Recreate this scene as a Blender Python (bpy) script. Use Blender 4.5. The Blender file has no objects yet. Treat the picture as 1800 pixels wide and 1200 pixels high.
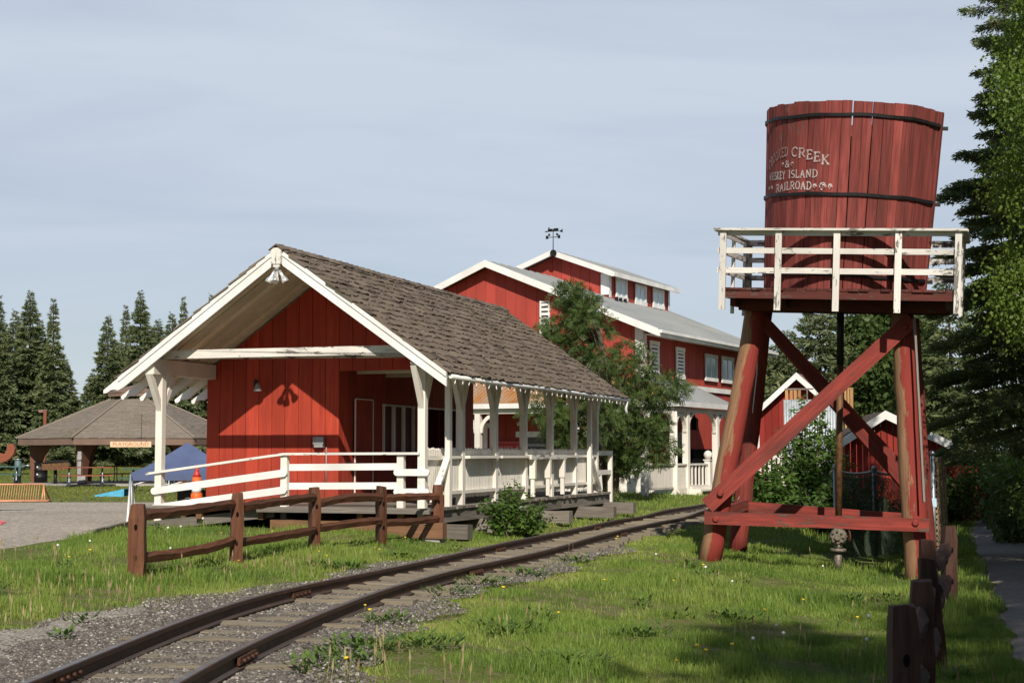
import bpy, math, random
import numpy as np
from mathutils import Vector, Matrix

random.seed(7)
RNG = np.random.default_rng(7)
scene = bpy.context.scene
PI = math.pi

# ------------------------------------------------------------------ camera
FPX, HOR = 2700.0, 795.5                      # focal length and horizon row of the 1800 x 1200 photograph
PITCH = math.atan((HOR - 600) / FPX)
EYE = Vector((0, 0, 1.5))
cam_data = bpy.data.cameras.new("camera")
cam_data.sensor_width = 36.0
cam_data.lens = 36.0 * FPX / 1800.0
cam_data.clip_start = 0.1
cam_data.clip_end = 5000
cam = bpy.data.objects.new("camera", cam_data)
cam.location = EYE
cam.rotation_euler = (PI / 2 + PITCH, 0, 0)
scene.collection.objects.link(cam)
scene.camera = cam

# ------------------------------------------------------------------ light
SUN_EL = math.radians(37.5)
SUN_AZ = math.radians(176.2)                  # from +Y towards +X: behind the camera, a little to the right
sun_data = bpy.data.lights.new("sun", 'SUN')
sun_data.energy = 4.8
sun_data.angle = math.radians(0.53)
sun_data.color = (1.0, 0.92, 0.81)
sun = bpy.data.objects.new("sun", sun_data)
sdir = Vector((math.sin(SUN_AZ) * math.cos(SUN_EL), math.cos(SUN_AZ) * math.cos(SUN_EL), math.sin(SUN_EL)))
sun.rotation_euler = sdir.to_track_quat('Z', 'Y').to_euler()
sun.location = sdir * 60
scene.collection.objects.link(sun)

world = bpy.data.worlds.new("World")
scene.world = world
world.use_nodes = True
wt = world.node_tree
wt.nodes.clear()
def wn(t, **kw):
    n = wt.nodes.new(t)
    for k, v in kw.items(): setattr(n, k, v)
    return n
w_out = wn('ShaderNodeOutputWorld')
w_bg = wn('ShaderNodeBackground')
w_sky = wn('ShaderNodeTexSky', sky_type='NISHITA', sun_disc=False, sun_elevation=SUN_EL, sun_rotation=SUN_AZ)
w_sky.air_density, w_sky.dust_density, w_sky.ozone_density = 1.0, 0.35, 1.5
w_tc = wn('ShaderNodeTexCoord')
w_sep = wn('ShaderNodeSeparateXYZ')
w_zc = wn('ShaderNodeMath', operation='ADD'); w_zc.inputs[1].default_value = 0.22
w_dx = wn('ShaderNodeMath', operation='DIVIDE')
w_dy = wn('ShaderNodeMath', operation='DIVIDE')
w_cmb = wn('ShaderNodeCombineXYZ')
w_map = wn('ShaderNodeMapping')
w_map.inputs['Rotation'].default_value = (0, 0, math.radians(-40))
w_map.inputs['Scale'].default_value = (0.7, 1.9, 1.0)
w_map.inputs['Location'].default_value = (0.3, 0.9, 0)
w_no = wn('ShaderNodeTexNoise'); w_no.inputs['Scale'].default_value = 1.15; w_no.inputs['Detail'].default_value = 6
w_no.inputs['Roughness'].default_value = 0.52; w_no.inputs['Distortion'].default_value = 0.9
w_rmp = wn('ShaderNodeMapRange')
w_rmp.inputs['From Min'].default_value = 0.34; w_rmp.inputs['From Max'].default_value = 0.60
w_rmp.inputs['To Min'].default_value = 0.73; w_rmp.inputs['To Max'].default_value = 1.0
w_mix = wn('ShaderNodeMix', data_type='RGBA')
w_mix.inputs['B'].default_value = (8.9, 9.9, 11.5, 1)  # thin high cloud
w_zr = wn('ShaderNodeMapRange')
w_zr.inputs['From Min'].default_value = 0.02; w_zr.inputs['From Max'].default_value = 0.28
w_zr.inputs['To Min'].default_value = 0.72; w_zr.inputs['To Max'].default_value = 1.0
w_mul = wn('ShaderNodeMath', operation='MULTIPLY')
L = wt.links.new
L(w_tc.outputs['Generated'], w_sep.inputs[0])
L(w_sep.outputs['Z'], w_zc.inputs[0])
L(w_sep.outputs['X'], w_dx.inputs[0]); L(w_zc.outputs[0], w_dx.inputs[1])
L(w_sep.outputs['Y'], w_dy.inputs[0]); L(w_zc.outputs[0], w_dy.inputs[1])
L(w_dx.outputs[0], w_cmb.inputs[0]); L(w_dy.outputs[0], w_cmb.inputs[1])
L(w_cmb.outputs[0], w_map.inputs[0]); L(w_map.outputs[0], w_no.inputs['Vector'])
L(w_no.outputs['Fac'], w_rmp.inputs['Value'])
L(w_sep.outputs['Z'], w_zr.inputs['Value'])
# cloud veil shaped to lower fill light: full northward, cut overhead and southward
w_hi = wn('ShaderNodeMapRange'); w_so = wn('ShaderNodeMapRange'); w_m2 = wn('ShaderNodeMath', operation='MULTIPLY'); w_m3 = wn('ShaderNodeMath', operation='MULTIPLY')
for k_, v_ in (('From Min', .36), ('From Max', .75), ('To Min', 1.0), ('To Max', .18)): w_hi.inputs[k_].default_value = v_
for k_, v_ in (('From Min', -.35), ('From Max', .35), ('To Min', .06), ('To Max', 1.0)): w_so.inputs[k_].default_value = v_
L(w_sep.outputs['Z'], w_hi.inputs['Value']); L(w_sep.outputs['Y'], w_so.inputs['Value'])
L(w_rmp.outputs[0], w_mul.inputs[0]); L(w_zr.outputs[0], w_mul.inputs[1])
L(w_mul.outputs[0], w_m2.inputs[0]); L(w_hi.outputs[0], w_m2.inputs[1]); L(w_m2.outputs[0], w_m3.inputs[0]); L(w_so.outputs[0], w_m3.inputs[1])
L(w_m3.outputs[0], w_mix.inputs['Factor'])
L(w_sky.outputs[0], w_mix.inputs['A'])
L(w_mix.outputs['Result'], w_bg.inputs['Color'])
w_bg.inputs['Strength'].default_value = 0.065
L(w_bg.outputs[0], w_out.inputs['Surface'])

vs = scene.view_settings
vs.view_transform = 'Standard'; vs.look = 'None'; vs.exposure = 0.08; vs.gamma = 1.0
vs.use_curve_mapping = False
scene.cycles.max_bounces = 6
scene.cycles.transparent_max_bounces = 8

# ------------------------------------------------------------------ measuring helpers (photo pixel -> point in the place)
CP, SP = math.cos(PITCH), math.sin(PITCH)
def ray(px, py):
    v = 600 - py
    return Vector((px - 900, FPX * CP - v * SP, FPX * SP + v * CP))
def at_y(px, py, Y):
    r = ray(px, py); return EYE + r * (Y / r.y)
def at_z(px, py, z):
    r = ray(px, py); return EYE + r * ((z - EYE.z) / r.z)
def sstep(a, b, x):
    t = np.clip((x - a) / (b - a), 0, 1); return t * t * (3 - 2 * t)
TRACK = np.array([(-2.5, -30), (-2.5, 4), (-2.46, 7), (-2.42, 9), (-2.3, 11), (-2.1, 13), (-1.8, 15), (-1.15, 17.5), (-.42, 20), (.66, 24),
                  (2.3, 30), (4.1, 36), (6.4, 43), (9.4, 51), (13.5, 60), (40, 110), (120, 260), (300, 700)], float)
def _smooth_track():
    ys = np.arange(-30, 140, .5)
    xs = np.interp(ys, TRACK[:, 1], TRACK[:, 0])
    k = np.hanning(9); k /= k.sum()
    xs[4:-4] = np.convolve(xs, k, 'same')[4:-4]
    return ys, xs
TY, TX = _smooth_track()
def track_x(y):
    return np.where(np.asarray(y) < 139, np.interp(y, TY, TX), np.interp(y, TRACK[:, 1], TRACK[:, 0]))
def ground(x, y):
    x = np.asarray(x, float); y = np.asarray(y, float)
    e = x - track_x(y)
    z = -.34 * sstep(.9, 5.6, e) + .2 * sstep(1.3, 4.6, -e)
    z = z + 0.95 * sstep(66, 106, y) * sstep(6, -6, x) + .5 * sstep(60, 120, y) * sstep(-6, 6, x)
    z = z + .02 * np.sin(x * 1.7 + y * .6) * np.sin(y * .9 - x * .4) * sstep(1.4, 2.4, np.abs(e)) * sstep(40, 30, y) * sstep(-6.2, -5.4, x)
    return z
def gz(x, y): return float(ground(x, y))
def at_ground(px, py):
    z = 0.0
    for _ in range(40):
        p = at_z(px, py, z); z = .5 * z + .5 * gz(p.x, p.y)
    return at_z(px, py, z)

# ------------------------------------------------------------------ object helpers
COL = scene.collection
def tag(o, label=None, cat=None, group=None, kind=None):
    if label: o['label'] = label
    if cat: o['category'] = cat
    if group: o['group'] = group
    if kind: o['kind'] = kind
    return o
def thing(name, label, cat, loc=(0, 0, 0), rz=0.0, group=None):
    o = bpy.data.objects.new(name, None)
    o.empty_display_size = .2
    o.location = loc; o.rotation_euler = (0, 0, rz)
    COL.objects.link(o)
    return tag(o, label, cat, group)
def copy_tree(o, parent=None):
    c = o.copy(); COL.objects.link(c)
    if parent is not None: c.parent = parent
    for ch in list(o.children): copy_tree(ch, c)
    return c
def dup(o, loc, rz=None, label=None, scale=None):
    c = copy_tree(o); c.location = loc
    if rz is not None: c.rotation_euler = (0, 0, rz)
    if scale is not None: c.scale = scale if hasattr(scale, '__len__') else (scale,) * 3
    if label: c['label'] = label
    return c

class MB:
    """collects solids and links them as one mesh object; faces carry a random number 'var' and grain-aligned UVs"""
    def __init__(self, T=None):
        self.V, self.F, self.U, self.R, self.S, self.T = [], [], [], [], [], T
    def v(self, p):
        p = Vector(p)
        if self.T: p = Vector(self.T(p))
        self.V.append(p[:]); return len(self.V) - 1
    def f(self, idx, uv, var, smooth=False):
        self.F.append(idx); self.U.append(uv); self.R.append(var); self.S.append(smooth)
    def beam(self, p, q, w, h, up=(0, 0, 1), var=None, seg=1, jit=0.0, w2=None, h2=None):
        p, q = Vector(p), Vector(q); d = (q - p); Ln = d.length; d.normalize()
        up = Vector(up)
        if abs(d.dot(up)) > .98: up = Vector((0, 1, 0)) if abs(d.y) < .9 else Vector((0, 0, 1))
        s = d.cross(up).normalized(); u = s.cross(d)
        var = random.random() if var is None else var
        o = random.random() * 20; o2 = random.random() * 9
        w2 = w if w2 is None else w2; h2 = h if h2 is None else h2
        rings = []
        for i in range(seg + 1):
            t = i / seg; c = p + d * (Ln * t)
            ww, hh = w + (w2 - w) * t, h + (h2 - h) * t
            ring = []
            for a, b in ((-.5, -.5), (.5, -.5), (.5, .5), (-.5, .5)):
                j1, j2 = (random.uniform(-jit, jit), random.uniform(-jit, jit)) if jit else (0, 0)
                ring.append(self.v(c + s * (a * ww + j1) + u * (b * hh + j2)))
            rings.append(ring)
        per = [0, w, w + h, 2 * w + h, 2 * w + 2 * h]
        for i in range(seg):
            s0, s1 = o + Ln * i / seg, o + Ln * (i + 1) / seg
            for k in range(4):
                a, b = k, (k + 1) % 4
                self.f((rings[i][a], rings[i][b], rings[i + 1][b], rings[i + 1][a]),
                       ((s0, o2 + per[k]), (s0, o2 + per[k + 1]), (s1, o2 + per[k + 1]), (s1, o2 + per[k])), var)
        uvc = ((o, o2), (o, o2 + w), (o + .01, o2 + w), (o + .01, o2))
        self.f((rings[0][3], rings[0][2], rings[0][1], rings[0][0]), uvc, var)
        self.f(tuple(rings[-1]), uvc, var)
        return self
    def box(self, x0, x1, y0, y1, z0, z1, var=None):
        dx, dy, dz = abs(x1 - x0), abs(y1 - y0), abs(z1 - z0)
        cx, cy, cz = (x0 + x1) / 2, (y0 + y1) / 2, (z0 + z1) / 2
        m = max(dx, dy, dz)
        if m == dz: self.beam((cx, cy, min(z0, z1)), (cx, cy, max(z0, z1)), dx, dy, (0, 1, 0), var)
        elif m == dx: self.beam((min(x0, x1), cy, cz), (max(x0, x1), cy, cz), dy, dz, (0, 0, 1), var)
        else: self.beam((cx, min(y0, y1), cz), (cx, max(y0, y1), cz), dx, dz, (0, 0, 1), var)
        return self
    def prism(self, pts, off, grain=(0, 0, 1), var=None):
        pts = [Vector(p) for p in pts]; off = Vector(off); grain = Vector(grain).normalized()
        n = Vector((0, 0, 0))
        for i in range(len(pts)): n += pts[i].cross(pts[(i + 1) % len(pts)])
        if n.dot(off) > 0: pts = pts[::-1]
        var = random.random() if var is None else var
        side = grain.cross(off.normalized())
        if side.length < .1: side = Vector((1, 0, 0))
        o, o2 = random.random() * 20, random.random() * 9
        uvf = lambda p, k=0: (p.dot(grain) + o, p.dot(side) + o2 + k)
        a = [self.v(p) for p in pts]; b = [self.v(p + off) for p in pts]
        self.f(tuple(a), tuple(uvf(p) for p in pts), var)
        self.f(tuple(b[::-1]), tuple(uvf(p) for p in pts[::-1]), var)
        N = len(pts); ol = off.length
        for i in range(N):
            j = (i + 1) % N
            self.f((a[j], a[i], b[i], b[j]), (uvf(pts[j]), uvf(pts[i]), uvf(pts[i], ol), uvf(pts[j], ol)), var)
        return self
    def tube(self, pts, r, n=8, caps=True, var=None, jit=0.0, smooth=True):
        pts = [Vector(p) for p in pts]
        rs = r if hasattr(r, '__len__') else [r] * len(pts)
        var = random.random() if var is None else var
        o, o2 = random.random() * 20, random.random() * 9
        rings = []; s = 0; ss = []
        prev = None
        for i, p in enumerate(pts):
            d = (pts[min(i + 1, len(pts) - 1)] - pts[max(i - 1, 0)]).normalized()
            if prev is None:
                up = Vector((0, 0, 1)) if abs(d.z) < .9 else Vector((1, 0, 0))
                a = d.cross(up).normalized()
            else:
                a = (prev - d * prev.dot(d)).normalized()
            prev = a
            b = d.cross(a)
            if i: s += (p - pts[i - 1]).length
            ss.append(s)
            rings.append([self.v(p + (a * math.cos(2 * PI * k / n) + b * math.sin(2 * PI * k / n)) * (rs[i] * (1 + random.uniform(-jit, jit)))) for k in range(n)])
        for i in range(len(pts) - 1):
            c = 2 * PI * rs[i] / n
            for k in range(n):
                j = (k + 1) % n
                self.f((rings[i][k], rings[i][j], rings[i + 1][j], rings[i + 1][k]),
                       ((o + ss[i], o2 + c * k), (o + ss[i], o2 + c * (k + 1)), (o + ss[i + 1], o2 + c * (k + 1)), (o + ss[i + 1], o2 + c * k)), var, smooth)
        if caps:
            z = tuple((o, o2) for _ in range(n))
            self.f(tuple(rings[0][::-1]), z, var); self.f(tuple(rings[-1]), z, var)
        return self
    def lathe(self, prof, c=(0, 0, 0), n=16, var=None):
        c = Vector(c)
        return self.tube([c + Vector((0, 0, z)) for r, z in prof], [max(r, 1e-4) for r, z in prof], n, True, var)
    def build(self, name, mat, parent=None):
        me = bpy.data.meshes.new(name)
        me.from_pydata(self.V, [], self.F)
        at = me.attributes.new('var', 'FLOAT', 'FACE'); at.data.foreach_set('value', np.array(self.R, 'f'))
        uv = me.uv_layers.new(name='UVMap')
        uv.data.foreach_set('uv', np.array([c for u in self.U for p in u for c in p], 'f'))
        me.polygons.foreach_set('use_smooth', np.array(self.S, bool))
        me.materials.append(mat); me.update()
        o = bpy.data.objects.new(name, me); COL.objects.link(o)
        if parent is not None: o.parent = parent
        return o
def poly_mesh(name, verts, loops, per, var, mat, parent=None, smooth=False, col=None):
    """numpy mesh: verts (n,3), loops flat index array, per = vertices per face (array)"""
    me = bpy.data.meshes.new(name)
    me.vertices.add(len(verts)); me.vertices.foreach_set('co', np.ascontiguousarray(verts, 'f').ravel())
    me.loops.add(len(loops)); me.loops.foreach_set('vertex_index', np.ascontiguousarray(loops, 'i'))
    me.polygons.add(len(per))
    st = np.zeros(len(per), 'i'); st[1:] = np.cumsum(per)[:-1]
    me.polygons.foreach_set('loop_start', st); me.polygons.foreach_set('loop_total', np.ascontiguousarray(per, 'i'))
    if var is not None:
        at = me.attributes.new('var', 'FLOAT', 'FACE'); at.data.foreach_set('value', np.ascontiguousarray(var, 'f'))
    if smooth: me.polygons.foreach_set('use_smooth', np.ones(len(per), bool))
    me.materials.append(mat)
    me.update(calc_edges=True); me.validate()
    o = bpy.data.objects.new(name, me); COL.objects.link(o)
    if parent is not None: o.parent = parent
    return o
# ------------------------------------------------------------------ materials
class NT:
    def __init__(self, name):
        self.m = bpy.data.materials.new(name); self.m.use_nodes = True
        self.t = self.m.node_tree; self.t.nodes.clear()
        self.out = self.n('ShaderNodeOutputMaterial')
    def n(self, t, ins=None, **kw):
        nd = self.t.nodes.new(t)
        for k, v in kw.items(): setattr(nd, k, v)
        for k, v in (ins or {}).items():
            if hasattr(v, 'is_output'): self.t.links.new(v, nd.inputs[k])
            else: nd.inputs[k].default_value = v
        return nd
    def coord(self, kind, scale):
        tc = self.n('ShaderNodeTexCoord')
        return self.n('ShaderNodeMapping', {'Vector': tc.outputs[kind], 'Scale': scale}).outputs[0]
    def noise(self, vec, scale=1.0, detail=4, rough=.55, dist=0.0):
        return self.n('ShaderNodeTexNoise', {'Vector': vec, 'Scale': scale, 'Detail': detail, 'Roughness': rough, 'Distortion': dist}).outputs['Fac']
    def ramp(self, fac, stops, interp='LINEAR'):
        r = self.n('ShaderNodeValToRGB', {'Fac': fac}); cr = r.color_ramp; cr.interpolation = interp
        while len(cr.elements) < len(stops): cr.elements.new(.5)
        for e, (p, c) in zip(cr.elements, stops):
            e.position = p; e.color = (*c, 1) if hasattr(c, '__len__') else (c, c, c, 1)
        return r.outputs[0]
    def mr(self, v, a, b, c, d):
        return self.n('ShaderNodeMapRange', {'Value': v, 'From Min': a, 'From Max': b, 'To Min': c, 'To Max': d}).outputs[0]
    def math(self, op, a, b=0.0):
        nd = self.n('ShaderNodeMath', operation=op)
        for i, v in enumerate((a, b)):
            if hasattr(v, 'is_output'): self.t.links.new(v, nd.inputs[i])
            else: nd.inputs[i].default_value = v
        return nd.outputs[0]
    def mix(self, fac, a, b, mode='MIX'):
        nd = self.n('ShaderNodeMix', data_type='RGBA', blend_type=mode)
        for k, v in (('Factor', fac), ('A', a), ('B', b)):
            if hasattr(v, 'is_output'): self.t.links.new(v, nd.inputs[k])
            elif k == 'Factor': nd.inputs[k].default_value = v
            else: nd.inputs[k].default_value = (*v, 1)
        return nd.outputs['Result']
    def var(self):
        return self.n('ShaderNodeAttribute', attribute_name='var').outputs['Fac']
    def hsv(self, col, v, s=1.0, h=.5):
        return self.n('ShaderNodeHueSaturation', {'Color': col, 'Value': v, 'Saturation': s, 'Hue': h}).outputs[0]
    def bump(self, h, strength=.3, dist=.01):
        return self.n('ShaderNodeBump', {'Height': h, 'Strength': strength, 'Distance': dist}).outputs[0]
    def bsdf(self, col, rough=.8, nor=None, metal=0.0, spec=.3):
        ins = {'Base Color': col if hasattr(col, 'is_output') else (*col, 1), 'Roughness': rough, 'Metallic': metal, 'Specular IOR Level': spec}
        if nor is not None: ins['Normal'] = nor
        b = self.n('ShaderNodeBsdfPrincipled', ins)
        self.t.links.new(b.outputs[0], self.out.inputs['Surface'])
        return self.m

def wood(name, col, dark, var_amt=.35, rough=.75, bare=None, bare_at=.62, gscale=(2.2, 30, 1), bump=.35, grain_amt=.7, streak=None, splash=None):
    """painted or raw timber: grain along the UV u axis, tone varying board by board, paint worn off in patches to 'bare'"""
    t = NT(name)
    uv = t.coord('UV', gscale)
    g = t.noise(uv, 1.0, 6, .6, .3)
    c = t.mix(t.mr(g, .32, .72, 0, grain_amt), col, dark)
    big = t.noise(t.coord('Object', (1.3, 1.3, .6)), 1.0, 3)
    c = t.hsv(c, t.mr(big, .3, .7, .84, 1.12))
    c = t.hsv(c, t.mr(t.var(), 0, 1, 1 - var_amt, 1 + var_amt * .5))
    h = g
    if splash:
        z = t.n('ShaderNodeSeparateXYZ', {0: t.n('ShaderNodeTexCoord').outputs['Object']}).outputs['Z']
        sn = t.noise(t.coord('Object', (5, 5, 2.5)), 1, 5, .65)
        c = t.mix(t.math('MULTIPLY', t.mr(t.math('ADD', z, t.math('MULTIPLY', sn, -.9)), .75, .0, 0, .75), t.mr(sn, .35, .65, .3, 1)), c, splash)
    if streak:
        s = t.noise(t.coord('UV', (.7, 9, 1)), 1.0, 4, .6)
        c = t.mix(t.mr(s, .46, .68, 0, .8), c, streak)
    if bare is not None:
        p = t.noise(t.coord('UV', (3.5, 14, 1)), 1.0, 7, .68, .2)
        q = t.noise(t.coord('Object', (.9, .9, .9)), 1.0, 2)
        p = t.math('ADD', p, t.mr(q, .3, .7, -.1, .1))
        m = t.mr(p, bare_at, bare_at + .03, 0, 1)
        bc = t.mix(g, bare, tuple(x * .55 for x in bare))
        c = t.mix(m, c, bc)
        h = t.math('SUBTRACT', g, m)
    return t.bsdf(c, rough, t.bump(h, bump, .006), 0, .25)
def plain(name, col, rough=.5, metal=0.0, spec=.4, nscale=9.0, amt=.22):
    t = NT(name)
    n = t.noise(t.coord('Object', (nscale,) * 3), 1, 5, .6)
    c = t.hsv(t.mix(0.0, col, col), t.mr(n, .3, .7, 1 - amt, 1 + amt * .6))
    return t.bsdf(c, t.mr(n, .3, .7, max(rough - .08, .05), min(rough + .12, 1)), t.bump(n, .12, .004), metal, spec)
def leafy(name, cols, trans=.35, rough=.55, big=1.2, spec=.25):
    t = NT(name)
    v = t.var()
    n = t.noise(t.coord('Object', (big,) * 3), 1, 3)
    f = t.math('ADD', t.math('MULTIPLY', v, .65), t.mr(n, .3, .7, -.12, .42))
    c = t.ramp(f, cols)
    b = t.n('ShaderNodeBsdfPrincipled', {'Base Color': c, 'Roughness': rough, 'Specular IOR Level': spec})
    tr = t.n('ShaderNodeBsdfTranslucent', {'Color': t.hsv(c, 1.25, 1.05)})
    mx = t.n('ShaderNodeMixShader', {0: trans, 1: b.outputs[0], 2: tr.outputs[0]})
    t.t.links.new(mx.outputs[0], t.out.inputs['Surface'])
    return t.m

M = {}
M['depot_red'] = wood('depot_red_paint', (.46, .062, .031), (.37, .044, .023), .20, .7, (.30, .10, .07), .735, bump=.3, grain_amt=.9, streak=(.30, .034, .022), splash=(.17, .06, .04))
M['barn_red'] = wood('barn_red_paint', (.42, .066, .048), (.36, .054, .040), .12, .7, bump=.15)
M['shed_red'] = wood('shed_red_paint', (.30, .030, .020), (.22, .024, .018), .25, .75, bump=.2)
M['white'] = wood('white_paint', (.80, .76, .68), (.70, .65, .57), .07, .6, (.34, .30, .25), .73, bump=.2, grain_amt=.5)
M['white_peel'] = wood('white_paint_peeling', (.80, .77, .71), (.62, .58, .52), .16, .65, (.27, .25, .225), .555, bump=.4, grain_amt=.6)
M['white_clean'] = wood('white_trim_paint', (.80, .79, .76), (.74, .73, .70), .05, .5, bump=.1, grain_amt=.4)
M['soffit'] = wood('soffit_paint', (.80, .74, .58), (.70, .63, .48), .25, .7, bump=.15)
M['tank_red'] = wood('tank_red_paint', (.33, .078, .066), (.16, .034, .029), .36, .85, (.19, .12, .095), .66, (1.6, 26, 1), .5, 1.0, (.085, .032, .025))
M['tower_red'] = wood('tower_red_paint', (.31, .052, .038), (.14, .026, .021), .25, .78, (.16, .105, .08), .61, (1.4, 17, 1), .6, 1.0, (.085, .032, .026))
def log_mat():
    """old red paint that has flaked off the weather side of the log"""
    t = NT('peeled_log')
    g = t.noise(t.coord('UV', (1.5, 26, 1)), 1, 6, .62); p = t.noise(t.coord('UV', (1.0, 5, 1)), 1, 7, .7); q = t.noise(t.coord('Object', (.8, .8, .5)), 1, 3)
    nx = t.n('ShaderNodeSeparateXYZ', {0: t.n('ShaderNodeTexCoord').outputs['Normal']}).outputs[0]
    m = t.math('ADD', t.math('MULTIPLY', nx, -.42), t.math('ADD', t.math('MULTIPLY', p, 1.35), t.math('MULTIPLY', q, .8)))
    red = t.mix(g, (.30, .045, .034), (.17, .028, .022)); bare = t.mix(t.mr(g, .3, .7, 0, 1), (.33, .19, .105), (.19, .10, .055))
    k = t.mr(m, 1.19, 1.26, 0, 1)
    return t.bsdf(t.mix(k, red, bare), .8, t.bump(t.math('SUBTRACT', g, t.math('MULTIPLY', k, .6)), .6, .008), 0, .2)
M['bare_log'] = log_mat()
M['deck_wood'] = wood('red_brown_deck', (.13, .035, .026), (.06, .022, .018), .4, .8, (.13, .10, .085), .58, (2, 24, 1), .4)
M['grey_wood'] = wood('weathered_grey_wood', (.27, .24, .205), (.14, .12, .10), .3, .85, gscale=(1.8, 34, 1), bump=.5, grain_amt=1)
M['brown_beam'] = wood('brown_beam', (.24, .125, .065), (.13, .07, .04), .25, .8, bump=.4, grain_amt=1)
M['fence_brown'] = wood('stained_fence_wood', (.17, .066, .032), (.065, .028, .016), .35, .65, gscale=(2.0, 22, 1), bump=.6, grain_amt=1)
M['fence_shaded'] = wood('shaded_fence_wood', (.085, .040, .028), (.035, .018, .013), .35, .75, gscale=(2.0, 22, 1), bump=.7, grain_amt=1)  # stained fence wood darkened, tree shade put into its colour
M['glulam'] = wood('brown_glulam', (.20, .095, .058), (.12, .055, .035), .2, .7, bump=.3)
M['fascia'] = wood('stained_fascia', (.25, .165, .125), (.17, .11, .085), .2, .7, bump=.3)
M['yellow_wood'] = wood('fresh_pine', (.50, .29, .12), (.36, .19, .08), .3, .7, bump=.3)
M['table_wood'] = wood('table_planks', (.30, .105, .055), (.2, .07, .04), .3, .6)
M['green_table'] = wood('green_table_paint', (.06, .14, .12), (.04, .10, .09), .2, .6)
M['shutter'] = wood('dark_red_shutter', (.12, .016, .012), (.08, .012, .01), .2, .6)
M['tie'] = wood('railway_tie', (.36, .31, .225), (.19, .155, .11), .35, .9, gscale=(1.6, 26, 1), bump=.7, grain_amt=1)
M['orange_timber'] = wood('orange_brown_timber', (.26, .085, .04), (.19, .06, .03), .15, .6)
M['black_iron'] = plain('black_iron', (.016, .016, .017), .5, .3)
M['dark'] = plain('void_shade', (.006, .005, .005), .9, 0, .1)  # near-black stands in for shade inside openings, slots and below the deck
M['galv'] = plain('galvanised_steel', (.36, .40, .42), .42, .75)
M['steel_grey'] = plain('grey_painted_steel', (.33, .34, .34), .5, .1)
M['pipe_rust'] = plain('rusty_pipe', (.17, .085, .038), .6, .35, nscale=14, amt=.5)
M['valve'] = plain('valve_iron', (.22, .19, .15), .6, .4, nscale=25, amt=.5)
M['orange'] = plain('orange_plastic', (.80, .14, .025), .45)
M['red_plastic'] = plain('red_plastic', (.55, .045, .03), .45)
M['orange_steel'] = plain('orange_painted_steel', (.66, .31, .17), .45, .1)
M['blue_board'] = plain('blue_painted_board', (.10, .42, .62), .5)
M['tent'] = plain('navy_canopy_cloth', (.085, .115, .22), .7, nscale=2.5, amt=.15)
M['concrete'] = plain('concrete', (.40, .38, .35), .9, 0, .2, 6, .3)
M['plastic_white'] = plain('white_plastic', (.78, .78, .76), .4, amt=.08)
M['sign_cream'] = plain('cream_sign_face', (.78, .56, .36), .6, amt=.1)
M['sign_rust'] = plain('rust_lettering', (.42, .13, .06), .6, amt=.1)
M['sign_red'] = plain('red_sign_face', (.50, .03, .03), .5, amt=.1)
M['letter_pink'] = plain('faded_pink_lettering', (.60, .22, .20), .6)
M['letter_dark'] = plain('dark_lettering', (.12, .12, .13), .6)
M['letter_white'] = wood('worn_white_lettering', (.70, .63, .60), (.46, .35, .33), .35, .8, (.26, .055, .046), .52, (6, 22, 1), .2, .8)
M['glassbulb'] = plain('silvered_bulb', (.75, .75, .72), .18, .6, .6)
M['sticker'] = plain('pale_blue_sticker', (.5, .72, .85), .5)
M['yellow'] = plain('yellow_petals', (.85, .62, .03), .6)
M['fluff'] = plain('seed_fluff', (.70, .70, .66), .9)
M['stem'] = plain('pale_stem', (.20, .24, .09), .7)
M['blue_flag'] = plain('blue_cloth', (.08, .12, .45), .7)
M['cone_brown'] = plain('spruce_cones', (.13, .065, .035), .8, amt=.4)
M['soil'] = plain('planter_soil', (.05, .03, .02), .9)
M['tan_weave'] = wood('tan_fence_weave', (.36, .26, .16), (.22, .15, .09), .3, .85)

def glass_mat():
    t = NT('sky_toned_glass')
    n = t.noise(t.coord('Object', (.6, .6, .6)), 1, 2)
    return t.bsdf(t.mix(n, (.36, .46, .50), (.46, .56, .60)), .12, None, 0, .6)  # pale base colour painted in as reflected sky
M['glass'] = glass_mat()
M['dark_glass'] = plain('dark_window_glass', (.02, .022, .024), .1, 0, .5)

def shingle_mat(name, a, b, moss):
    t = NT(name)
    uv = t.coord('UV', (4, 26, 1)); g = t.noise(uv, 1, 6, .65)
    v = t.var()
    c = t.ramp(t.math('ADD', t.math('MULTIPLY', v, .7), t.mr(g, .3, .7, -.15, .35)), [(0, b), (.45, a), (1, tuple(min(1, x * 1.45) for x in a))])
    m = t.noise(t.coord('Object', (.55, .55, .55)), 1, 5, .6)
    m2 = t.noise(t.coord('Object', (9, 9, 9)), 1, 4, .6)
    f = t.math('MULTIPLY', t.mr(m, .5, .68, 0, .8), t.mr(m2, .42, .6, 0, 1))
    c = t.mix(f, c, moss)
    return t.bsdf(c, .9, t.bump(g, .5, .008), 0, .15)
M['shingle'] = shingle_mat("cedar_shingles", (.165, .130, .100), (.06, .046, .037), (.08, .075, .035))
M['shake'] = shingle_mat('pavilion_shingles', (.205, .175, .145), (.135, .115, .098), (.14, .12, .07))

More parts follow.
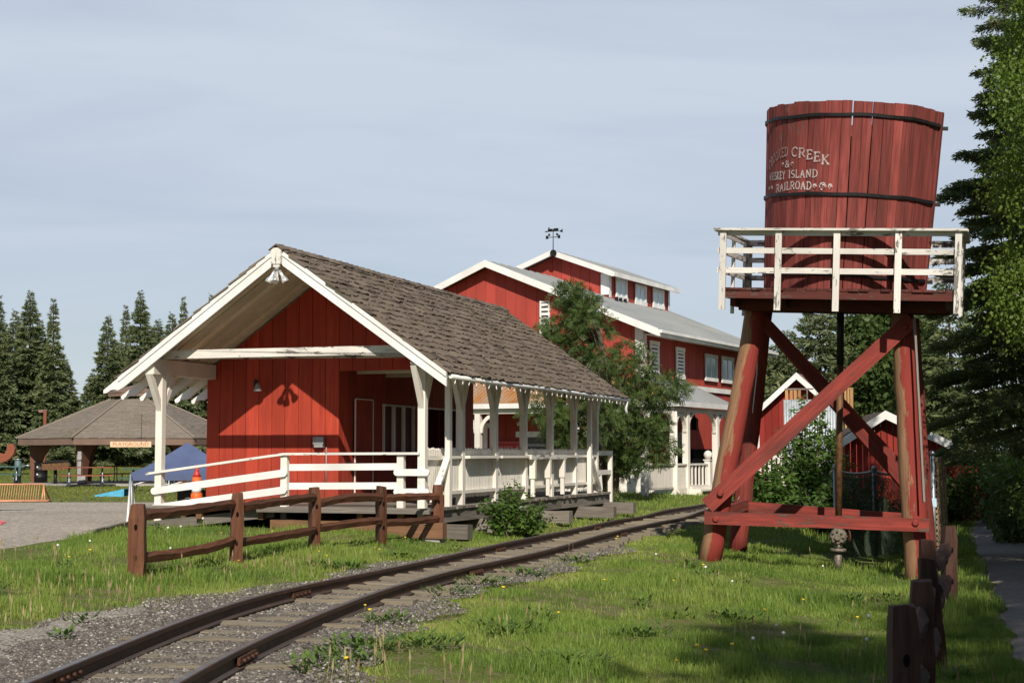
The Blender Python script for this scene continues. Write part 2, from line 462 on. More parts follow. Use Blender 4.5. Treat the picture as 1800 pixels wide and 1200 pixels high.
def metal_roof():
    t = NT('grey_metal_roofing')
    n = t.noise(t.coord('Object', (.8, .3, .8)), 1, 5, .6)
    c = t.mix(t.mr(n, .3, .7, 0, 1), (.29, .305, .305), (.37, .38, .37))
    y = t.noise(t.coord('Object', (.45, .45, .45)), 1, 3)
    c = t.mix(t.mr(y, .6, .75, 0, .35), c, (.40, .34, .18))
    return t.bsdf(c, .45, t.bump(n, .05, .01), .25, .4)
M['metal_roof'] = metal_roof()
def rust_roof():
    t = NT('rusted_corrugated_roofing')
    n = t.noise(t.coord('Object', (1.4, .6, 1)), 1, 5, .65)
    c = t.ramp(n, [(.3, (.26, .115, .035)), (.5, (.40, .20, .075)), (.7, (.36, .29, .22))])
    return t.bsdf(c, .7, None, .1)
M['rust_roof'] = rust_roof()
M['brown_roof'] = plain('brown_metal_roof', (.20, .095, .075), .5)
M['corrugated'] = plain('pale_corrugated_steel', (.42, .46, .48), .5, .35)
def chain_mat():
    return plain('fence_wire', (.30, .33, .33), .5, .5)
M['wire'] = chain_mat()
def mesh_cloth():
    t = NT('dark_shade_net')
    n = t.noise(t.coord('Object', (90, 90, 90)), 1, 2)
    b = t.n('ShaderNodeBsdfPrincipled', {'Base Color': (.045, .068, .042, 1), 'Roughness': .9})
    tr = t.n('ShaderNodeBsdfTransparent')
    mx = t.n('ShaderNodeMixShader', {0: t.mr(n, .44, .56, .45, .8), 1: tr.outputs[0], 2: b.outputs[0]})
    t.t.links.new(mx.outputs[0], t.out.inputs['Surface'])
    return t.m
M['net'] = mesh_cloth()

def rail_mat():
    t = NT('rusty_rail_steel')
    n = t.noise(t.coord('Object', (6, 6, 6)), 1, 6, .7)
    nz = t.n('ShaderNodeSeparateXYZ', {0: t.n('ShaderNodeTexCoord').outputs['Normal']}).outputs['Z']
    top = t.mr(nz, .93, .99, 0, 1)
    c = t.ramp(n, [(.3, (.030, .018, .013)), (.55, (.068, .035, .022)), (.75, (.15, .064, .032))])
    c = t.mix(t.math('MULTIPLY', top, t.mr(n, .3, .7, .9, .45)), c, (.17, .15, .135))
    return t.bsdf(c, t.math('SUBTRACT', t.mr(n, .3, .7, .45, .75), t.math('MULTIPLY', top, .2)), t.bump(n, .3, .003), .35, .5)
M['rail'] = rail_mat()
M['rail_rust'] = plain('rust_bolts', (.095, .042, .024), .8, .2, nscale=20, amt=.4)

# ground surfaces
def ground_mat():
    t = NT('meadow_ground')
    o = t.coord('Object', (1, 1, 1))
    n1 = t.noise(o, .35, 5, .6); n2 = t.noise(o, 3.0, 6, .65); n3 = t.noise(o, 38.0, 3, .6)
    c = t.mix(t.mr(n1, .35, .65, 0, 1), (.10, .14, .028), (.15, .18, .04))
    c = t.mix(t.mr(n2, .46, .62, 0, .85), c, (.21, .175, .10))
    c = t.hsv(c, t.mr(n3, .3, .7, .6, 1.3))
    return t.bsdf(c, .95, t.bump(t.math('ADD', n3, n2), .8, .05), 0, .1)
M['ground'] = ground_mat()
def gravel(name, stops, sc=60, bump=.8, big=.5):
    t = NT(name)
    o = t.coord('Object', (1, 1, 1))
    v = t.n('ShaderNodeTexVoronoi', {'Vector': o, 'Scale': sc}, feature='F1')
    rnd = t.n('ShaderNodeSeparateColor', {0: v.outputs['Color']}).outputs[0]
    b = t.noise(o, big, 5, .6); f = t.noise(o, 9, 4, .6)
    c = t.ramp(rnd, stops)
    c = t.hsv(c, t.math('MULTIPLY', t.mr(b, .3, .7, .82, 1.15), t.mr(f, .3, .7, .85, 1.12)))
    d = t.math('SUBTRACT', 1.0, v.outputs['Distance'])
    return t.bsdf(c, .95, t.bump(d, bump, .012), 0, .15)
M['ballast'] = gravel('track_ballast', [(0, (.07, .06, .05)), (.5, (.145, .125, .106)), (.85, (.215, .188, .16)), (1, (.40, .37, .33))], 75)
M['shoulder'] = gravel('shoulder_gravel', [(0, (.17, .15, .125)), (.5, (.28, .25, .21)), (.85, (.38, .345, .295)), (1, (.52, .48, .42))], 48)
M['lot'] = gravel('gravel_lot', [(0, (.24, .21, .175)), (.6, (.36, .32, .265)), (1, (.5, .455, .385))], 24, .5, .25)
M['asphalt'] = gravel('asphalt', [(0, (.18, .165, .145)), (.7, (.245, .225, .20)), (1, (.38, .355, .32))], 85, .5)
M['drive'] = gravel('driveway', [(0, (.23, .205, .175)), (.7, (.29, .265, .23)), (1, (.37, .335, .285))], 45, .3)
M['stone'] = (lambda t: t.bsdf(t.ramp(t.var(), [(0, (.05, .043, .038)), (.6, (.15, .132, .113)), (.9, (.24, .215, .185)), (1, (.46, .43, .385))]), .9))(NT('loose_stones'))

# foliage
M['grass'] = leafy('grass_blades', [(0, (.085, .155, .028)), (.35, (.175, .265, .046)), (.7, (.30, .355, .08)), (.92, (.42, .40, .16)), (1, (.50, .43, .25))], .3, .5, .5)
M['lawn'] = leafy('lawn_blades', [(0, (.12, .155, .028)), (.5, (.18, .215, .04)), (1, (.25, .26, .06))], .25, .6, .25)
M['weed'] = leafy('weed_leaves', [(0, (.07, .13, .026)), (.5, (.11, .18, .036)), (1, (.16, .235, .055))], .3, .45)
M['seedgrass'] = leafy('dry_seed_heads', [(0, (.26, .13, .09)), (.5, (.36, .28, .15)), (1, (.42, .36, .2))], .3, .7)
M['spruce'] = leafy('spruce_needles', [(0, (.07, .105, .044)), (.45, (.125, .165, .066)), (.8, (.185, .215, .085)), (1, (.23, .25, .115))], .3, .6, .8)
M['spruce_far'] = leafy('far_spruce_needles', [(0, (.085, .115, .055)), (.45, (.145, .18, .08)), (.8, (.20, .225, .105)), (1, (.24, .25, .13))], .25, .65, .5)
M['birch'] = leafy('birch_leaves', [(0, (.075, .135, .024)), (.5, (.145, .215, .038)), (1, (.23, .30, .065))], .45, .45)
M['aspen'] = leafy('aspen_leaves', [(0, (.05, .085, .022)), (.5, (.085, .13, .035)), (1, (.13, .17, .05))], .4, .5)
M['rowan'] = leafy('rowan_leaves', [(0, (.045, .078, .022)), (.42, (.08, .125, .034)), (.76, (.125, .165, .048)), (.88, (.20, .135, .05)), (1, (.36, .10, .045))], .32, .45, 1.5)
M['elder'] = leafy('elder_leaves', [(0, (.05, .10, .02)), (.5, (.09, .165, .032)), (1, (.16, .24, .05))], .35, .4)
M['hedge'] = leafy('hedge_leaves', [(0, (.07, .11, .026)), (.5, (.12, .17, .038)), (1, (.18, .225, .055))], .3, .5)
M['duskshrub'] = leafy('shrub_leaves', [(0, (.06, .10, .026)), (.5, (.10, .15, .038)), (1, (.15, .20, .055))], .3, .5)
M['bark'] = wood('spruce_bark', (.12, .085, .06), (.06, .042, .03), .2, .9, gscale=(3, 9, 1), bump=.8)
M['birch_bark'] = wood('birch_bark', (.62, .58, .50), (.28, .24, .2), .1, .7, (.08, .06, .05), .68, (8, 2, 1), .3)
M['grey_bark'] = wood('grey_bark', (.17, .13, .10), (.09, .07, .055), .2, .9, gscale=(3, 9, 1), bump=.6)
# ------------------------------------------------------------------ ground and paved surfaces
def grid_mesh(name, X, Y, zf, mat, kind='structure', lift=0.0, keep=None, smooth=True):
    ny, nx = X.shape
    Z = zf(X, Y) + lift
    V = np.stack([X, Y, Z], -1).reshape(-1, 3)
    i = np.arange(ny - 1)[:, None] * nx + np.arange(nx - 1)[None, :]
    q = np.stack([i, i + 1, i + 1 + nx, i + nx], -1).reshape(-1, 4)
    if keep is not None:
        q = q[keep.reshape(-1)]
    o = poly_mesh(name, V, q.ravel(), np.full(len(q), 4), None, mat, smooth=smooth)
    return tag(o, kind=kind)
ys = np.concatenate([np.arange(-40, 4, 2.0), np.arange(4, 48, .25), np.arange(48, 120, 1.0), np.geomspace(120, 900, 40)])
s_ = np.linspace(-1, 1, 181)
xu = np.sign(s_) * (np.abs(s_) ** 2.2)
Xg = np.array([xu * max(60, 1.1 * y) for y in ys]); 
# keep the near field dense: blend between uniform and stretched spacing
Xn = np.linspace(-14, 16, 121)
xs_line = np.concatenate([-np.geomspace(14.5, 700, 40)[::-1], Xn, np.geomspace(16.5, 700, 40)])
Xg = np.repeat(xs_line[None, :], len(ys), 0); Yg = np.repeat(ys[:, None], len(xs_line), 1)
grid_mesh('ground', Xg, Yg, ground, M['ground'])

def strip(name, ys, xl, xr, mat, lift, n=14, crown=0.0, zf=ground):
    ys = np.asarray(ys, float); xl, xr = np.asarray(xl, float), np.asarray(xr, float)
    t = np.linspace(0, 1, n)
    X = xl[:, None] * (1 - t) + xr[:, None] * t; Y = np.repeat(ys[:, None], n, 1)
    wd = (xr - xl)[:, None]; prof = np.clip(np.minimum(t, 1 - t)[None, :] * wd / .22, 0, 1)
    return grid_mesh(name, X, Y, lambda a, b: zf(a, b) + crown * prof - .03 * (1 - prof), mat, lift=lift)
# ballast bed under the track (edges wander)
by = np.arange(3, 75, .2)
def wob(y, s): return .14 * np.sin(y * 1.3 + s) + .10 * np.sin(y * 3.7 + 2 * s) + .05 * np.sin(y * 9.1 + s)
BL = lambda y: np.interp(y, [3, 9, 12, 15, 18, 24, 40, 75], [3.2, 2.9, 2.1, 1.5, 1.15, 1.05, 1.0, .95]) + wob(y, .4)
BR = lambda y: np.interp(y, [3, 9, 11, 13.5, 16, 20, 40, 75], [1.75, 1.4, 1.08, .95, .95, .95, .92, .9]) + wob(y, 2.1)
strip('track_ballast', by, track_x(by) - BL(by), track_x(by) + BR(by), M['ballast'], .004, 26, .032)
sy = np.arange(3, 15.2, .15)
strip('gravel_shoulder', sy, track_x(sy) - BL(sy) - .35, track_x(sy) - np.interp(sy, [3, 11, 15.2], [1.15, 1.25, 1.45]) + .10 * np.sin(sy * 4.1) + .06 * np.sin(sy * 11.3), M['shoulder'], .012, 16, .032)
# gravel lot on the far side of the station
LOT_X = lambda y: np.interp(y, [12, 20, 23.4, 27.5, 29, 40], [-7.6, -6.75, -6.45, -6.7, -6.9, -7.2])
ly = np.arange(13, 40.3, .3)
strip('gravel_lot', ly, np.full_like(ly, -46), LOT_X(ly) + .05 * np.sin(ly * 3), M['lot'], .012, 60, .012)
dy = np.arange(14, 24.8, .3)
# asphalt path on the right
PATH = np.array([(2.5, 2), (3.35, 9), (4.02, 12), (4.69, 14.8), (5.75, 18.4), (7.8, 26), (10.6, 36), (13.2, 44), (16.6, 52), (24, 62)])
PX = lambda y: np.interp(y, PATH[:, 1], PATH[:, 0]) + .05 * np.sin(y * 2.1) + .03 * np.sin(y * 5.3)
py_ = np.arange(2, 62, .3)
strip('path', py_, PX(py_), PX(py_) + np.interp(py_, [0, 22, 30, 62], [2.6, 2.4, 1.9, 1.8]), M['asphalt'], .014, 14, .012)
# concrete pad under the pavilion
pv = MB()
PAV = Vector((-15.85, 64.5, gz(-16, 64.5))); PAV_RZ = math.radians(13.8)
pad_pts = [(PAV.x + 4.6 * math.cos(a), PAV.y + 4.6 * math.sin(a), PAV.z - .2) for a in [math.radians(60 * k) + PAV_RZ for k in range(6)]]
pv.prism(pad_pts, (0, 0, .27))
tag(pv.build('pavement', M['concrete']), kind='structure')

def on_bare(x, y):
    """where no meadow grass grows: ballast, lot, path, under the station and the barn"""
    e = x - track_x(y)
    b = (e > -BL(y) + .12) & (e < BR(y) - .12)
    b |= (x < LOT_X(y)) & (y > 13) & (y < 40.2)
    b |= (x > PX(y) + .05) & (x < PX(y) + 2.45)
    du = (x - DEP.x) * DC - (y - DEP.y) * DS; dv = (x - DEP.x) * DS + (y - DEP.y) * DC
    b |= (du > -2.6) & (du < 2.45) & (dv > .5) & (dv < 11.7)
    bu = (x - BARN.x) * BC - (y - BARN.y) * BS; bv = (x - BARN.x) * BS + (y - BARN.y) * BC
    b |= (bu > -13) & (bu < 2.0) & (bv > -2.2) & (bv < 14)
    return b
DEP = Vector((-4.01, 26.1, 0)); DA = math.radians(18.3); DC, DS = math.cos(DA), math.sin(DA)
BARN = Vector((4.43, 52.0, 0)); BA = math.radians(26.6); BC, BS = math.cos(BA), math.sin(BA)

# ------------------------------------------------------------------ railway track
trk = thing('railway_track', 'narrow rusty railway track on grey ballast curving past the station porch', 'railway track', (float(track_x(20)), 20, 0))
GA = .46
def tangent(y):
    d = Vector((float(track_x(y + .2) - track_x(y - .2)), .4, 0)); return d.normalized()
prof = [(-.055, 0), (.055, 0), (.055, .012), (.012, .024), (.010, .082), (.031, .092), (.031, .122), (.024, .128), (-.024, .128), (-.031, .122), (-.031, .092), (-.010, .082), (-.012, .024), (-.055, .012)]
def dip(y): return .05 * math.exp(-((y - 36.5) / 2.2) ** 2) - .06 * math.exp(-((y - 33.0) / 1.6) ** 2)
def make_rail(side):
    mb = MB(); yy = np.concatenate([np.arange(4, 34, .5), np.arange(34, 74, 1.0)]); rings = []
    for y in yy:
        t = tangent(y); n = Vector((t.y, -t.x, 0)); c = Vector((float(track_x(y)), y, 0)) + n * (GA * side + .012 * math.sin(y * .9 + side))
        z0 = .042 + .010 * math.sin(y * .7 + side * 2) + dip(y) * .6
        rings.append([mb.v((c.x + n.x * a - trk.location.x, c.y + n.y * a - trk.location.y, z0 + h)) for a, h in prof])
    N = len(prof)
    for i in range(len(rings) - 1):
        for k in range(N):
            j = (k + 1) % N
            mb.f((rings[i][k], rings[i + 1][k], rings[i + 1][j], rings[i][j]), ((0, 0),) * 4, .5, False)
    mb.f(tuple(rings[0]), ((0, 0),) * N, .5)
    return mb.build('rail', M['rail'], trk)
RAILS = [make_rail(-1), make_rail(1)]
for side, ylist in ((0, (9.8, 15.4, 22.5, 29.0)), (1, (10.75, 18.4, 27.0))):
    for y in ylist:
        t = tangent(y); n = Vector((t.y, -t.x, 0)); sg = (-1, 1)[side]
        c = Vector((float(track_x(y)), y, 0)) + n * GA * sg - trk.location
        mb = MB()
        for s2 in (-1, 1):
            p = c + n * s2 * .026 + Vector((0, 0, .098))
            mb.beam(p - t * .24, p + t * .24, .022, .05)
            for k in (-.17, -.06, .06, .17):
                q = p + t * k + n * s2 * .012; mb.tube([q, q + n * s2 * .022], .014, 6)
        mb.build('joint_bar', M['rail_rust'], RAILS[side])
y = 5.2
tie_me = []
for k in range(4):
    mb = MB(); mb.beam((-.83, 0, -.02), (.83, 0, -.02), .14, .13, seg=7, jit=.012)
    me_o = mb.build('tie', M['tie'], trk); tie_me.append(me_o)
first = 0
while y < 62 and first < 98:
    t = tangent(y); ang = math.atan2(t.y, t.x) - PI / 2
    if first < 4: o = tie_me[first]
    else:
        o = tie_me[random.randrange(4)].copy(); COL.objects.link(o)
    nx = Vector((t.y, -t.x, 0))
    c = Vector((float(track_x(y)), y, 0)) + nx * random.uniform(-.07, .07) - trk.location
    o.location = (c.x, c.y, gz(c.x + trk.location.x, y) - .001 + random.uniform(-.016, .014) + (.020 if y > 15 else .002))
    o.rotation_euler = (0, random.uniform(-.012, .012), ang + random.uniform(-.035, .035))
    o.scale = (random.uniform(.94, 1.06), random.uniform(.85, 1.15), 1)
    first += 1; y += .50 if y < 30 else .62
# loose stones of the ballast (nobody could count them)
def scatter_stones(n, seed):
    r = np.random.default_rng(seed)
    y = 8 + 16 * r.random(n) ** 1.5; xc = track_x(y)
    x = xc - BL(y) - .25 + (BL(y) + BR(y) + .5) * r.random(n)
    s = (.004 + .010 * r.random(n) ** 2.5)
    base = np.array([(-1, -1, 0), (1, -1, 0), (1, 1, 0), (-1, 1, 0), (-.6, -.5, 1), (.6, -.6, 1), (.5, .6, 1), (-.5, .5, 1)], float)
    fac = np.array([(0, 1, 5, 4), (1, 2, 6, 5), (2, 3, 7, 6), (3, 0, 4, 7), (4, 5, 6, 7)])
    a = r.random(n) * 6.283; ca, sa = np.cos(a), np.sin(a)
    V = base[None] * (s[:, None, None]) * r.uniform(.6, 1.3, (n, 8, 3)) * np.array([1, 1, .9])
    Vx = V[..., 0] * ca[:, None] - V[..., 1] * sa[:, None]; Vy = V[..., 0] * sa[:, None] + V[..., 1] * ca[:, None]
    z = ground(x, y) + .034
    V = np.stack([Vx + x[:, None], Vy + y[:, None], V[..., 2] + z[:, None]], -1)
    Q = fac[None] + (np.arange(n) * 8)[:, None, None]
    var = np.repeat(r.random(n), 5)
    tag(poly_mesh('loose_gravel', V.reshape(-1, 3), Q.reshape(-1), np.full(n * 5, 4), var, M['stone']),
        'loose grey and white stones scattered over the track bed', 'gravel', kind='stuff')
scatter_stones(90000, 3)
# timber edging of the lot
ed = thing('landscape_edging', 'low weathered timber edging between the grass and the gravel lot', 'timber edging', (-6.5, 24, .1))
for a, b in (((-6.42, 23.45), (-6.58, 26.0)), ((-6.58, 26.05), (-6.72, 28.0))):
    mb = MB(); mb.beam((a[0] + 6.5, a[1] - 24, gz(*a) - .04), (b[0] + 6.5, b[1] - 24, gz(*b) - .04), .10, .12, seg=6, jit=.008)
    mb.build('timber', M['grey_wood'], ed)
# ------------------------------------------------------------------ the station building
dep = thing('station_building', 'red and white railway station with shingled roof and open porch beside the track', 'station', DEP, -DA)
RS = .706                                   # roof pitch
ZA, ZE, EU, LEN = 5.02, 2.86, 3.09, 12.0    # ridge and eave heights (roof top), eave distance, length
V0, V1, VB = .455, 2.3, 9.62                # first posts, front wall, rear wall of the enclosed part
ZD = .58
zr = lambda u: ZA - abs(u) * RS
def wallboards(mb, P, s0, s1, zb, zt, bw, th, holes=(), gap=.010, seam=()):
    """vertical boards; P(s, z, off) maps to 3D, zt(s) gives the top edge; holes = (s0, s1, z0, z1)"""
    n = max(1, round((s1 - s0) / bw)); w = (s1 - s0) / n
    nrm = Vector(P(0, 0, 1)) - Vector(P(0, 0, 0))
    edges = [s0 + k * w for k in range(n + 1)]
    for h in holes: edges += [h[0], h[1]]
    edges = sorted(set(round(e, 4) for e in edges if s0 - 1e-6 <= e <= s1 + 1e-6))
    var = 0
    for a, b in zip(edges[:-1], edges[1:]):
        if b - a < .012: continue
        m = (a + b) / 2; k = int((m - s0) / w)
        rs = random.Random(k * 31 + int(s1 * 97)); var = rs.random(); o = rs.uniform(0, .004)
        spans = [(zb, None)]
        for h in holes:
            if h[0] - 1e-4 <= m <= h[1] + 1e-4:
                new = []
                for q0, q1 in spans:
                    new.append((q0, h[2])); new.append((h[3], q1))
                spans = new
        a2, b2 = a + gap / 2, b - gap / 2
        for q0, q1 in spans:
            if q1 is None:
                pts = [P(a2, q0, o), P(b2, q0, o), P(b2, zt(b2), o)]
                if a2 < 0 < b2: pts.append(P(0, zt(0), o))
                pts.append(P(a2, zt(a2), o))
            else:
                if q1 - q0 < .01: continue
                pts = [P(a2, q0, o), P(b2, q0, o), P(b2, q1, o), P(a2, q1, o)]
            mb.prism(pts, -nrm * th, (0, 0, 1), var)
# walls
UL, UR = -2.62, .11
mb = MB()
wallboards(mb, lambda s, z, o: (s, V1 - o, z), UL, UR, .2, lambda s: zr(s) - .13, .272, .03)
wallboards(mb, lambda s, z, o: (s, V1 - o, z), UR + .005, 2.5, 3.0, lambda s: zr(s) - .13, .272, .03)
mb.box(UL, UR, V1 + .034, V1 + .06, .2, zr(UL) - .2)
mb.build('front_wall', M['depot_red'], dep)
mb = MB()
DOOR = (2.95, 3.75, .6, 2.5); WIN1 = (4.35, 5.9, 1.5, 2.42); WIN2 = (6.25, 8.9, 1.5, 2.42)
wallboards(mb, lambda s, z, o: (UR + o, s, z), V1, VB, .5, lambda s: zr(UR) - .14, .2, .03, (WIN1, WIN2))
mb.build('porch_wall', M['depot_red'], dep)
mb = MB()
wallboards(mb, lambda s, z, o: (UL - o, s, z), V1, VB, .2, lambda s: zr(UL) - .14, .27, .03)
mb.build('side_wall', M['depot_red'], dep)
mb = MB()
wallboards(mb, lambda s, z, o: (s, VB + o, z), UL, UR, .5, lambda s: zr(s) - .13, .27, .03)
mb.build('rear_wall', M['depot_red'], dep)
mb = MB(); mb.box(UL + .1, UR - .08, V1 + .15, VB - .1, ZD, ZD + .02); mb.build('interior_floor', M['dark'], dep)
mb = MB(); mb.box(UL + .08, UR - 1.1, V1 + .2, VB - .2, .9, 2.9); mb.build('interior_dark_block', M['dark'], dep)  # solid near-black block, the room's shade put into its colour
# door, windows
dr = MB(); dr.box(UR + .036, UR + .05, DOOR[0], DOOR[1], 1.52, DOOR[3]); dr.box(UR + .036, UR + .05, DOOR[0], DOOR[1], DOOR[2], 1.44)
dr = dr.build('door', M['depot_red'], dep)
mb = MB()
for a in (DOOR[0] - .025, DOOR[1]): mb.box(UR + .036, UR + .062, a, a + .02, DOOR[2], DOOR[3])
mb.box(UR + .036, UR + .062, DOOR[0], DOOR[1], DOOR[3], DOOR[3] + .02); mb.box(UR + .05, UR + .2, DOOR[0] - .05, DOOR[1] + .05, 1.45, 1.50)
mb.build('door_frame', M['white'], dr)
for nm, W, mull in (('service_window', WIN1, 2), ('service_window', WIN2, 0)):
    w = MB()
    w.box(UR - .02, UR + .05, W[0] - .02, W[0] + .01, W[2], W[3]); w.box(UR - .02, UR + .05, W[1] - .01, W[1] + .02, W[2], W[3])
    w.box(UR - .02, UR + .05, W[0] - .03, W[1] + .03, W[3], W[3] + .035)
    for k in range(mull):
        a = W[0] + (W[1] - W[0]) * (k + 1) / (mull + 1); w.box(UR - .01, UR + .04, a - .045, a + .045, W[2], W[3] - .002)
    w = w.build(nm, M['white'], dep)
    mb = MB()
    mb.box(UR + .0, UR + .28, W[0] - .06, W[1] + .06, W[2] - .05, W[2] - .003); mb.build('counter', M['white'], w)
    if mull:
        mb = MB(); mb.box(UR - .03, UR - .012, W[0] + .02, W[1] - .02, W[2], W[3]); mb.build('shutter', M['shutter'], w)
# roof: deck (seen from below as painted planks) + shingles
mb = MB()
for sg in (-1, 1):
    n = 15
    for k in range(n):
        v0, v1 = .03 + (LEN - .06) * k / n, .03 + (LEN - .06) * (k + 1) / n - .008
    nb = 66
    for k in range(nb):
        v0 = .06 + (LEN - .12) * k / nb; v1 = .06 + (LEN - .12) * (k + 1) / nb - .014
        o = random.uniform(0, .006) + (.022 if k % 2 else 0)
        p = [(0, v0, ZA - .05 - o), (sg * (EU - .02), v0, zr(EU - .02) - .05 - o), (sg * (EU - .02), v1, zr(EU - .02) - .05 - o), (0, v1, ZA - .05 - o)]
        mb.prism(p, (0, 0, -.03), (sg, 0, -RS))
mb.build('roof_deck', M['soffit'], dep)
def shingle_side(mb, sg):
    sl = math.sqrt(1 + RS * RS); d = Vector((sg / sl, 0, -RS / sl)); n = Vector((sg * RS / sl, 0, 1 / sl)); o0 = Vector((0, 0, ZA - .035))
    L_ = (EU + .05) * sl; rows = 18; ex = L_ / rows
    for r in range(rows):
        y = -.06 + random.uniform(0, .1); base = L_ - (r + 1) * ex
        while y < LEN + .05:
            w = random.uniform(.09, .24)
            s1 = base + ex + random.uniform(-.025, .035); s0 = max(base - .16, 0)
            th = random.uniform(.014, .026); lift = random.uniform(.0, .014) + (.015 if random.random() < .06 else 0)
            if random.random() < .988:
                a = o0 + d * s0 + n * .006; b = o0 + d * s1 + n * (.028 + lift)
                y1 = min(y + w - .008, LEN + .06)
                if y1 > y + .03:
                    c0 = a + Vector((0, y, 0)); c1 = a + Vector((0, y1, 0)); tw = random.uniform(-.006, .006)
                    e0 = b + Vector((0, y, 0)) + n * tw + d * random.uniform(-.012, .012); e1 = b + Vector((0, y1, 0)) - n * tw + d * random.uniform(-.012, .012)
                    mb.prism([c0, c1, e1, e0], n * th, d, min(1, max(0, random.gauss(.48, .22))))
            y += w
mb = MB(); shingle_side(mb, 1); shingle_side(mb, -1)
y = -.08
while y < LEN:
    w = random.uniform(.22, .3)
    for sg in (-1, 1):
        sl = math.sqrt(1 + RS * RS)
        d = Vector((sg / sl, 0, -RS / sl)); n = Vector((sg * RS / sl, 0, 1 / sl)); p = Vector((-sg * .01, y, ZA + .012 + random.uniform(0, .012)))
        mb.prism([p, p + Vector((0, w + .04, .02)), p + Vector((0, w + .04, .02)) + d * .17, p + d * .17], n * .02, (0, 1, 0), random.gauss(.4, .2))
    y += w
mb.build('shingle_roof', M['shingle'], dep)
# barge boards, two layers, front and rear
for v, nm in ((0, 'bargeboard'), (LEN - .045, 'bargeboard')):
    for sg in (-1, 1):
        mb = MB()
        x1 = sg * (EU + (.30 if sg < 0 else 0.0)); t, h = -.02, .235
        lo = zr(x1) + t
        if sg < 0:
            pts = [(0, v, ZA + t), (x1, v, lo)] + [(x1 + d, v, zr(x1 + d) + t - b) for d, b in ((.0, .06), (.07, .10), (.15, .105), (.22, .15), (.30, .22), (.40, .24))] + [(0, v, ZA + t - h - .01)]
        else:
            pts = [(0, v, ZA + t), (x1, v, lo), (x1, v, lo - h), (0, v, ZA + t - h - .01)]
        mb.prism(pts, (0, .045, 0), (sg, 0, -RS))
        x2 = sg * EU
        mb.prism([(0, v - .022, ZA + t + .004), (x2, v - .022, zr(x2) + t + .004), (x2, v - .022, zr(x2) + t - .075), (0, v - .022, ZA + t - .075)], (0, .0205, 0), (sg, 0, -RS))
        mb.build(nm, M['white_clean'], dep)
mb = MB(); mb.box(-.10, .10, -.06, -.024, ZA - .31, ZA - .03); mb.box(-.06, .06, -.045, .02, ZA - .36, ZA - .312); mb.build('ridge_block', M['white_peel'], dep)
fx = MB(); fx.tube([(0, -.02, ZA - .36), (0, -.02, ZA - .42)], .04, 10); fx = fx.build('floodlight_mount', M['steel_grey'], dep)
for dx, dyy in ((-.09, -.06), (.02, -.12), (.12, .0)):
    p = Vector((dx * .4, -.02, ZA - .42)); q = p + Vector((dx, dyy, -.20))
    mb = MB(); dd = (q - p)
    mb.tube([p, p + dd * .35, p + dd * .5, p + dd * .8, p + dd * 1.0, p + dd * 1.06], [.025, .035, .032, .062, .068, .055], 12); mb.build('floodlight', M['glassbulb'], fx)
# tie beam, plates, posts with brackets
mb = MB(); zt = 3.16
mb.prism([(-2.72, V0 - .06, zt), (2.6, V0 - .06, zt), (2.6 - .02, V0 - .06, min(zr(2.58) - .1, zt + .15)), (2.45, V0 - .06, zt + .15), (-2.35, V0 - .06, zt + .15)], (0, .12, 0), (1, 0, 0)); mb.build('tie_beam', M['white_peel'], dep)
for k, v in enumerate((3.0, 4.4)):
    mb = MB(); mb.box(UR + .04, 2.4, v, v + .1, 2.98, 3.14); mb.build('ceiling_beam', M['soffit'], dep)
mb = MB(); mb.box(-2.6, -2.42, .08, V1 - .035, 2.88, 3.152); mb.build('wall_plate', M['white'], dep)
mb = MB(); mb.box(2.42, 2.6, .12, LEN - .12, 2.94, 3.152); mb.build('wall_plate', M['white'], dep)
mb = MB(); mb.box(2.44, 2.58, .04, .118, 2.97, 3.14); mb.build('plate_end', M['white_peel'], dep)
PV = [V0 + (11.45 - V0) * k / 6 for k in range(7)]
def post(u, v, zb, bracket=True, mat='white'):
    zt = 2.88 if u < 0 else 2.94
    mb = MB(); mb.box(u - .065, u + .065, v - .065, v + .065, zb, zt - .002); p = mb.build('post', M[mat], dep)
    if bracket:
        for s in (-1, 1):
            if v + s * .45 > LEN - .1: s2 = .5
            else: s2 = 1
            b = MB(); y0 = v + s * .066; y1 = v + s * .46 * s2
            b.prism([(u - .045, y0, 2.24), (u - .045, y0, 2.42), (u - .045, y1 - s * .14, zt - .003), (u - .045, y1, zt - .003)], (.09, 0, 0), (0, s * .6, .8))
            b.build('bracket', M[mat], p)
    return p
post(-2.5, V0, .22)
for k, v in enumerate(PV): post(2.5, v, .22 if k == 0 else ZD - .14)
for v in ((PV[0] + PV[1]) / 2, (PV[5] + PV[6]) / 2):
    mb = MB(); mb.box(2.567, 2.66, v - .06, v + .06, ZD - .1, zr(2.66) - .1); mb.build('outer_post', M['white'], dep)
for v0, v1 in (((PV[0] + PV[1]) / 2, PV[0] + .12), ((PV[5] + PV[6]) / 2, PV[6] - .1)):
    mb = MB(); mb.beam((2.62, v0 + (-.07 if v1 < v0 else .07), 1.4), (2.62, v1, .66), .05, .11, (1, 0, 0)); mb.build('diagonal_brace', M['white_peel'], dep)
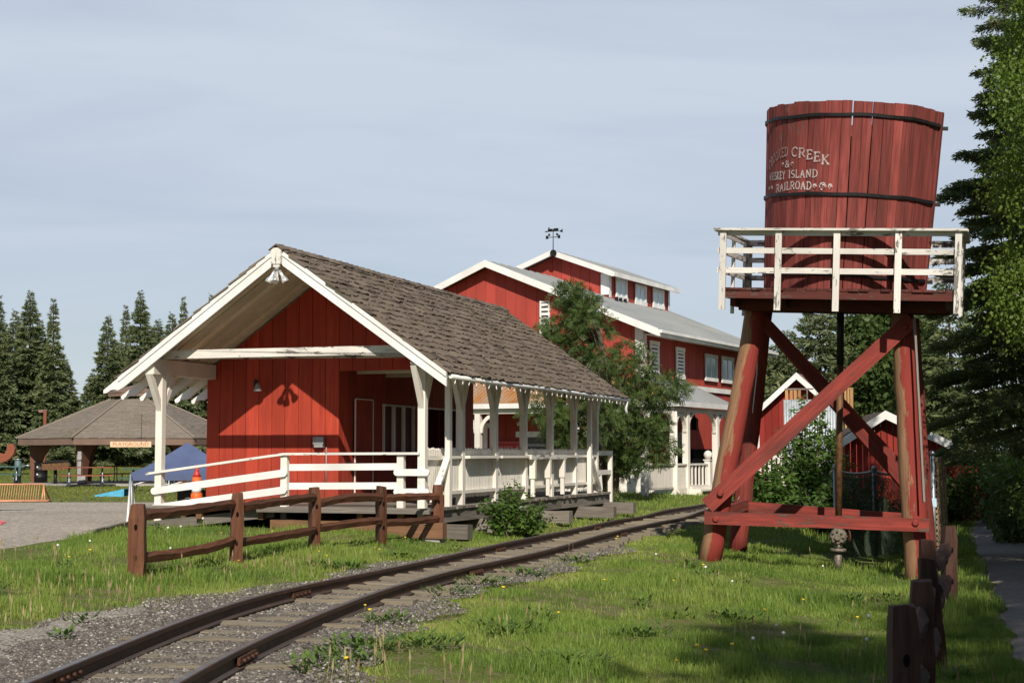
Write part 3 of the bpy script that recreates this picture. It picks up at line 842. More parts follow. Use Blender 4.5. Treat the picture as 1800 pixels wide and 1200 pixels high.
# picket railing between the posts
for k in range(6):
    a, b = PV[k] + .07, PV[k + 1] - .07
    rl = MB(); rl.box(2.53, 2.66 if k not in (0, 5) else 2.56, a, b, 1.40, 1.45); rl.box(2.5, 2.56, a, b, .78, .84)
    rl = rl.build('railing', M['white'], dep)
    pk = MB(); y = a
    while y < b - .03:
        j = random.uniform(-.012, .012)
        pk.prism([(2.478, y, .71 + j), (2.478, y + .066, .71 + j), (2.478, y + .066, 1.55 + j), (2.478, y + .033, 1.585 + j), (2.478, y, 1.55 + j)], (.02, 0, 0))
        y += .083
    pk.build('pickets', M['white'], rl)
sh = MB(); sh.box(2.57, 2.72, PV[2] + 1.75, PV[2] + 4.2, 1.37, 1.46); sh = sh.build('outer_shelf', M['white_peel'], dep)
for v in (PV[2] + 1.95, PV[2] + 3.0, PV[2] + 4.05):
    mb = MB(); mb.box(2.60, 2.72, v - .05, v + .05, .98, 1.368); mb.box(2.62, 2.7, v - .03, v + .03, .62, .978); mb.build('shelf_leg', M['white'], sh)
# rear steps railing stub
st = thing('stair_railing', 'short white stair railing at the far end of the station porch', 'railing', (0, 0, 0)); st.location = DEP; st.rotation_euler = (0, 0, -DA)
for z in (1.44, .98):
    mb = MB(); mb.box(2.44, 2.52, 11.53, 13.0, z, z + .11); mb.build('rail', M['white'], st)
mb = MB(); mb.box(2.43, 2.53, 12.85, 12.95, .1, 1.43); mb.build('post', M['white'], st)
# deck, joists, beams
mb = MB(); v = .18
while v < LEN - .05:
    mb.box(-2.6, 2.74 + random.uniform(-.02, .03), v, v + .135, ZD - .045, ZD); v += .142
mb.build('deck', M['grey_wood'], dep)
mb = MB(); mb.box(-.4, 2.76, .10, .17, ZD - .085, ZD - .02); mb.build('deck_edge', M['grey_wood'], dep)
mb = MB()
for a, b in ((.2, 4.1), (4.12, 8.0), (8.02, LEN)): mb.box(2.62, 2.70, a, b, ZD - .26, ZD - .05)
mb.build('deck_edge', M['grey_wood'], dep)
mb = MB()
for u in (-1.6, -.4, .6, 1.45, 2.2): mb.box(u - .05, u + .05, .25, LEN - .2, .36, ZD - .05)
mb.build('joists', M['brown_beam'], dep)
mb = MB(); mb.beam((-.2, .32, .24), (2.95, .32, .22), .2, .25, seg=8, jit=.006); mb.build('support_beam', M['brown_beam'], dep)
for v, u1, z in ((1.0, 3.15, .17), (2.9, 3.35, .19), (6.6, 3.3, .2), (9.4, 3.5, .2), (11.6, 3.4, .22)):
    mb = MB(); mb.beam((-.5, v, z + .02), (u1, v, z), .26, .24, seg=10, jit=.008); mb.build('support_beam', M['grey_wood'], dep)
for u, v in ((.65, .35), (2.72, .4), (-1.2, 1.0)):
    mb = MB(); mb.box(u - .16, u + .16, v - .14, v + .14, -.05, .12); mb.build('footing', M['concrete'], dep)
mb = MB(); mb.box(-2.58, 2.5, 1.5, 1.56, -.05, .5); mb.box(2.3, 2.36, 1.5, LEN - .2, -.05, .5); mb.build('underfloor_shade', M['dark'], dep)  # near-black sheets, under-deck shade put into the colour
# rafter tails: scrolled on the left eave, plain on the track side
for k in range(18):
    v = .62 + k * .62
    x0, x1 = -2.66, -EU - .34
    mb = MB(); t = -.085; bot = [(.62, .19), (.46, .19), (.36, .20), (.28, .19), (.21, .135), (.14, .10), (.07, .105), (.02, .07)]
    mb.prism([(x0, v, zr(x0) + t), (x1, v, zr(x1) + t)] + [(x1 + d, v, zr(x1 + d) + t - b) for d, b in bot[::-1]] + [(x0, v, zr(x0) + t - .19)], (0, .055, 0), (-1, 0, -RS)); mb.build('rafter_tail', M['white_clean'], dep)
for k in range(24):
    v = .4 + k * .49
    mb = MB(); mb.prism([(2.62, v, zr(2.62) - .085), (EU - .01, v, zr(EU) - .085), (EU - .01, v, zr(EU) - .17), (2.62, v, zr(2.62) - .2)], (0, .05, 0), (1, 0, -RS)); mb.build('rafter_tail', M['white'], dep)
mb = MB(); mb.tube([(EU + .04, .1, ZE - .105), (EU + .04, 3, ZE - .12), (EU + .05, 6, ZE - .10), (EU + .04, 9, ZE - .115), (EU + .04, LEN + .25, ZE - .11)], .038, 10); mb.build('gutter_pipe', M['plastic_white'], dep)
bulb = None
for k in range(34):
    v = .3 + k * .345
    if bulb is None:
        b = MB(); b.tube([(0, 0, .03), (0, 0, -.02), (0, 0, -.05), (0, 0, -.085)], [.008, .009, .014, .006], 7); bulb = b.build('hanging_bulb', M['plastic_white'], dep); o = bulb
    else: o = bulb.copy(); COL.objects.link(o); o.parent = dep
    o.location = (EU + .05, v, ZE - .155 + random.uniform(-.01, .01)); o.rotation_euler = (random.uniform(-.3, .3), random.uniform(-.2, .3), 0)
mb = MB(); mb.tube([(EU + .04, LEN + .0, ZE - .14), (EU + .0, LEN + .05, ZE - .3), (EU + .02, LEN + .05, ZE - .42)], .035, 8); mb.build('downspout', M['plastic_white'], dep)
# fittings on the front wall
lp = MB(); lp.box(-1.62, -1.56, V1 - .03, V1 - .008, 2.68, 2.86); lp.tube([(-1.56, V1 - .03, 2.80), (-1.5, V1 - .2, 2.86), (-1.44, V1 - .22, 2.78)], .014, 7)
lp = lp.build('wall_lamp', M['black_iron'], dep)
mb = MB(); mb.tube([(-1.44, V1 - .22, 2.79), (-1.44, V1 - .22, 2.73), (-1.44, V1 - .22, 2.64)], [.03, .05, .085], 12); mb.build('lamp_shade', M['steel_grey'], lp)
mb = MB(); mb.box(-.33, -.16, V1 - .12, V1 - .008, 1.60, 1.78); mb.box(-.35, -.14, V1 - .126, V1 - .121, 1.66, 1.79); mb.tube([(-.12, V1 - .03, 1.60), (-.12, V1 - .03, .95)], .012, 6); mb.build('electric_box', M['steel_grey'], dep)
mb = MB(); mb.prism([(UL - .05, 6.4, 2.42), (UL - .72, 6.4, 2.30), (UL - .72, 6.4, 2.24), (UL - .05, 6.4, 2.34)], (0, 1.4, 0)); mb.build('side_awning', M['white_clean'], dep)
ch = MB()
for k in range(16): ch.tube([(-3.35, 1.2, 2.2 - k * .045), (-3.35 + random.uniform(-.006, .006), 1.2, 2.2 - k * .045 - .03)], .007, 5)
ch.tube([(-3.35, 1.2, 1.52), (-3.35, 1.2, 1.46)], .016, 8); ch.build('hanging_chain', M['grey_wood'], dep)
# ------------------------------------------------------------------ access ramp in front of the station
rp = thing('access_ramp', 'white railed wooden ramp climbing to the station deck along its front', 'ramp', DEP, -DA)
RZ = lambda u: np.interp(u, [-3.0, -.15, 3], [.26, .575, .575])
mb = MB(); u = -2.95
while u < -.2:
    a, b = float(RZ(u)), float(RZ(u + .135)); mb.prism([(u, .45, a), (u + .135, .45, b), (u + .135, 2.2, b), (u, 2.2, a)], (0, 0, -.04), (0, 1, 0)); u += .142
mb.build('ramp_deck', M['grey_wood'], rp)
for v in (.36, 2.14):
    mb = MB(); mb.prism([(-3.05, v, .25), (-.2, v, .56), (-.2, v, .40), (-3.05, v, .09)], (0, .06, 0), (1, 0, .11)); mb.build('stringer', M['grey_wood'], rp)
mb = MB(); mb.prism([(-3.0, 2.05, .34), (-.2, 2.05, .67), (-.2, 2.05, .58), (-3.0, 2.05, .26)], (0, .07, 0), (1, 0, .11)); mb.build('curb', M['fascia'], rp)
def rboard(p, q, h, t=.045, mat='white_clean', round_a=False, round_b=False):
    """flat rail board in the front plane, ends rounded where asked"""
    p, q = Vector(p), Vector(q); d = (q - p).normalized(); up = Vector((-d.z, 0, d.x)); pts = []
    def cap(c, s):
        return [c + d * (s * math.cos(a) * h / 2) + up * (math.sin(a) * h / 2 * s) for a in [(-90 + 22.5 * k) * PI / 180 for k in range(9)]]
    pts += cap(p, -1) if round_a else [p + up * h / 2, p - up * h / 2]
    pts += cap(q, 1) if round_b else [q - up * h / 2, q + up * h / 2]
    mb = MB(); mb.prism(pts, (0, -t, 0), d); return mb.build('rail', M[mat], rp)
VF = V0 - .068
rboard((-2.55, VF, .83), (-.02, VF, 1.155), .125, round_a=True, round_b=True)
rboard((-2.55, VF, .53), (-.02, VF, .865), .125, round_a=True, round_b=True)
rboard((-.06 + .1, VF + .10, 1.25), (2.05, VF + .10, 1.27), .115)
rboard((-.06 + .1, VF + .10, .93), (2.05, VF + .10, .95), .115)
rboard((2.08, VF, 1.175), (2.60, VF, 1.175), .115, round_a=True, round_b=True)
rboard((2.08, VF, .85), (2.60, VF, .85), .115, round_a=True, round_b=True)
for a, b in (((-2.72, 1.13), (-.02, 1.48)), ((-.018, 1.48), (2.48, 1.49))):
    mb = MB(); mb.beam((a[0], V0 - .03, a[1]), (b[0], V0 - .03, b[1]), .16, .04, (0, 0, 1)); mb.build('handrail', M['white_peel'], rp)
for u, zb, zt in ((-.04, .20, 1.45), (2.12, .20, 1.46)):
    mb = MB(); mb.box(u - .06, u + .06, V0 - .062, V0 + .04, ZD - .05, zt); pp = mb.build('post', M['white'], rp)
    mb = MB(); mb.box(u - .055, u + .055, V0 - .058, V0 + .03, zb, ZD - .052); mb.build('post_foot', M['grey_wood'], pp)
# ------------------------------------------------------------------ water tower
OT = at_ground(1247, 984)
TA = math.radians(17)
EUt, EVt = Vector((math.cos(TA), -math.sin(TA), 0)), Vector((math.sin(TA), math.cos(TA), 0))
def tp(px, py, v):
    """point where the sight line through a photo pixel meets the tower's plane v (metres behind the front legs)"""
    r = ray(px, py); o = OT + EVt * v
    return EYE + r * ((o - EYE).dot(EVt) / r.dot(EVt))
tow = thing('water_tower', 'leaning red wooden water tower tank on timber legs with a white railed platform', 'water tower', OT)
TW = lambda p: Vector(p) - OT
def leg(a, b, ra, rb, mat='bare_log', name='leg'):
    mb = MB(TW); n = 14
    pts = [a + (b - a) * (k / n) for k in range(n + 1)]
    pts = [p + Vector((random.uniform(-.012, .012), random.uniform(-.012, .012), 0)) if 0 < i < n else p for i, p in enumerate(pts)]
    pts[0] = pts[0] + (pts[0] - pts[1]) * .3
    mb.tube(pts, [ra + (rb - ra) * k / n for k in range(n + 1)], 16, True, jit=.05)
    return mb.build(name, M[mat], tow)
fl0, fl1 = tp(1247, 984, 0), tp(1331, 532, .45)
fr0, fr1 = tp(1614, 1022, 0), tp(1586, 548, .45)
bl0, bl1 = tp(1297, 968, 2.3), tp(1343, 545, 2.0)
br0, br1 = tp(1629, 985, 2.3), tp(1600, 560, 2.0)
leg(fl0, fl1, .17, .15); leg(fr0, fr1, .185, .16)
leg(bl0, bl1, .15, .14, 'tower_red'); leg(br0, br1, .15, .14, 'tower_red')
def tbeam(a, b, w, h, mat='tower_red', name='brace', up=(0, 0, 1), parent=None):
    mb = MB(TW); mb.beam(a, b, w, h, up, seg=8, jit=.004); return mb.build(name, M[mat], parent or tow)
d1a, d1b = tp(1243, 889, -.24), tp(1603, 561, .19)
diag = tbeam(d1a, d1b, .07, .235)
tbeam(tp(1349, 572, 1.85), tp(1610, 852, 2.05), .07, .19)
lowa, lowb = tp(1239, 909, -.23), tp(1634, 923, -.23)
low = tbeam(lowa, lowb, .09, .185)
tbeam(tp(1312, 890, 2.1), tp(1628, 914, 2.1), .09, .17)
tbeam(tp(1250, 905, -.05), tp(1318, 885, 2.3), .08, .16)
tbeam(tp(1606, 920, -.05), tp(1628, 905, 2.3), .08, .16)
tbeam(tp(1338, 560, .5), tp(1628, 895, 2.2), .07, .16)
for px, py, v, par in ((1266, 867, -.275, diag), (1258, 912, -.275, low), (1609, 919, -.275, low), (1590, 575, .14, diag)):
    c = tp(px, py, v); mb = MB(TW); mb.tube([c + EVt * .02, c - EVt * .012, c - EVt * .03], [.05, .05, .03], 10); mb.build('bolt_washer', M['tower_red'], par)
# platform frame of axes: a along the front, b to the back, c up
PF = tp(1259, 401, -.62); PR = tp(1697, 402, -.62); PB = tp(1301, 423, 2.05)
ea = (PR - PF).normalized(); eb = (PB - PF); WB = (PR - PF).length
eb = (eb - ea * eb.dot(ea)); DB = eb.length; eb.normalize(); ec = ea.cross(eb)
PT = lambda p: PF + ea * p[0] + eb * p[1] + ec * p[2] - OT
def cpix(px, py, v=-.62): return (tp(px, py, v) - PF).dot(ec)
cd = cpix(1475, 507); cb = cpix(1475, 526); cp_ = cpix(1475, 545)
plat = MB(PT); a = .06
while a < WB - .1:
    w = random.uniform(.12, .16); plat.box(a, min(a + w, WB - .06), .03 + random.uniform(-.02, .02), DB - .03, cd - .035, cd + random.uniform(-.004, .004)); a += w + .012
plat = plat.build('platform_deck', M['deck_wood'], tow)
mb = MB(PT); mb.box(.09, WB - .1, .05, .11, cb, cd - .037); mb.box(.09, WB - .1, DB - .11, DB - .05, cb, cd - .037); mb.build('rim_joist', M['deck_wood'], plat)
mb = MB(PT)
for k in range(9):
    a = .12 + (WB - .24) * k / 8; mb.box(a - .03, a + .03, .112, DB - .112, cb + .01, cd - .037)
mb.build('joists', M['deck_wood'], plat)
for b in (.78, DB - .62):
    mb = MB(PT); mb.box(.25, WB - .25, b - .09, b + .09, cb - .16, cb + .008); mb.build('bearer', M['deck_wood'], tow)
for a in (.22, .95, WB - .95, WB - .2):
    mb = MB(PT); mb.box(a - .045, a + .045, .35, DB - .2, cb - .11, cb + .006); mb.build('cross_bearer', M['deck_wood'], plat)
for a in (.03, .26, .497, .742, .975):
    aa = a * WB
    mb = MB(PT); mb.box(aa - .046, aa + .046, .0, .048, cp_ + random.uniform(-.03, .02), -.035); mb.build('railing_post', M['white_peel'], tow)
    mb = MB(PT); mb.box(aa - .046, aa + .046, DB - .048, DB, cp_ + random.uniform(-.03, .02), -.035); mb.build('railing_post', M['white_peel'], tow)
for b in (.16, .5, .9):
    for a0 in (.03, WB - .075):
        bb = b * DB if b < .9 else DB - .16
        mb = MB(PT); mb.box(a0 - .0, a0 + .045, bb - .045, bb + .045, cp_ - random.uniform(-.02, .08), -.035); mb.build('railing_post', M['white_peel'], tow)
for c0, c1 in ((cpix(1475, 414), cpix(1475, 405)), (cpix(1475, 446), cpix(1475, 436)), (cpix(1475, 481), cpix(1475, 471))):
    for args in ((.02, WB - .02, .05, .085), (.02, WB - .02, DB - .085, DB - .05)):
        mb = MB(PT); mb.beam((args[0], (args[2] + args[3]) / 2, (c0 + c1) / 2), (args[1], (args[2] + args[3]) / 2, (c0 + c1) / 2), .035, c1 - c0, seg=8, jit=.003); mb.build('rail', M['white_peel'], tow)
    for a0 in (.076, WB - .076):
        mb = MB(PT); mb.beam((a0, .09, (c0 + c1) / 2), (a0, DB - .09, (c0 + c1) / 2), .035, c1 - c0, seg=6, jit=.003); mb.build('rail', M['white_peel'], tow)
for p, q in (((-.03, .03, -.015), (WB + .03, .03, -.015)), ((-.03, DB - .03, -.015), (WB + .03, DB - .03, -.015)), ((.03, .105, -.015), (.03, DB - .105, -.015)), ((WB - .03, .105, -.015), (WB - .03, DB - .105, -.015))):
    mb = MB(PT); mb.beam(p, q, .145, .034, (0, 0, 1)); mb.build('rail_cap', M['white_peel'], tow)
# tank: staves, hoops, lid
def pixx(P):
    d = P - EYE; return 900 + FPX * d.x / (d.y * CP + d.z * SP)
a = WB / 2
for _ in range(30):
    tb = PF + ea * a + eb * (DB * .5) + ec * cd; a += (1482 - pixx(tb)) * tb.y / FPX
tb = PF + ea * a + eb * (DB * .5) + ec * (cd + .003)
tt = at_y(1500.5, 200, tb.y - .23)
ax = (tt - tb); HT = ax.length; ax.normalize()
toc = Vector((EYE.x - tb.x, EYE.y - tb.y, 0)).normalized(); tn = (toc - ax * toc.dot(ax)).normalized(); ts = ax.cross(tn) * -1
if ts.x < 0: ts = -ts
RB, RT = 139 * (tb.y) / FPX * .995, 153 * tt.y / FPX * .995
rad = lambda t: RB + (RT - RB) * t
def TK(phi, t, off=0.0):
    r = rad(t) + off
    return tb + ax * (HT * t) + (tn * math.cos(phi) + ts * math.sin(phi)) * r - OT
tk = MB(); NS = 62
rs = random.Random(5)
ph = 0
ws = [rs.uniform(.7, 1.3) for _ in range(NS)]; tot = sum(ws)
for k in range(NS):
    dphi = 2 * PI * ws[k] / tot; p0, p1 = ph + .0022, ph + dphi - rs.choice([.002, .003, .003, .010]); ph += dphi
    th = .05; o = rs.uniform(-.005, .006); tp_ = 1 + rs.uniform(-.004, .004); var = rs.random()
    if abs((p1 % (2 * PI)) - 1.42) < .1: o += .03
    s0, o2 = rs.random() * 20, rs.random() * 9
    nz = 5; ring = []
    for i in range(nz + 1):
        t = -.03 + (tp_ + .03) * i / nz
        ring.append([tk.v(TK(p0, t, o)), tk.v(TK(p1, t, o + rs.uniform(-.002, .002))), tk.v(TK(p1, t, o - th)), tk.v(TK(p0, t, o - th))])
    w = (p1 - p0) * RB
    for i in range(nz):
        u0, u1 = s0 + HT * i / nz, s0 + HT * (i + 1) / nz
        for q in range(4):
            q2 = (q + 1) % 4; c0 = o2 + (w if q in (1, 2) else 0)
            tk.f((ring[i][q], ring[i][q2], ring[i + 1][q2], ring[i + 1][q]), ((u0, o2 + (w if q in (1, 2) else 0)), (u0, o2 + (w if q2 in (1, 2) else 0)), (u1, o2 + (w if q2 in (1, 2) else 0)), (u1, o2 + (w if q in (1, 2) else 0))), var)
    tk.f(tuple(ring[-1]), ((s0, o2),) * 4, var); tk.f(tuple(ring[0][::-1]), ((s0, o2),) * 4, var)
tank = tk.build('tank', M['tank_red'], tow)
mb = MB()
for t in (.02, .80):
    pts = [TK(2 * PI * k / 40, t, -.055) for k in range(40)]; mb.prism(pts, ax * .04, (1, 0, 0))
mb.build('tank_floor', M['deck_wood'], tank)
for t, sag in ((.925, .012), (.505, .0), (.075, .0)):
    mb = MB(); N = 72; rings = []
    for k in range(N + 1):
        p = 2 * PI * k / N; tt_ = t + sag * math.sin(p * 3 + 1) * .2 + .002 * math.sin(p * 11)
        rings.append([mb.v(TK(p, tt_ - .0085, .013)), mb.v(TK(p, tt_ - .0085, .030)), mb.v(TK(p, tt_ + .0085, .030)), mb.v(TK(p, tt_ + .0085, .013))])
    for k in range(N):
        for q in range(4):
            q2 = (q + 1) % 4; mb.f((rings[k][q], rings[k][q2], rings[k + 1][q2], rings[k + 1][q]), ((0, 0),) * 4, .5, False)
    c = TK(1.5, t, .045); mb.beam(c - ts * .05, c + ts * .06, .05, .05)
    mb.build('hoop', M['black_iron'], tank)
# painted lettering on the tank: strokes with serifs
def arc(cx, cy, rx, ry, a0, a1, n=10):
    return [(cx + rx * math.cos(math.radians(a0 + (a1 - a0) * k / n)), cy + ry * math.sin(math.radians(a0 + (a1 - a0) * k / n))) for k in range(n + 1)]
GL = {
 'C': (.66, [arc(.36, .5, .34, .5, 48, 312, 14), [(.6, .98), (.6, .72)]]),
 'R': (.72, [[(.12, 0), (.12, 1)], [(.12, 1), (.36, 1)] + arc(.36, .75, .24, .25, 90, -90)[1:] + [(.12, .5)], [(.34, .5), (.66, .04)], [(0, 0), (.24, 0)], [(0, 1), (.14, 1)], [(.6, .03), (.74, .06)]]),
 'O': (.72, [arc(.36, .5, .32, .5, 0, 360, 18)]),
 'K': (.72, [[(.12, 0), (.12, 1)], [(.6, 1), (.14, .46)], [(.26, .58), (.62, 0)], [(0, 0), (.24, 0)], [(0, 1), (.24, 1)], [(.5, 1), (.7, 1)], [(.52, 0), (.74, 0)]]),
 'E': (.62, [[(.12, 0), (.12, 1)], [(0, 1), (.54, 1), (.54, .82)], [(.12, .52), (.42, .52)], [(.42, .62), (.42, .42)], [(0, 0), (.58, 0), (.58, .2)]]),
 'D': (.72, [[(.12, 0), (.12, 1)], [(0, 1), (.3, 1)] + arc(.3, .5, .36, .5, 90, -90, 12)[1:] + [(0, 0)]]),
 'W': (.92, [[(.1, 1), (.28, 0), (.46, .9), (.64, 0), (.82, 1)], [(0, 1), (.2, 1)], [(.72, 1), (.92, 1)]]),
 'H': (.74, [[(.12, 0), (.12, 1)], [(.6, 0), (.6, 1)], [(.12, .52), (.6, .52)], [(0, 0), (.24, 0)], [(0, 1), (.24, 1)], [(.48, 0), (.72, 0)], [(.48, 1), (.72, 1)]]),
 'I': (.32, [[(.15, 0), (.15, 1)], [(.02, 0), (.28, 0)], [(.02, 1), (.28, 1)]]),
 'S': (.6, [arc(.3, .74, .24, .26, 30, 270, 10) + arc(.3, .25, .26, .25, 90, -150, 10)[1:]]),
 'Y': (.7, [[(.06, 1), (.34, .48), (.62, 1)], [(.34, .48), (.34, 0)], [(.22, 0), (.46, 0)], [(0, 1), (.14, 1)], [(.54, 1), (.7, 1)]]),
 'L': (.58, [[(.12, 0), (.12, 1)], [(0, 1), (.24, 1)], [(0, 0), (.54, 0), (.54, .22)]]),
 'A': (.74, [[(.08, 0), (.36, 1), (.64, 0)], [(.18, .34), (.54, .34)], [(0, 0), (.18, 0)], [(.52, 0), (.74, 0)]]),
 'N': (.76, [[(.12, 0), (.12, 1), (.62, 0), (.62, 1)], [(0, 0), (.24, 0)], [(.5, 1), (.74, 1)]]),
 '&': (.7, [[(.64, .02), (.2, .7)] + arc(.34, .8, .16, .18, 200, -20, 8) + [(.14, .3)] + arc(.3, .22, .2, .22, 160, 350, 8) + [(.64, .5)]]),
 ' ': (.4, []),
}
def strip_on(mb, pts, w, place):
    pts = [Vector((p[0], p[1], 0)) for p in pts]
    out = []
    for i, p in enumerate(pts):
        d = (pts[min(i + 1, len(pts) - 1)] - pts[max(i - 1, 0)]).normalized(); n = Vector((-d.y, d.x, 0)) * w / 2
        out.append((p + n, p - n))
    for (a, b), (c, d) in zip(out[:-1], out[1:]):
        ids = [mb.v(place(q.x, q.y)) for q in (b, d, c, a)]
        mb.f(tuple(ids), tuple((q.x * 2, q.y * 2) for q in (b, d, c, a)), random.random())
def write(mb, text, h, place, phi0, phi1, tfun, stroke=.15, R=1.3):
    """place text between two angles; tfun gives the baseline height fraction along the text"""
    tot = sum(GL[c][0] for c in text) + .14 * (len(text) - 1); x = 0
    sc = (phi1 - phi0) / tot
    for c in text:
        gw, st = GL[c]
        for s in st:
            dense = []
            for (x0, y0), (x1, y1) in zip(s[:-1], s[1:]):
                n = max(1, int(math.hypot(x1 - x0, y1 - y0) / .2))
                dense += [(x0 + (x1 - x0) * k / n, y0 + (y1 - y0) * k / n) for k in range(n)]
            dense.append(s[-1])
            strip_on(mb, dense, stroke, lambda u, v, x=x, gw=gw: place(phi0 + sc * (x + u), tfun((x + gw / 2) / tot) + v * h / HT))
        x += gw + .14
PL = lambda p, t: TK(p, t, .0075)
R_ = math.radians
LETTER_H = .15
b1 = lambda f: .648 + .066 * math.sin(PI * (f * .94 + .02))
mb = MB(); write(mb, 'CROOKED', .128, PL, R_(-70), R_(-45.5), lambda f: b1(f * .52), .17); mb.build('lettering', M['letter_white'], tank)
mb = MB(); write(mb, 'CREEK', .128, PL, R_(-41.5), R_(-13.5), lambda f: b1(.60 + f * .40), .17); mb.build('lettering', M['letter_white'], tank)
mb = MB(); write(mb, '&', .10, PL, R_(-48), R_(-43.5), lambda f: .652, .13)
for sgn, c0 in ((-1, -50), (1, -41)):
    strip_on(mb, arc(0, 0, .018, .009, 0, 300, 10), .006, lambda u, v, c0=c0: PL(R_(c0) + u, .668 + v))
mb.build('ampersand', M['letter_white'], tank)
mb = MB(); write(mb, 'WHISKEY', .105, PL, R_(-69), R_(-47.5), lambda f: .592, .17); mb.build('lettering', M['letter_white'], tank)
mb = MB(); write(mb, 'ISLAND', .105, PL, R_(-44), R_(-21), lambda f: .594, .17); mb.build('lettering', M['letter_white'], tank)
mb = MB(); write(mb, 'RAILROAD', .108, PL, R_(-57), R_(-25), lambda f: .520 + .012 * math.sin(PI * f * .8), .17); mb.build('lettering', M['letter_white'], tank)
mb = MB()
for c0, r_ in ((-64, .05), (-69, .035), (-22.5, .04), (-17, .07), (-12.0, .04)):
    strip_on(mb, arc(0, 0, r_ * .55, r_ * .26, 40, 390, 14), .008, lambda u, v, c0=c0: PL(R_(c0) + u, .545 + v))
    strip_on(mb, arc(0, 0, r_ * .25, r_ * .12, 200, 500, 10), .007, lambda u, v, c0=c0: PL(R_(c0) + u + .006, .545 + v))
mb.build('scroll_ornament', M['letter_white'], tank)
# pipe and valve
pb = at_ground(1473, 1003); v_p = (pb - OT).dot(EVt)
pt_ = tp(1478, 535, v_p)
def on_pipe(py): 
    f = (1003 - py) / (1003 - 535); return pb + (pt_ - pb) * f
pp = MB(TW); pp.tube([on_pipe(640), on_pipe(915)], .052, 12); pp = pp.build('supply_pipe', M['pipe_rust'], tow)
mb = MB(TW); mb.tube([pt_ + Vector((0, 0, .12)), on_pipe(642)], .056, 12); mb.build('pipe_sleeve', M['black_iron'], pp)
vm = MB(TW); c = on_pipe(943)
vm.tube([on_pipe(916), on_pipe(934)], .05, 12); vm.tube([c - EVt * .09, c - EVt * .05, c + EVt * .05, c + EVt * .09], [.10, .13, .13, .10], 16)
for k in range(8):
    q = c - EVt * .095 + EUt * (.09 * math.cos(k * PI / 4)) + Vector((0, 0, .09 * math.sin(k * PI / 4))); vm.tube([q, q - EVt * .03], .018, 6)
vm.tube([c - EVt * .08, c - EVt * .15], .05, 10); vm.tube([on_pipe(955), on_pipe(964)], .06, 12); vm.tube([on_pipe(964), on_pipe(969)], .12, 14); vm.tube([on_pipe(969), on_pipe(1006)], .06, 12)
vm.build('valve', M['valve'], pp)
hw = MB(TW); hc = c + EUt * .16
hw.tube([hc + EVt * .0 + Vector((0, .085 * math.cos(a), .085 * math.sin(a))) for a in [k * PI / 8 for k in range(17)]], .014, 6, False); hw.tube([c, hc], .018, 6); hw.build('handwheel', M['rail_rust'], pp)
mb = MB(TW); mb.beam(tp(1607, 560, .1), tp(1624, 882, -.28), .03, .06, (0, 1, 0)); mb.build('slack_pole', M['grey_wood'], tow)
cw = [tp(1318, 520, 1.9), tp(1336, 560, 1.8), tp(1330, 660, 1.9), tp(1318, 770, 2.05), tp(1306, 860, 2.1), tp(1296, 880, 2.1)]
mb = MB(TW); mb.tube(cw, .008, 5); mb.build('cable', M['plastic_white'], tow)
# ------------------------------------------------------------------ the big red barn building behind the station
# local axes: x along the gable front (0 at the right corner, negative to the left), y along the side wall to the back
barn = thing('barn_building', 'large red barn with stepped grey metal roofs and white trim behind the station', 'barn', BARN, -BA)
def bp(px, py, y=None, x=None):
    """photo pixel -> barn coordinates on the plane y = const or x = const"""
    r = ray(px, py)
    ex = Vector((BC, -BS, 0)); ey = Vector((BS, BC, 0)); n = ey if y is not None else ex; k = y if y is not None else x
    P = EYE + r * (((BARN + n * k) - EYE).dot(n) / r.dot(n)); d = P - BARN
    return Vector((d.dot(ex), d.dot(ey), P.z))
RX = bp(855, 470, y=-.35).x; RZb = bp(855, 458, y=-.35).z        # ridge
EX = .75; EZ = bp(1156, 578, y=-.35).z
PB_ = (RZb - EZ) / (EX - RX)                                         # pitch
zb = lambda x: RZb - abs(x - RX) * PB_
BL_ = 12.6
GB = .1
mb = MB()
# front gable of vertical boards
wallboards(mb, lambda s, z, o: (s + RX, -o, z), 2 * RX - RX, -RX, GB, lambda s: zb(s + RX) - .16, .4, .04, gap=.012)
mb.build('front_wall', M['barn_red'], barn)
mb = MB(); wallboards(mb, lambda s, z, o: (o, s, z), .03, BL_, GB, lambda s: zb(0) - .16, .4, .04, gap=.012); mb.build('side_wall', M['barn_red'], barn)
mb = MB(); mb.box(2 * RX + .1, -.1, .1, BL_ - .05, GB, zb(0) - .3); mb.build('back_wall', M['barn_red'], barn)
def roof(name, x0, zfun, xs, y0, y1, mat, parent, th=.10, ribs=True):
    mb = MB()
    for sg in xs:
        x1 = x0 + sg[0]; 
        p = [(x0, y0, zfun(x0)), (x1, y0, zfun(x1)), (x1, y1, zfun(x1)), (x0, y1, zfun(x0))]
        mb.prism(p, (0, 0, -th), (1, 0, 0))
        if ribs:
            n = int((y1 - y0) / .6)
            for k in range(1, n):
                yy = y0 + (y1 - y0) * k / n
                mb.beam((x0, yy, zfun(x0) + .012), (x1, yy, zfun(x1) + .012), .05, .03)
    return mb.build(name, M[mat], parent)
def bargeb(name, x0, zfun, w, y, parent, h=.26, both=True, t=.06):
    for sg in ((-1, 1) if both else (1,)):
        mb = MB(); x1 = x0 + sg * w
        mb.prism([(x0, y, zfun(x0) + .01), (x1, y, zfun(x1) + .01), (x1, y, zfun(x1) - h), (x0, y, zfun(x0) - h)], (0, t, 0), (sg, 0, -.4)); mb.build(name, M['white_clean'], parent)
rf = roof('roof', RX, zb, [(-(EX - RX),), ((EX - RX),)], -.42, BL_ + .3, 'metal_roof', barn)
bargeb('bargeboard', RX, zb, EX - RX, -.485, barn, .24)
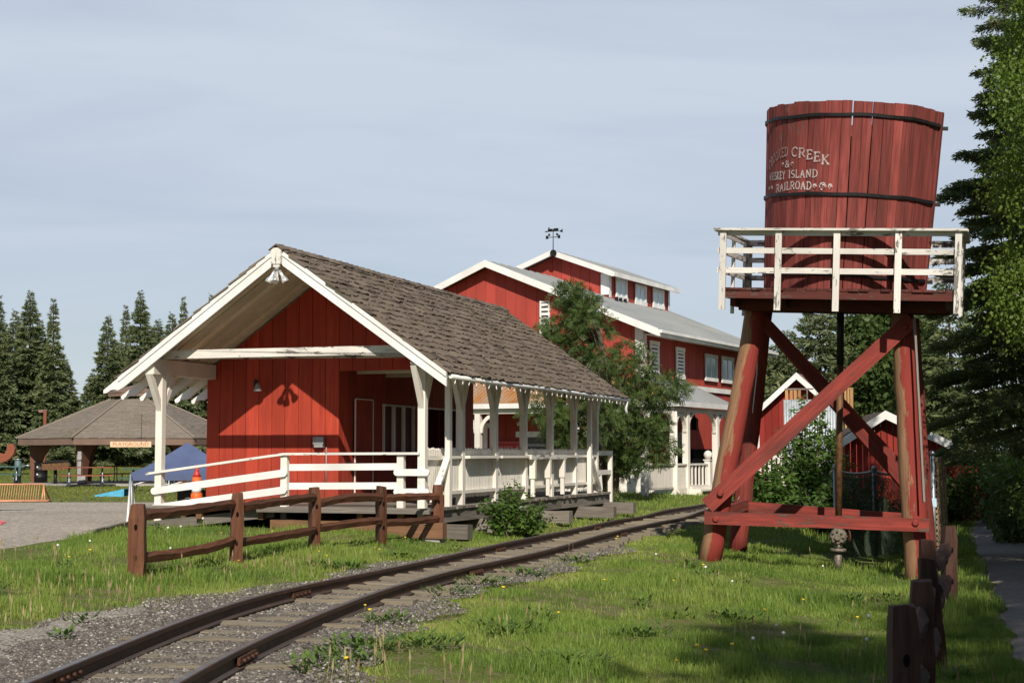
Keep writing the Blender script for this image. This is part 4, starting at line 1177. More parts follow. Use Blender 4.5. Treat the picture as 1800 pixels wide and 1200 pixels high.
mb = MB(); mb.box(EX - .03, EX + .03, -.42, BL_ + .3, EZ - .24, EZ - .02); mb.box(EX + .032, EX + .12, -.4, BL_ + .3, EZ - .13, EZ - .03); mb.build('gutter', M['white_clean'], barn)
mb = MB(); mb.box(-.02, EX - .04, .05, BL_ + .2, EZ - .14, EZ - .105); mb.build('eave_soffit', M['white'], barn)
mb = MB(); mb.box(-.25, .058, -.065, -.042, GB, zb(0) - .2); mb.box(.042, .065, -.065, .22, GB, zb(0) - .2); mb.build('corner_board', M['white_clean'], barn)
# clerestory
CY = 5.6
CRX = RX; CZ = bp(980, 440, y=CY - .4).z
cx1 = bp(1070, 520, y=CY).x; cex = bp(1079, 477, y=CY - .4); CP_ = (CZ - cex.z) / (cex.x - CRX)
zc = lambda x: CZ - abs(x - CRX) * CP_
CL = bp(1175, 540, x=cx1).y
hw = cx1 - CRX
mb = MB(); wallboards(mb, lambda s, z, o: (s + CRX, CY - o, z), -hw, hw, RZb - 2.3, lambda s: zc(s + CRX) - .14, .4, .04, gap=.012); mb.build('upper_front_wall', M['barn_red'], barn)
mb = MB(); wallboards(mb, lambda s, z, o: (cx1 + o, s, z), CY + .03, CL, zb(cx1) - .3, lambda s: zc(cx1) - .14, .4, .04, gap=.012); mb.build('upper_side_wall', M['barn_red'], barn)
mb = MB(); mb.box(CRX - hw, cx1 - .1, CY + .1, CL, RZb - 2.0, zc(cx1) - .2); mb.build('upper_core', M['barn_red'], barn)
roof('upper_roof', CRX, zc, [(-(cex.x - CRX),), ((cex.x - CRX),)], CY - .45, CL + .35, 'metal_roof', barn)
bargeb('bargeboard', CRX, zc, cex.x - CRX, CY - .515, barn, .2)
mb = MB(); mb.box(cex.x - .02, cex.x + .04, CY - .45, CL + .35, cex.z - .18, cex.z - .01); mb.build('gutter', M['white_clean'], barn)
mb = MB(); mb.box(cx1 - .3, cx1 + .06, CY - .065, CY - .042, zb(cx1 - .3) + .0, zc(cx1) - .16); mb.box(cx1 + .042, cx1 + .065, CY - .065, CY + .12, zb(cx1) + .02, zc(cx1) - .16); mb.box(cx1 + .042, cx1 + .06, CL - .15, CL + .02, zb(cx1) + .02, zc(cx1) - .16); mb.build('corner_board', M['white_clean'], barn)
def window(P, s0, s1, z0, z1, parent=barn, panes=2, tr=.10, name='window', glass='glass', louver=False, head=0.0):
    """P(s, z, off); frame boards, glass, mullions"""
    mb = MB()
    nrm = Vector(P(0, 0, 1)) - Vector(P(0, 0, 0))
    def slab(a, b, c, d, o0, o1): mb.prism([P(a, c, o1), P(b, c, o1), P(b, d, o1), P(a, d, o1)], -nrm * (o1 - o0), (0, 0, 1))
    slab(s0 - tr, s0, z0 - tr * .0, z1, .045, .085); slab(s1, s1 + tr, z0, z1, .045, .085)
    slab(s0 - tr - head, s1 + tr + head, z1, z1 + tr, .045, .095); slab(s0 - tr - .03, s1 + tr + .03, z0 - tr, z0, .045, .10)
    for k in range(1, panes):
        m = s0 + (s1 - s0) * k / panes; slab(m - .03, m + .03, z0, z1, .045, .075)
    if louver:
        n = 7
        for k in range(n):
            c = z0 + (z1 - z0) * (k + .5) / n; slab(s0, s1, c - (z1 - z0) / n * .30, c + (z1 - z0) / n * .30, .062 + .01, .08)
    w = mb.build(name, M['white_clean'], parent)
    mb = MB(); mb.prism([P(s0, z0, .06), P(s1, z0, .06), P(s1, z1, .06), P(s0, z1, .06)], -nrm * .012); mb.build('pane', M[glass], w)
    return w
PS = lambda s, z, o: (cx1 + o, s, z)
for x0, x1, y0, y1 in ((1083, 1097, 497, 521), (1117, 1131, 508, 530), (1148, 1162, 515, 536)):
    a, b = bp(x0, (y0 + y1) / 2, x=cx1), bp(x1, (y0 + y1) / 2, x=cx1); m = (x0 + x1) / 2
    window(PS, a.y, b.y, bp(m, y1, x=cx1).z, bp(m, y0, x=cx1).z, tr=.16)
PW = lambda s, z, o: (o, s, z)
for x0, x1, y0, y1, g, lv, pn in ((1188, 1198, 617, 660, 'dark_glass', True, 1), (1239, 1256, 629, 664, 'glass', False, 2), (1268, 1285, 633, 668, 'glass', False, 2), (1296, 1311, 637, 672, 'glass', False, 2), (1142, 1153, 606, 655, 'dark_glass', True, 1)):
    a, b = bp(x0, (y0 + y1) / 2, x=0), bp(x1, (y0 + y1) / 2, x=0); m = (x0 + x1) / 2
    window(PW, a.y, b.y, bp(m, y1, x=0).z, bp(m, y0, x=0).z, tr=.13, panes=pn, glass=g, louver=lv, head=.03)
PFf = lambda s, z, o: (s, -o, z)
a, b = bp(953, 560, y=0), bp(965, 560, y=0)
window(PFf, a.x, b.x, bp(958, 588, y=0).z, bp(958, 532, y=0).z, tr=.06, panes=1, glass='dark_glass', louver=True)
zbelt = bp(1240, 685, x=0).z
mb = MB(); mb.box(.042, .075, 3.6, BL_, zbelt - .08, zbelt + .10); mb.build('belt_board', M['white_clean'], barn)
# wrap-around porch
PD = 1.75
PE = bp(1200, 706, x=PD); PZ1 = PE.z; PZ0 = bp(1185, 668, x=.05).z
PYE = bp(1285, 712, x=PD).y                     # far end of the porch roof on the side
PX0 = 2 * RX + 1.0
def hip(mb, mat):
    yb = -PD
    top = PZ0; lo = PZ1
    # side slope (with hip at the front corner)
    mb.prism([(.045, 0 - .05, top), (PD + .2, yb - .2, lo), (PD + .2, PYE, lo), (.045, PYE, top)], (0, 0, -.09), (1, 0, 0))
mb = MB(); hip(mb, 0)
for k in range(1, 9):
    yy = PYE * k / 9; mb.beam((.06, yy, PZ0 + .012), (PD + .2, yy, PZ1 + .012), .05, .025)
mb.build('porch_roof', M['metal_roof'], barn)
mb = MB(); mb.prism([(PX0, -.045, PZ0), (PX0, -PD - .2, PZ1), (PD + .2, -PD - .2, PZ1), (.045, -.045, PZ0)], (0, 0, -.09), (0, 1, 0))
n = 70
for k in range(n):
    xx = PX0 + (0 - PX0) * k / n; mb.beam((xx, -.06, PZ0 + .008), (xx, -PD - .19, PZ1 + .008), .09, .035)
mb.build('porch_roof', M['rust_roof'], barn)
mb = MB(); mb.box(PX0, PD + .25, -PD - .27, -PD - .21, PZ1 - .17, PZ1 + .0); mb.box(PD + .21, PD + .27, -PD - .21, PYE, PZ1 - .17, PZ1); mb.build('porch_gutter', M['white_clean'], barn)
mb = MB(); mb.box(PX0, PD + .05, -PD - .1, -PD + .06, PZ1 - .34, PZ1 - .175); mb.box(PD - .07, PD + .06, -PD + .07, PYE - .1, PZ1 - .34, PZ1 - .175); mb.build('porch_beam', M['white'], barn)
ZPD = bp(1160, 862, x=PD).z * 0 + .42
def pst(x, y, w=.2, br='y'):
    mb = MB(); mb.box(x - w / 2, x + w / 2, y - w / 2, y + w / 2, .12, PZ1 - .345); p = mb.build('porch_post', M['white'], barn)
    for s in (-1, 1):
        b = MB(); pts = []
        R_ = .62
        for k in range(9):
            t = k / 8 * PI / 2; pts.append((1 - math.cos(t)) * R_); 
        for k in range(8):
            t0, t1 = k / 8 * PI / 2, (k + 1) / 8 * PI / 2
            q = lambda t: (s * (w / 2 + (1 - math.cos(t)) * R_), PZ1 - .345 - R_ + math.sin(t) * R_ - .02)
            (a0, b0), (a1, b1) = q(t0), q(t1)
            if br == 'y': b.beam((x, y + a0, b0), (x, y + a1, b1), .08, .12, (1, 0, 0))
            else: b.beam((x + a0, y, b0), (x + a1, y, b1), .12, .08, (0, 1, 0))
        b.build('arched_bracket', M['white'], p)
    return p
s1 = bp(1206, 760, x=PD).y; s2 = bp(1258, 760, x=PD).y; s0 = bp(1133, 800, x=PD).y
for y in (s0, s1, s2, PYE - .15): pst(PD, y)
pst(PD, -PD); 
for x in (bp(841, 760, y=-PD).x, bp(1010, 760, y=-PD).x): pst(x, -PD, .2, 'x')
# porch floor, panels, gate, steps
mb = MB(); mb.box(.05, PD, -PD, PYE + .6, .30, .42); mb.box(PX0, .04, -PD, -.06, .30, .42); mb.build('porch_floor', M['grey_wood'], barn)
mb = MB(); mb.box(PD + .01, PD + .07, -PD, s1 + .1, .08, .36); mb.box(PX0, PD - .02, -PD - .07, -PD - .01, .08, .36); mb.build('porch_skirt', M['white'], barn)
def panel(p0, p1, z0, z1, n):
    mb = MB(); d = Vector(p1) - Vector(p0); nn = Vector((d.y, -d.x, 0)).normalized()
    for k in range(n):
        a = Vector(p0) + d * (k / n); b = Vector(p0) + d * ((k + .93) / n)
        mb.prism([(a.x, a.y, z0), (b.x, b.y, z0), (b.x, b.y, z1), (a.x, a.y, z1)], nn * .03)
    w = mb.build('porch_panel', M['white'], barn)
    mb = MB(); mb.beam((p0[0], p0[1], z1 + .03), (p1[0], p1[1], z1 + .03), .16, .055); mb.beam((p0[0], p0[1], z0 - .03), (p1[0], p1[1], z0 - .03), .09, .055); mb.build('panel_rail', M['white'], w)
ZR = bp(1160, 818, x=PD).z; ZL = bp(1160, 857, x=PD).z
panel((PD, -PD + .1, 0), (PD, s0 - .1, 0), ZL, ZR, 16); panel((PD, s0 + .1, 0), (PD, s1 - .1, 0), ZL, ZR, 26)
panel((bp(1010, 760, y=-PD).x, -PD, 0), (PD - .1, -PD, 0), ZL - .15, ZR, 50)
g1 = bp(1243, 820, x=PD).y
gt = MB(); gt.beam((PD, s1 + .1, ZR + .02), (PD, g1, ZR + .02), .1, .06); gt.beam((PD, s1 + .1, ZL), (PD, g1, ZL), .08, .06); gt = gt.build('baluster_rail', M['white'], barn)
for k in range(6):
    y = s1 + .2 + (g1 - s1 - .3) * k / 5; mb = MB(); mb.box(PD - .025, PD + .025, y - .035, y + .035, ZL + .03, ZR - .01); mb.build('baluster', M['white'], gt)
nw = MB(); nw.box(PD - .1, PD + .1, g1, g1 + .2, .1, ZR + .14); nw.box(PD - .13, PD + .13, g1 - .03, g1 + .23, ZR + .141, ZR + .18); nw = nw.build('newel_post', M['white'], barn)
mb = MB(); mb.tube([(PD, g1 + .1, ZR + .18 + .3 * (1 - math.cos(k * PI / 10)) / 2) for k in range(11)], [max(.02, .15 * math.sin(k * PI / 10)) for k in range(11)], 14); mb.build('ball_finial', M['white'], nw)
mb = MB(); mb.box(PD + .08, PD + .55, s1 + .15, g1 + .4, .02, .10); mb.box(PD + .08, PD + .12, s1 + .15, g1 + .4, .1, .40); mb.box(PD + .0, PD + .5, s1 + .0, s1 + .14, .1, .30); mb.box(PD + .08, PD + .45, s1 + .142, g1 + .3, .24, .30); mb.build('porch_steps', M['white'], barn)
# wing seen beyond the porch, with the dark opening
mb = MB(); y0 = PYE + 2.2
mb2 = MB(); a = bp(1222, 860, x=.3); b = bp(1252, 790, x=.3)
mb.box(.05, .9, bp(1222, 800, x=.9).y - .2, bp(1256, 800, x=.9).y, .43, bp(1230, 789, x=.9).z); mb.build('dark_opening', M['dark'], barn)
# windows and door of the front wall under the porch
a, b = bp(846, 770, y=0), bp(851, 770, y=0)
window(PFf, a.x - .35, b.x, .9, bp(848, 752, y=0).z, tr=.17, panes=1, glass='dark_glass', head=.14)
a, b = bp(924, 790, y=0), bp(962, 790, y=0)
window(PFf, a.x, b.x, .9, bp(940, 768, y=0).z, tr=.2, panes=1, glass='dark_glass', head=.14)
mb = MB(); a, b = bp(924, 784, y=0), bp(962, 784, y=0); zz = bp(940, 782, y=0).z; mb.box(a.x, b.x, -.085, -.064, zz - .05, zz + .05); mb.build('window_blind', M['steel_grey'], barn)
wd = bp(1120, 780, x=0); 
mb = MB(); mb.box(.045, .07, wd.y - .7, wd.y + .5, .43, bp(1125, 748, x=0).z); drr = mb.build('porch_door', M['dark_glass'], barn)
mb = MB(); zt_ = bp(1125, 748, x=0).z; mb.box(.045, .09, wd.y - .9, wd.y - .702, .43, zt_); mb.box(.045, .09, wd.y + .502, wd.y + .7, .43, zt_); mb.box(.045, .09, wd.y - .9, wd.y + .7, zt_ + .002, zt_ + .2); mb.build('door_frame', M['white'], drr)
ln = MB(); c = bp(1221, 742, x=.45); ln.box(c.x - .1, c.x + .1, c.y - .1, c.y + .1, c.z - .28, c.z + .12); ln.tube([(c.x, c.y, c.z + .12), (c.x, c.y, c.z + .2), (c.x, c.y, PZ1 - .1)], [.12, .03, .015], 8); ln.build('porch_lantern', M['black_iron'], barn)
mb = MB(); c0 = bp(1085, 529, x=cx1 * .55); 
for k, px in enumerate((1084, 1091, 1099)):
    q = bp(px, 532, x=cx1 + .35); mb.box(q.x - .05, q.x + .05, q.y - .055, q.y + .055, zb(q.x) - .05, zb(q.x) + .16)
mb.build('roof_vent', M['black_iron'], barn)
mb = MB(); mb.tube([(PD + .1, -PD - .05, PZ1 - .3), (PD + .1, -PD - .05, .35), (PD + .2, -PD + .1, .12), (PD + .3, -PD + .35, .08)], .045, 8); mb.build('downspout', M['white'], barn)
# weather vane on the upper ridge
wv = MB(); b0 = Vector((CRX - .02, CY - .3, CZ)); top = bp(978, 403, y=CY - .3).z
wv.tube([b0, b0 + Vector((0, 0, top - CZ))], [.02, .014], 8); wv = wv.build('weather_vane', M['black_iron'], barn)
h = top - .30
def vz(dx, z): return b0 + Vector((dx, 0, z - CZ))
mb = MB(); mb.beam(vz(-.24, h), vz(.24, h), .02, .025)
for s in (-.17, .17): mb.tube([vz(s, h + .05), vz(s, h + .10), vz(s, h + .15)], [.015, .055, .015], 8)
for s in (-.27, .24): mb.box(b0.x + s - .04, b0.x + s + .06, b0.y - .012, b0.y + .012, h - .06, h + .07)
mb.build('compass_arms', M['black_iron'], wv)
mb = MB(); z = top - .06
mb.box(b0.x - .24, b0.x + .24, b0.y - .012, b0.y + .012, z - .02, z + .015); mb.box(b0.x - .22, b0.x - .03, b0.y - .02, b0.y + .02, z + .016, z + .09); mb.box(b0.x - .20, b0.x - .16, b0.y - .012, b0.y + .012, z + .09, z + .16)
mb.box(b0.x + .02, b0.x + .22, b0.y - .02, b0.y + .02, z + .016, z + .10); mb.prism([(b0.x + .25, b0.y, z - .03), (b0.x + .40, b0.y, z - .08), (b0.x + .40, b0.y, z + .06)], (0, .02, 0)); mb.box(b0.x - .34, b0.x - .245, b0.y - .012, b0.y + .012, z - .03, z + .015); mb.build('vane_figure', M['black_iron'], wv)
mb = MB(); mb.tube([(CRX + .12, CY - .56, CZ - .12), (CRX + .12, CY - .62, CZ - .12)], .13, 12); mb.build('gable_lamp', M['black_iron'], barn)
# ------------------------------------------------------------------ signs on the barn
def text_mesh(txt, size, name, mat, parent, loc, depth=.004, squash=1.0):
    cu = bpy.data.curves.new(name, 'FONT'); cu.body = txt; cu.size = size; cu.align_x = 'CENTER'; cu.align_y = 'CENTER'; cu.extrude = depth
    o = bpy.data.objects.new(name, cu); COL.objects.link(o)
    me = bpy.data.meshes.new_from_object(o.evaluated_get(bpy.context.evaluated_depsgraph_get()))
    bpy.data.objects.remove(o); bpy.data.curves.remove(cu)
    me.materials.clear(); me.materials.append(mat)
    r = bpy.data.objects.new(name, me); COL.objects.link(r); r.parent = parent
    r.rotation_euler = (PI / 2, 0, 0); r.location = loc; r.scale = (squash, 1, 1)
    return r
c = bp(892, 784, y=0); sg = thing('wall_sign', 'bright red notice board with a thin pale border on the shaded barn wall', 'sign', BARN, -BA)
w_, z0, z1 = .62, bp(892, 806, y=0).z, bp(892, 775, y=0).z
mb = MB(); mb.box(c.x - w_, c.x + w_, -.10, -.052, z0, z1); mb.build('board', M['sign_red'], sg)
mb = MB()
for a in ((c.x - w_ + .05, c.x - w_ + .07, z0 + .04, z1 - .04), (c.x + w_ - .07, c.x + w_ - .05, z0 + .04, z1 - .04), (c.x - w_ + .072, c.x + w_ - .072, z1 - .06, z1 - .04)): mb.box(a[0], a[1], -.104, -.101, a[2], a[3])
mb.build('border', M['letter_pink'], sg)
bx = c.x - .12
mb = MB(); zt = z1 - .22
for line, (n, hh) in enumerate(((9, .10), (7, .03), (13, .055))):
    x = bx - .36; rs = random.Random(line)
    while x < bx + .36:
        w2 = rs.uniform(.05, .12) * (1.1 if line != 1 else .6); mb.box(x, x + w2, -.106, -.101, zt - hh / 2 + rs.uniform(-.01, .01), zt + hh / 2); x += w2 + rs.uniform(.015, .05)
    zt -= .16
mb.prism([(c.x + .36, -.102, z1 - .28), (c.x + .52, -.102, z1 - .28), (c.x + .50, -.102, z1 - .14), (c.x + .38, -.102, z1 - .2)], (0, -.004, 0)); mb.build('faded_lettering', M['letter_pink'], sg)
q = bp(1193, 775, x=0); vs_ = thing('vertical_sign', 'narrow white vertical sign with dark lettering on the shaded porch wall', 'sign', BARN, -BA)
mb = MB(); mb.box(.045, .07, q.y - .16, q.y + .16, bp(1193, 791, x=0).z, bp(1193, 760, x=0).z); mb.build('board', M['plastic_white'], vs_)
mb = MB(); zz = bp(1193, 787, x=0).z; rs = random.Random(3)
while zz < bp(1193, 762, x=0).z: mb.box(.07, .074, q.y - .08 - rs.uniform(0, .03), q.y + .08 + rs.uniform(-.02, .02), zz, zz + .035); zz += .058
mb.build('lettering', M['letter_dark'], vs_)
# ------------------------------------------------------------------ split rail fences
def fence_post(parent, p, h, lean=(0, 0), w=.15, d=.11, yaw=0.0, mat='fence_brown'):
    mb = MB(); p = Vector(p)
    n = 7; top = p + Vector((lean[0], lean[1], h)); rings = []
    ax_ = [(-.5, -.5), (.0, -.62), (.5, -.5), (.5, .5), (0, .55), (-.5, .5)]
    o, o2 = random.random() * 20, random.random() * 9; c, s = math.cos(yaw), math.sin(yaw)
    for i in range(n + 1):
        t = i / n; q = p + (top - p) * t - Vector((0, 0, .25 * (1 - t)))
        tap = 1 if i < n else .82
        ring = []
        for a, b in ax_:
            x, y = a * w * tap + random.uniform(-.007, .007), b * d * tap + random.uniform(-.007, .007)
            ring.append(mb.v(q + Vector((x * c - y * s, x * s + y * c, random.uniform(-.012, .012) if i == n else 0))))
        rings.append(ring)
    var = random.random()
    for i in range(n):
        for k in range(6):
            j = (k + 1) % 6
            mb.f((rings[i][k], rings[i][j], rings[i + 1][j], rings[i + 1][k]), ((o + i * .15, o2 + k * .09), (o + i * .15, o2 + (k + 1) * .09), (o + i * .15 + .15, o2 + (k + 1) * .09), (o + i * .15 + .15, o2 + k * .09)), var)
    mb.f(tuple(rings[-1]), tuple((o, o2 + k * .02) for k in range(6)), var)
    po = mb.build('post', M[mat], parent)
    for f in (.70, .30):
        holes = MB()
        q = p + (top - p) * f; e = Vector((math.cos(yaw), math.sin(yaw), 0)); f_ = Vector((math.sin(yaw), -math.cos(yaw), 0))
        q = q + f_ * (d * .56); pts = [q + e * (.018 * math.cos(a)) + Vector((0, 0, .036 * math.sin(a))) for a in [k * PI / 5 for k in range(10)]]
        holes.prism(pts, f_ * .012)
        holes.build('rail_slot', M['dark'], po)
    return po
def split_rail(parent, p, q, w=.075, h=.115, sag=0.0, jit=.013, mat='fence_brown'):
    mb = MB(); p, q = Vector(p), Vector(q); n = 14; d = (q - p).normalized(); s = d.cross(Vector((0, 0, 1))).normalized()
    rings = []; o, o2 = random.random() * 20, random.random() * 9; L_ = (q - p).length; ph = random.random() * 6
    for i in range(n + 1):
        t = i / n; c = p + (q - p) * t + Vector((0, 0, sag * math.sin(PI * t) + .006 * math.sin(6 * t + ph)))
        tap = min(1, .55 + min(t, 1 - t) * 6)
        ring = []
        for a, b in ((-.5, -.35), (.35, -.5), (.55, .1), (.1, .5), (-.45, .4)):
            ring.append(mb.v(c + s * (a * w * tap + random.uniform(-jit, jit) * .6) + Vector((0, 0, b * h * tap + random.uniform(-jit, jit)))))
        rings.append(ring)
    var = random.random()
    for i in range(n):
        for k in range(5):
            j = (k + 1) % 5; u0, u1 = o + L_ * i / n, o + L_ * (i + 1) / n
            mb.f((rings[i][k], rings[i][j], rings[i + 1][j], rings[i + 1][k]), ((u0, o2 + k * .08), (u0, o2 + k * .08 + .08), (u1, o2 + k * .08 + .08), (u1, o2 + k * .08)), var)
    mb.f(tuple(rings[0][::-1]), ((o, o2),) * 5, var); mb.f(tuple(rings[-1]), ((o, o2),) * 5, var)
    return mb.build('rail', M[mat], parent)
bases = [at_ground(240, 1019), at_ground(414, 991), at_ground(553, 969), at_ground(670, 958), at_ground(769, 951)]
tops = [(242, 886), (417, 866), (557, 856), (674, 854), (772, 852)]
O = bases[0]; fe = thing('split_rail_fence', 'brown split rail fence running in front of the station ramp to the track side', 'fence', O)
hs = [at_y(tx_, ty_, b.y).z - b.z for b, (tx_, ty_) in zip(bases, tops)]
YAW = [0.0, .25, .5, .55, .3]
for b, h, w, yw in zip(bases, hs, (.178, .155, .135, .13, .165), YAW): fence_post(fe, b - O, h, (random.uniform(-.015, .015), 0), w, .14, yw)
RY = [((900, 925), (893, 977)), ((888, 962), (888, 950)), ((880, 939), (884, 924)), ((878, 920), (876, 912)), ((873, 909), (None, None))]
ups = [(251, 905, 410, 886), (418, 891, 552, 873), (560, 885, 668, 874), (676, 876, 768, 873)]
los = [(251, 980, 410, 948), (418, 955, 552, 930), (560, 927, 668, 915), (676, 919, 768, 911)]
for k in range(4):
    for (x0, y0, x1, y1), sg in ((ups[k], (.0, .0, .045, .02)[k]), (los[k], (-.035, .0, .01, -.01)[k])):
        a = at_y(x0 - 8, y0 + .5, bases[k].y); b = at_y(x1 + 6, y1 - .5, bases[k + 1].y)
        split_rail(fe, a - O, b - O, .08, .118, sg, .008)
rb_ = [(2.14, 8.5), (2.88, 10.9), (3.58, 13.3), (4.25, 15.8), (5.28, 18.7)]
O2 = Vector((3.58, 13.3, gz(3.58, 13.3)))
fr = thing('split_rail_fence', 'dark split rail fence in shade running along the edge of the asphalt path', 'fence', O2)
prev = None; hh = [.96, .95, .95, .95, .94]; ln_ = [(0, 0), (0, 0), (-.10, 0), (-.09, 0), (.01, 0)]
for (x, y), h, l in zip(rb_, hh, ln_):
    b = Vector((x - l[0] * .8, y, gz(x, y))); fence_post(fr, b - O2, h, l, .155, .14, random.uniform(-.2, .2), 'fence_shaded')
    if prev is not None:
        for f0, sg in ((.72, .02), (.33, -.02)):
            split_rail(fr, prev + Vector((0, 0, h * f0)) - O2, b + Vector((l[0] * f0, 0, h * f0)) - O2, .10, .16, sg, .02, 'fence_shaded')
    prev = b
# ------------------------------------------------------------------ chain link fences
def chain_fence(name, label, posts, h, mat_fill=None, rail=True, fill_name='netting', top_h=None):
    O = Vector(posts[0]); t = thing(name, label, 'fence', O)
    for p in posts:
        p = Vector(p); mb = MB(); mb.tube([p - O - Vector((0, 0, .2)), p - O + Vector((0, 0, h))], .036, 10); mb.tube([p - O + Vector((0, 0, h)), p - O + Vector((0, 0, h + .05)), p - O + Vector((0, 0, h + .07))], [.046, .044, .01], 10); mb.build('post', M['galv'], t)
    for p, q in zip(posts[:-1], posts[1:]):
        p, q = Vector(p) - O, Vector(q) - O
        if rail:
            mb = MB(); n = 8; mb.tube([p + (q - p) * k / n + Vector((0, 0, h - .03 - .05 * math.sin(PI * k / n))) for k in range(n + 1)], .022, 8); mb.build('top_rail', M['galv'], t)
        d = (q - p); n = max(2, int(d.length / .11)); m = int((h - .1) / .11)
        wm = MB()
        for k in range(-m, n + 1):
            for s in (1, -1):
                x0, z0, x1, z1 = k, 0, k + m, m
                if s < 0: z0, z1 = m, 0
                # clip to panel
                f0 = max(0, -k) / m; f1 = min(1, (n - k) / m)
                if f1 <= f0: continue
                a = p + d * ((k + m * f0) / n) + Vector((0, 0, .06 + (h - .12) * ((f0 if s > 0 else 1 - f0)))); b = p + d * ((k + m * f1) / n) + Vector((0, 0, .06 + (h - .12) * ((f1 if s > 0 else 1 - f1))))
                wm.tube([a, b], .0035, 3, False)
        wm.build('wire_mesh', M['wire'], t)
        if mat_fill:
            fm = MB(); nx = d.cross(Vector((0, 0, 1))).normalized(); k2 = 14
            for k in range(k2):
                a, b = p + d * (k / k2), p + d * ((k + 1) / k2); za, zb_ = (h - .10 - .05 * math.sin(PI * k / k2)), (h - .10 - .05 * math.sin(PI * (k + 1) / k2))
                o1, o2 = nx * (.03 + .015 * math.sin(k * 1.9)), nx * (.03 + .015 * math.sin((k + 1) * 1.9))
                i = [fm.v(a + o1 + Vector((0, 0, .05))), fm.v(b + o2 + Vector((0, 0, .05))), fm.v(b + o2 + Vector((0, 0, zb_))), fm.v(a + o1 + Vector((0, 0, za)))]
                fm.f(tuple(i), ((0, 0), (1, 0), (1, 1), (0, 1)), .5)
            fm.build(fill_name, mat_fill, t)
    return t
def G(x, y): return Vector((x, y, gz(x, y)))
g1_ = at_y(1468, 825, 25.6); g2_ = at_y(1600, 812, 27.6)
cf = chain_fence('chain_link_fence', 'chain link fence with dark green shade net behind the tower legs', [G(g1_.x, 25.6), G((g1_.x + g2_.x) / 2, 26.6), G(g2_.x, 27.6), G(at_y(1652, 800, 28.4).x, 28.4)], 1.52, M['net'])
pa = at_y(1642, 950, 24.4); pb2 = at_y(1661, 900, 28.4)
wf = chain_fence('chain_link_fence', 'chain link gate panel woven with tan strips seen edge on beside the path', [G(pa.x, 24.4), G(pb2.x, 28.4)], 1.80, None, False)
mb = MB(); Ow = G(pa.x, 24.4); d = G(pb2.x, 28.4) - Ow; nx = d.cross(Vector((0, 0, 1))).normalized()
for k in range(34):
    z = .30 + k * .043
    for j in range(16):
        a = d * (.05 + .9 * j / 16); b = d * (.05 + .9 * (j + 1) / 16); o = nx * (-.03 if (k + j) % 2 else .03)
        mb.beam(a + o + Vector((0, 0, z)), b + o + Vector((0, 0, z + .02)), .05, .047)
mb.build('tan_weave', M['tan_weave'], wf)
mb = MB(); mb.box(-.04, .04, -.044, -.037, .98, 1.12); mb.build('sticker', M['sticker'], wf)
# ------------------------------------------------------------------ sheds behind the tower
def gable_shed(name, label, px_apex, Y, half_l, half_r, drop, depth, ang, wall_h, mats, barge=.22, bw=.22, gap=.012, over=.3, slope_r=None):
    P = at_y(px_apex[0], px_apex[1], Y); base = gz(P.x, Y)
    t = thing(name, label, 'shed', (P.x, Y, base), -ang)
    za = P.z - base; sl = drop / half_l; sr = sl if slope_r is None else slope_r; zf = lambda x: za - (-x * sl if x < 0 else x * sr)
    mb = MB(); wallboards(mb, lambda s, z, o: (s, over - o, z), -half_l + .12, half_r - .12, .02, lambda s: zf(s) - .12, bw, .04, gap=gap); mb.build('front_wall', M[mats[0]], t)
    mb = MB(); wallboards(mb, lambda s, z, o: (half_r - .14 + o, s, z), over + .04, depth, .02, lambda s: zf(half_r - .14) - .14, bw, .04); mb.build('side_wall', M[mats[0]], t); mb = MB(); wallboards(mb, lambda s, z, o: (-half_l + .14 - o, s, z), over + .04, depth, .02, lambda s: zf(-half_l + .14) - .14, bw, .04); mb.build('side_wall', M[mats[0]], t)
    for sg, hwid in ((-1, half_l), (1, half_r)):
        mb = MB(); mb.prism([(0, .0, za), (sg * (hwid + .05), .0, zf(sg * (hwid + .05))), (sg * (hwid + .05), depth + .1, zf(sg * (hwid + .05))), (0, depth + .1, za)], (0, 0, -.07), (0, 1, 0)); mb.build('roof', M[mats[1]], t)
        mb = MB(); mb.prism([(0, -.05, za + .01), (sg * (hwid + .06), -.05, zf(sg * (hwid + .06)) + .01), (sg * (hwid + .06), -.05, zf(sg * (hwid + .06)) - barge), (0, -.05, za - barge)], (0, .048, 0), (sg, 0, -sl)); mb.build('bargeboard', M['white_clean'], t)
    return t, zf
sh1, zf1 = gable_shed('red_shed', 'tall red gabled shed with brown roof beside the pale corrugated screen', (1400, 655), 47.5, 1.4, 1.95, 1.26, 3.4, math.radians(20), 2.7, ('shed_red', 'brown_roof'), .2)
mb = MB(); mb.box(-1.32, -1.22, .24, .258, .02, zf1(-1.3) - .15); mb.build('corner_board', M['white_clean'], sh1)
# corrugated screen with pine cage in front of it
cs = thing('corrugated_screen', 'pale corrugated metal screen with raw pine slats on top, in front of the tall shed', 'screen', at_y(1425, 800, 45.5), -math.radians(12)); cs.location.z = gz(cs.location.x, 45.5)
def csx(px): return (at_y(px, 700, 45.5).x - cs.location.x)
def csz(py): return at_y(1425, py, 45.5).z - cs.location.z
mb = MB(); x = csx(1380); x1 = csx(1478)
while x < x1:
    mb.tube([(x, 0, .1), (x, 0, csz(702))], .045, 6, True); x += .075
mb.build('corrugated_sheet', M['corrugated'], cs)
for x0 in (1381, 1389, 1396, 1403):
    mb = MB(); a = csx(x0); mb.box(a, a + .085, -.02, .03, csz(702) + .005, csz(685)); mb.build('slat', M['yellow_wood'], cs)
mb = MB(); mb.box(csx(1380), csx(1430), -.03, .04, csz(685) + .004, csz(682)); mb.box(csx(1418), csx(1420), -.02, .02, csz(702), csz(685)); mb.build('frame', M['grey_wood'], cs)
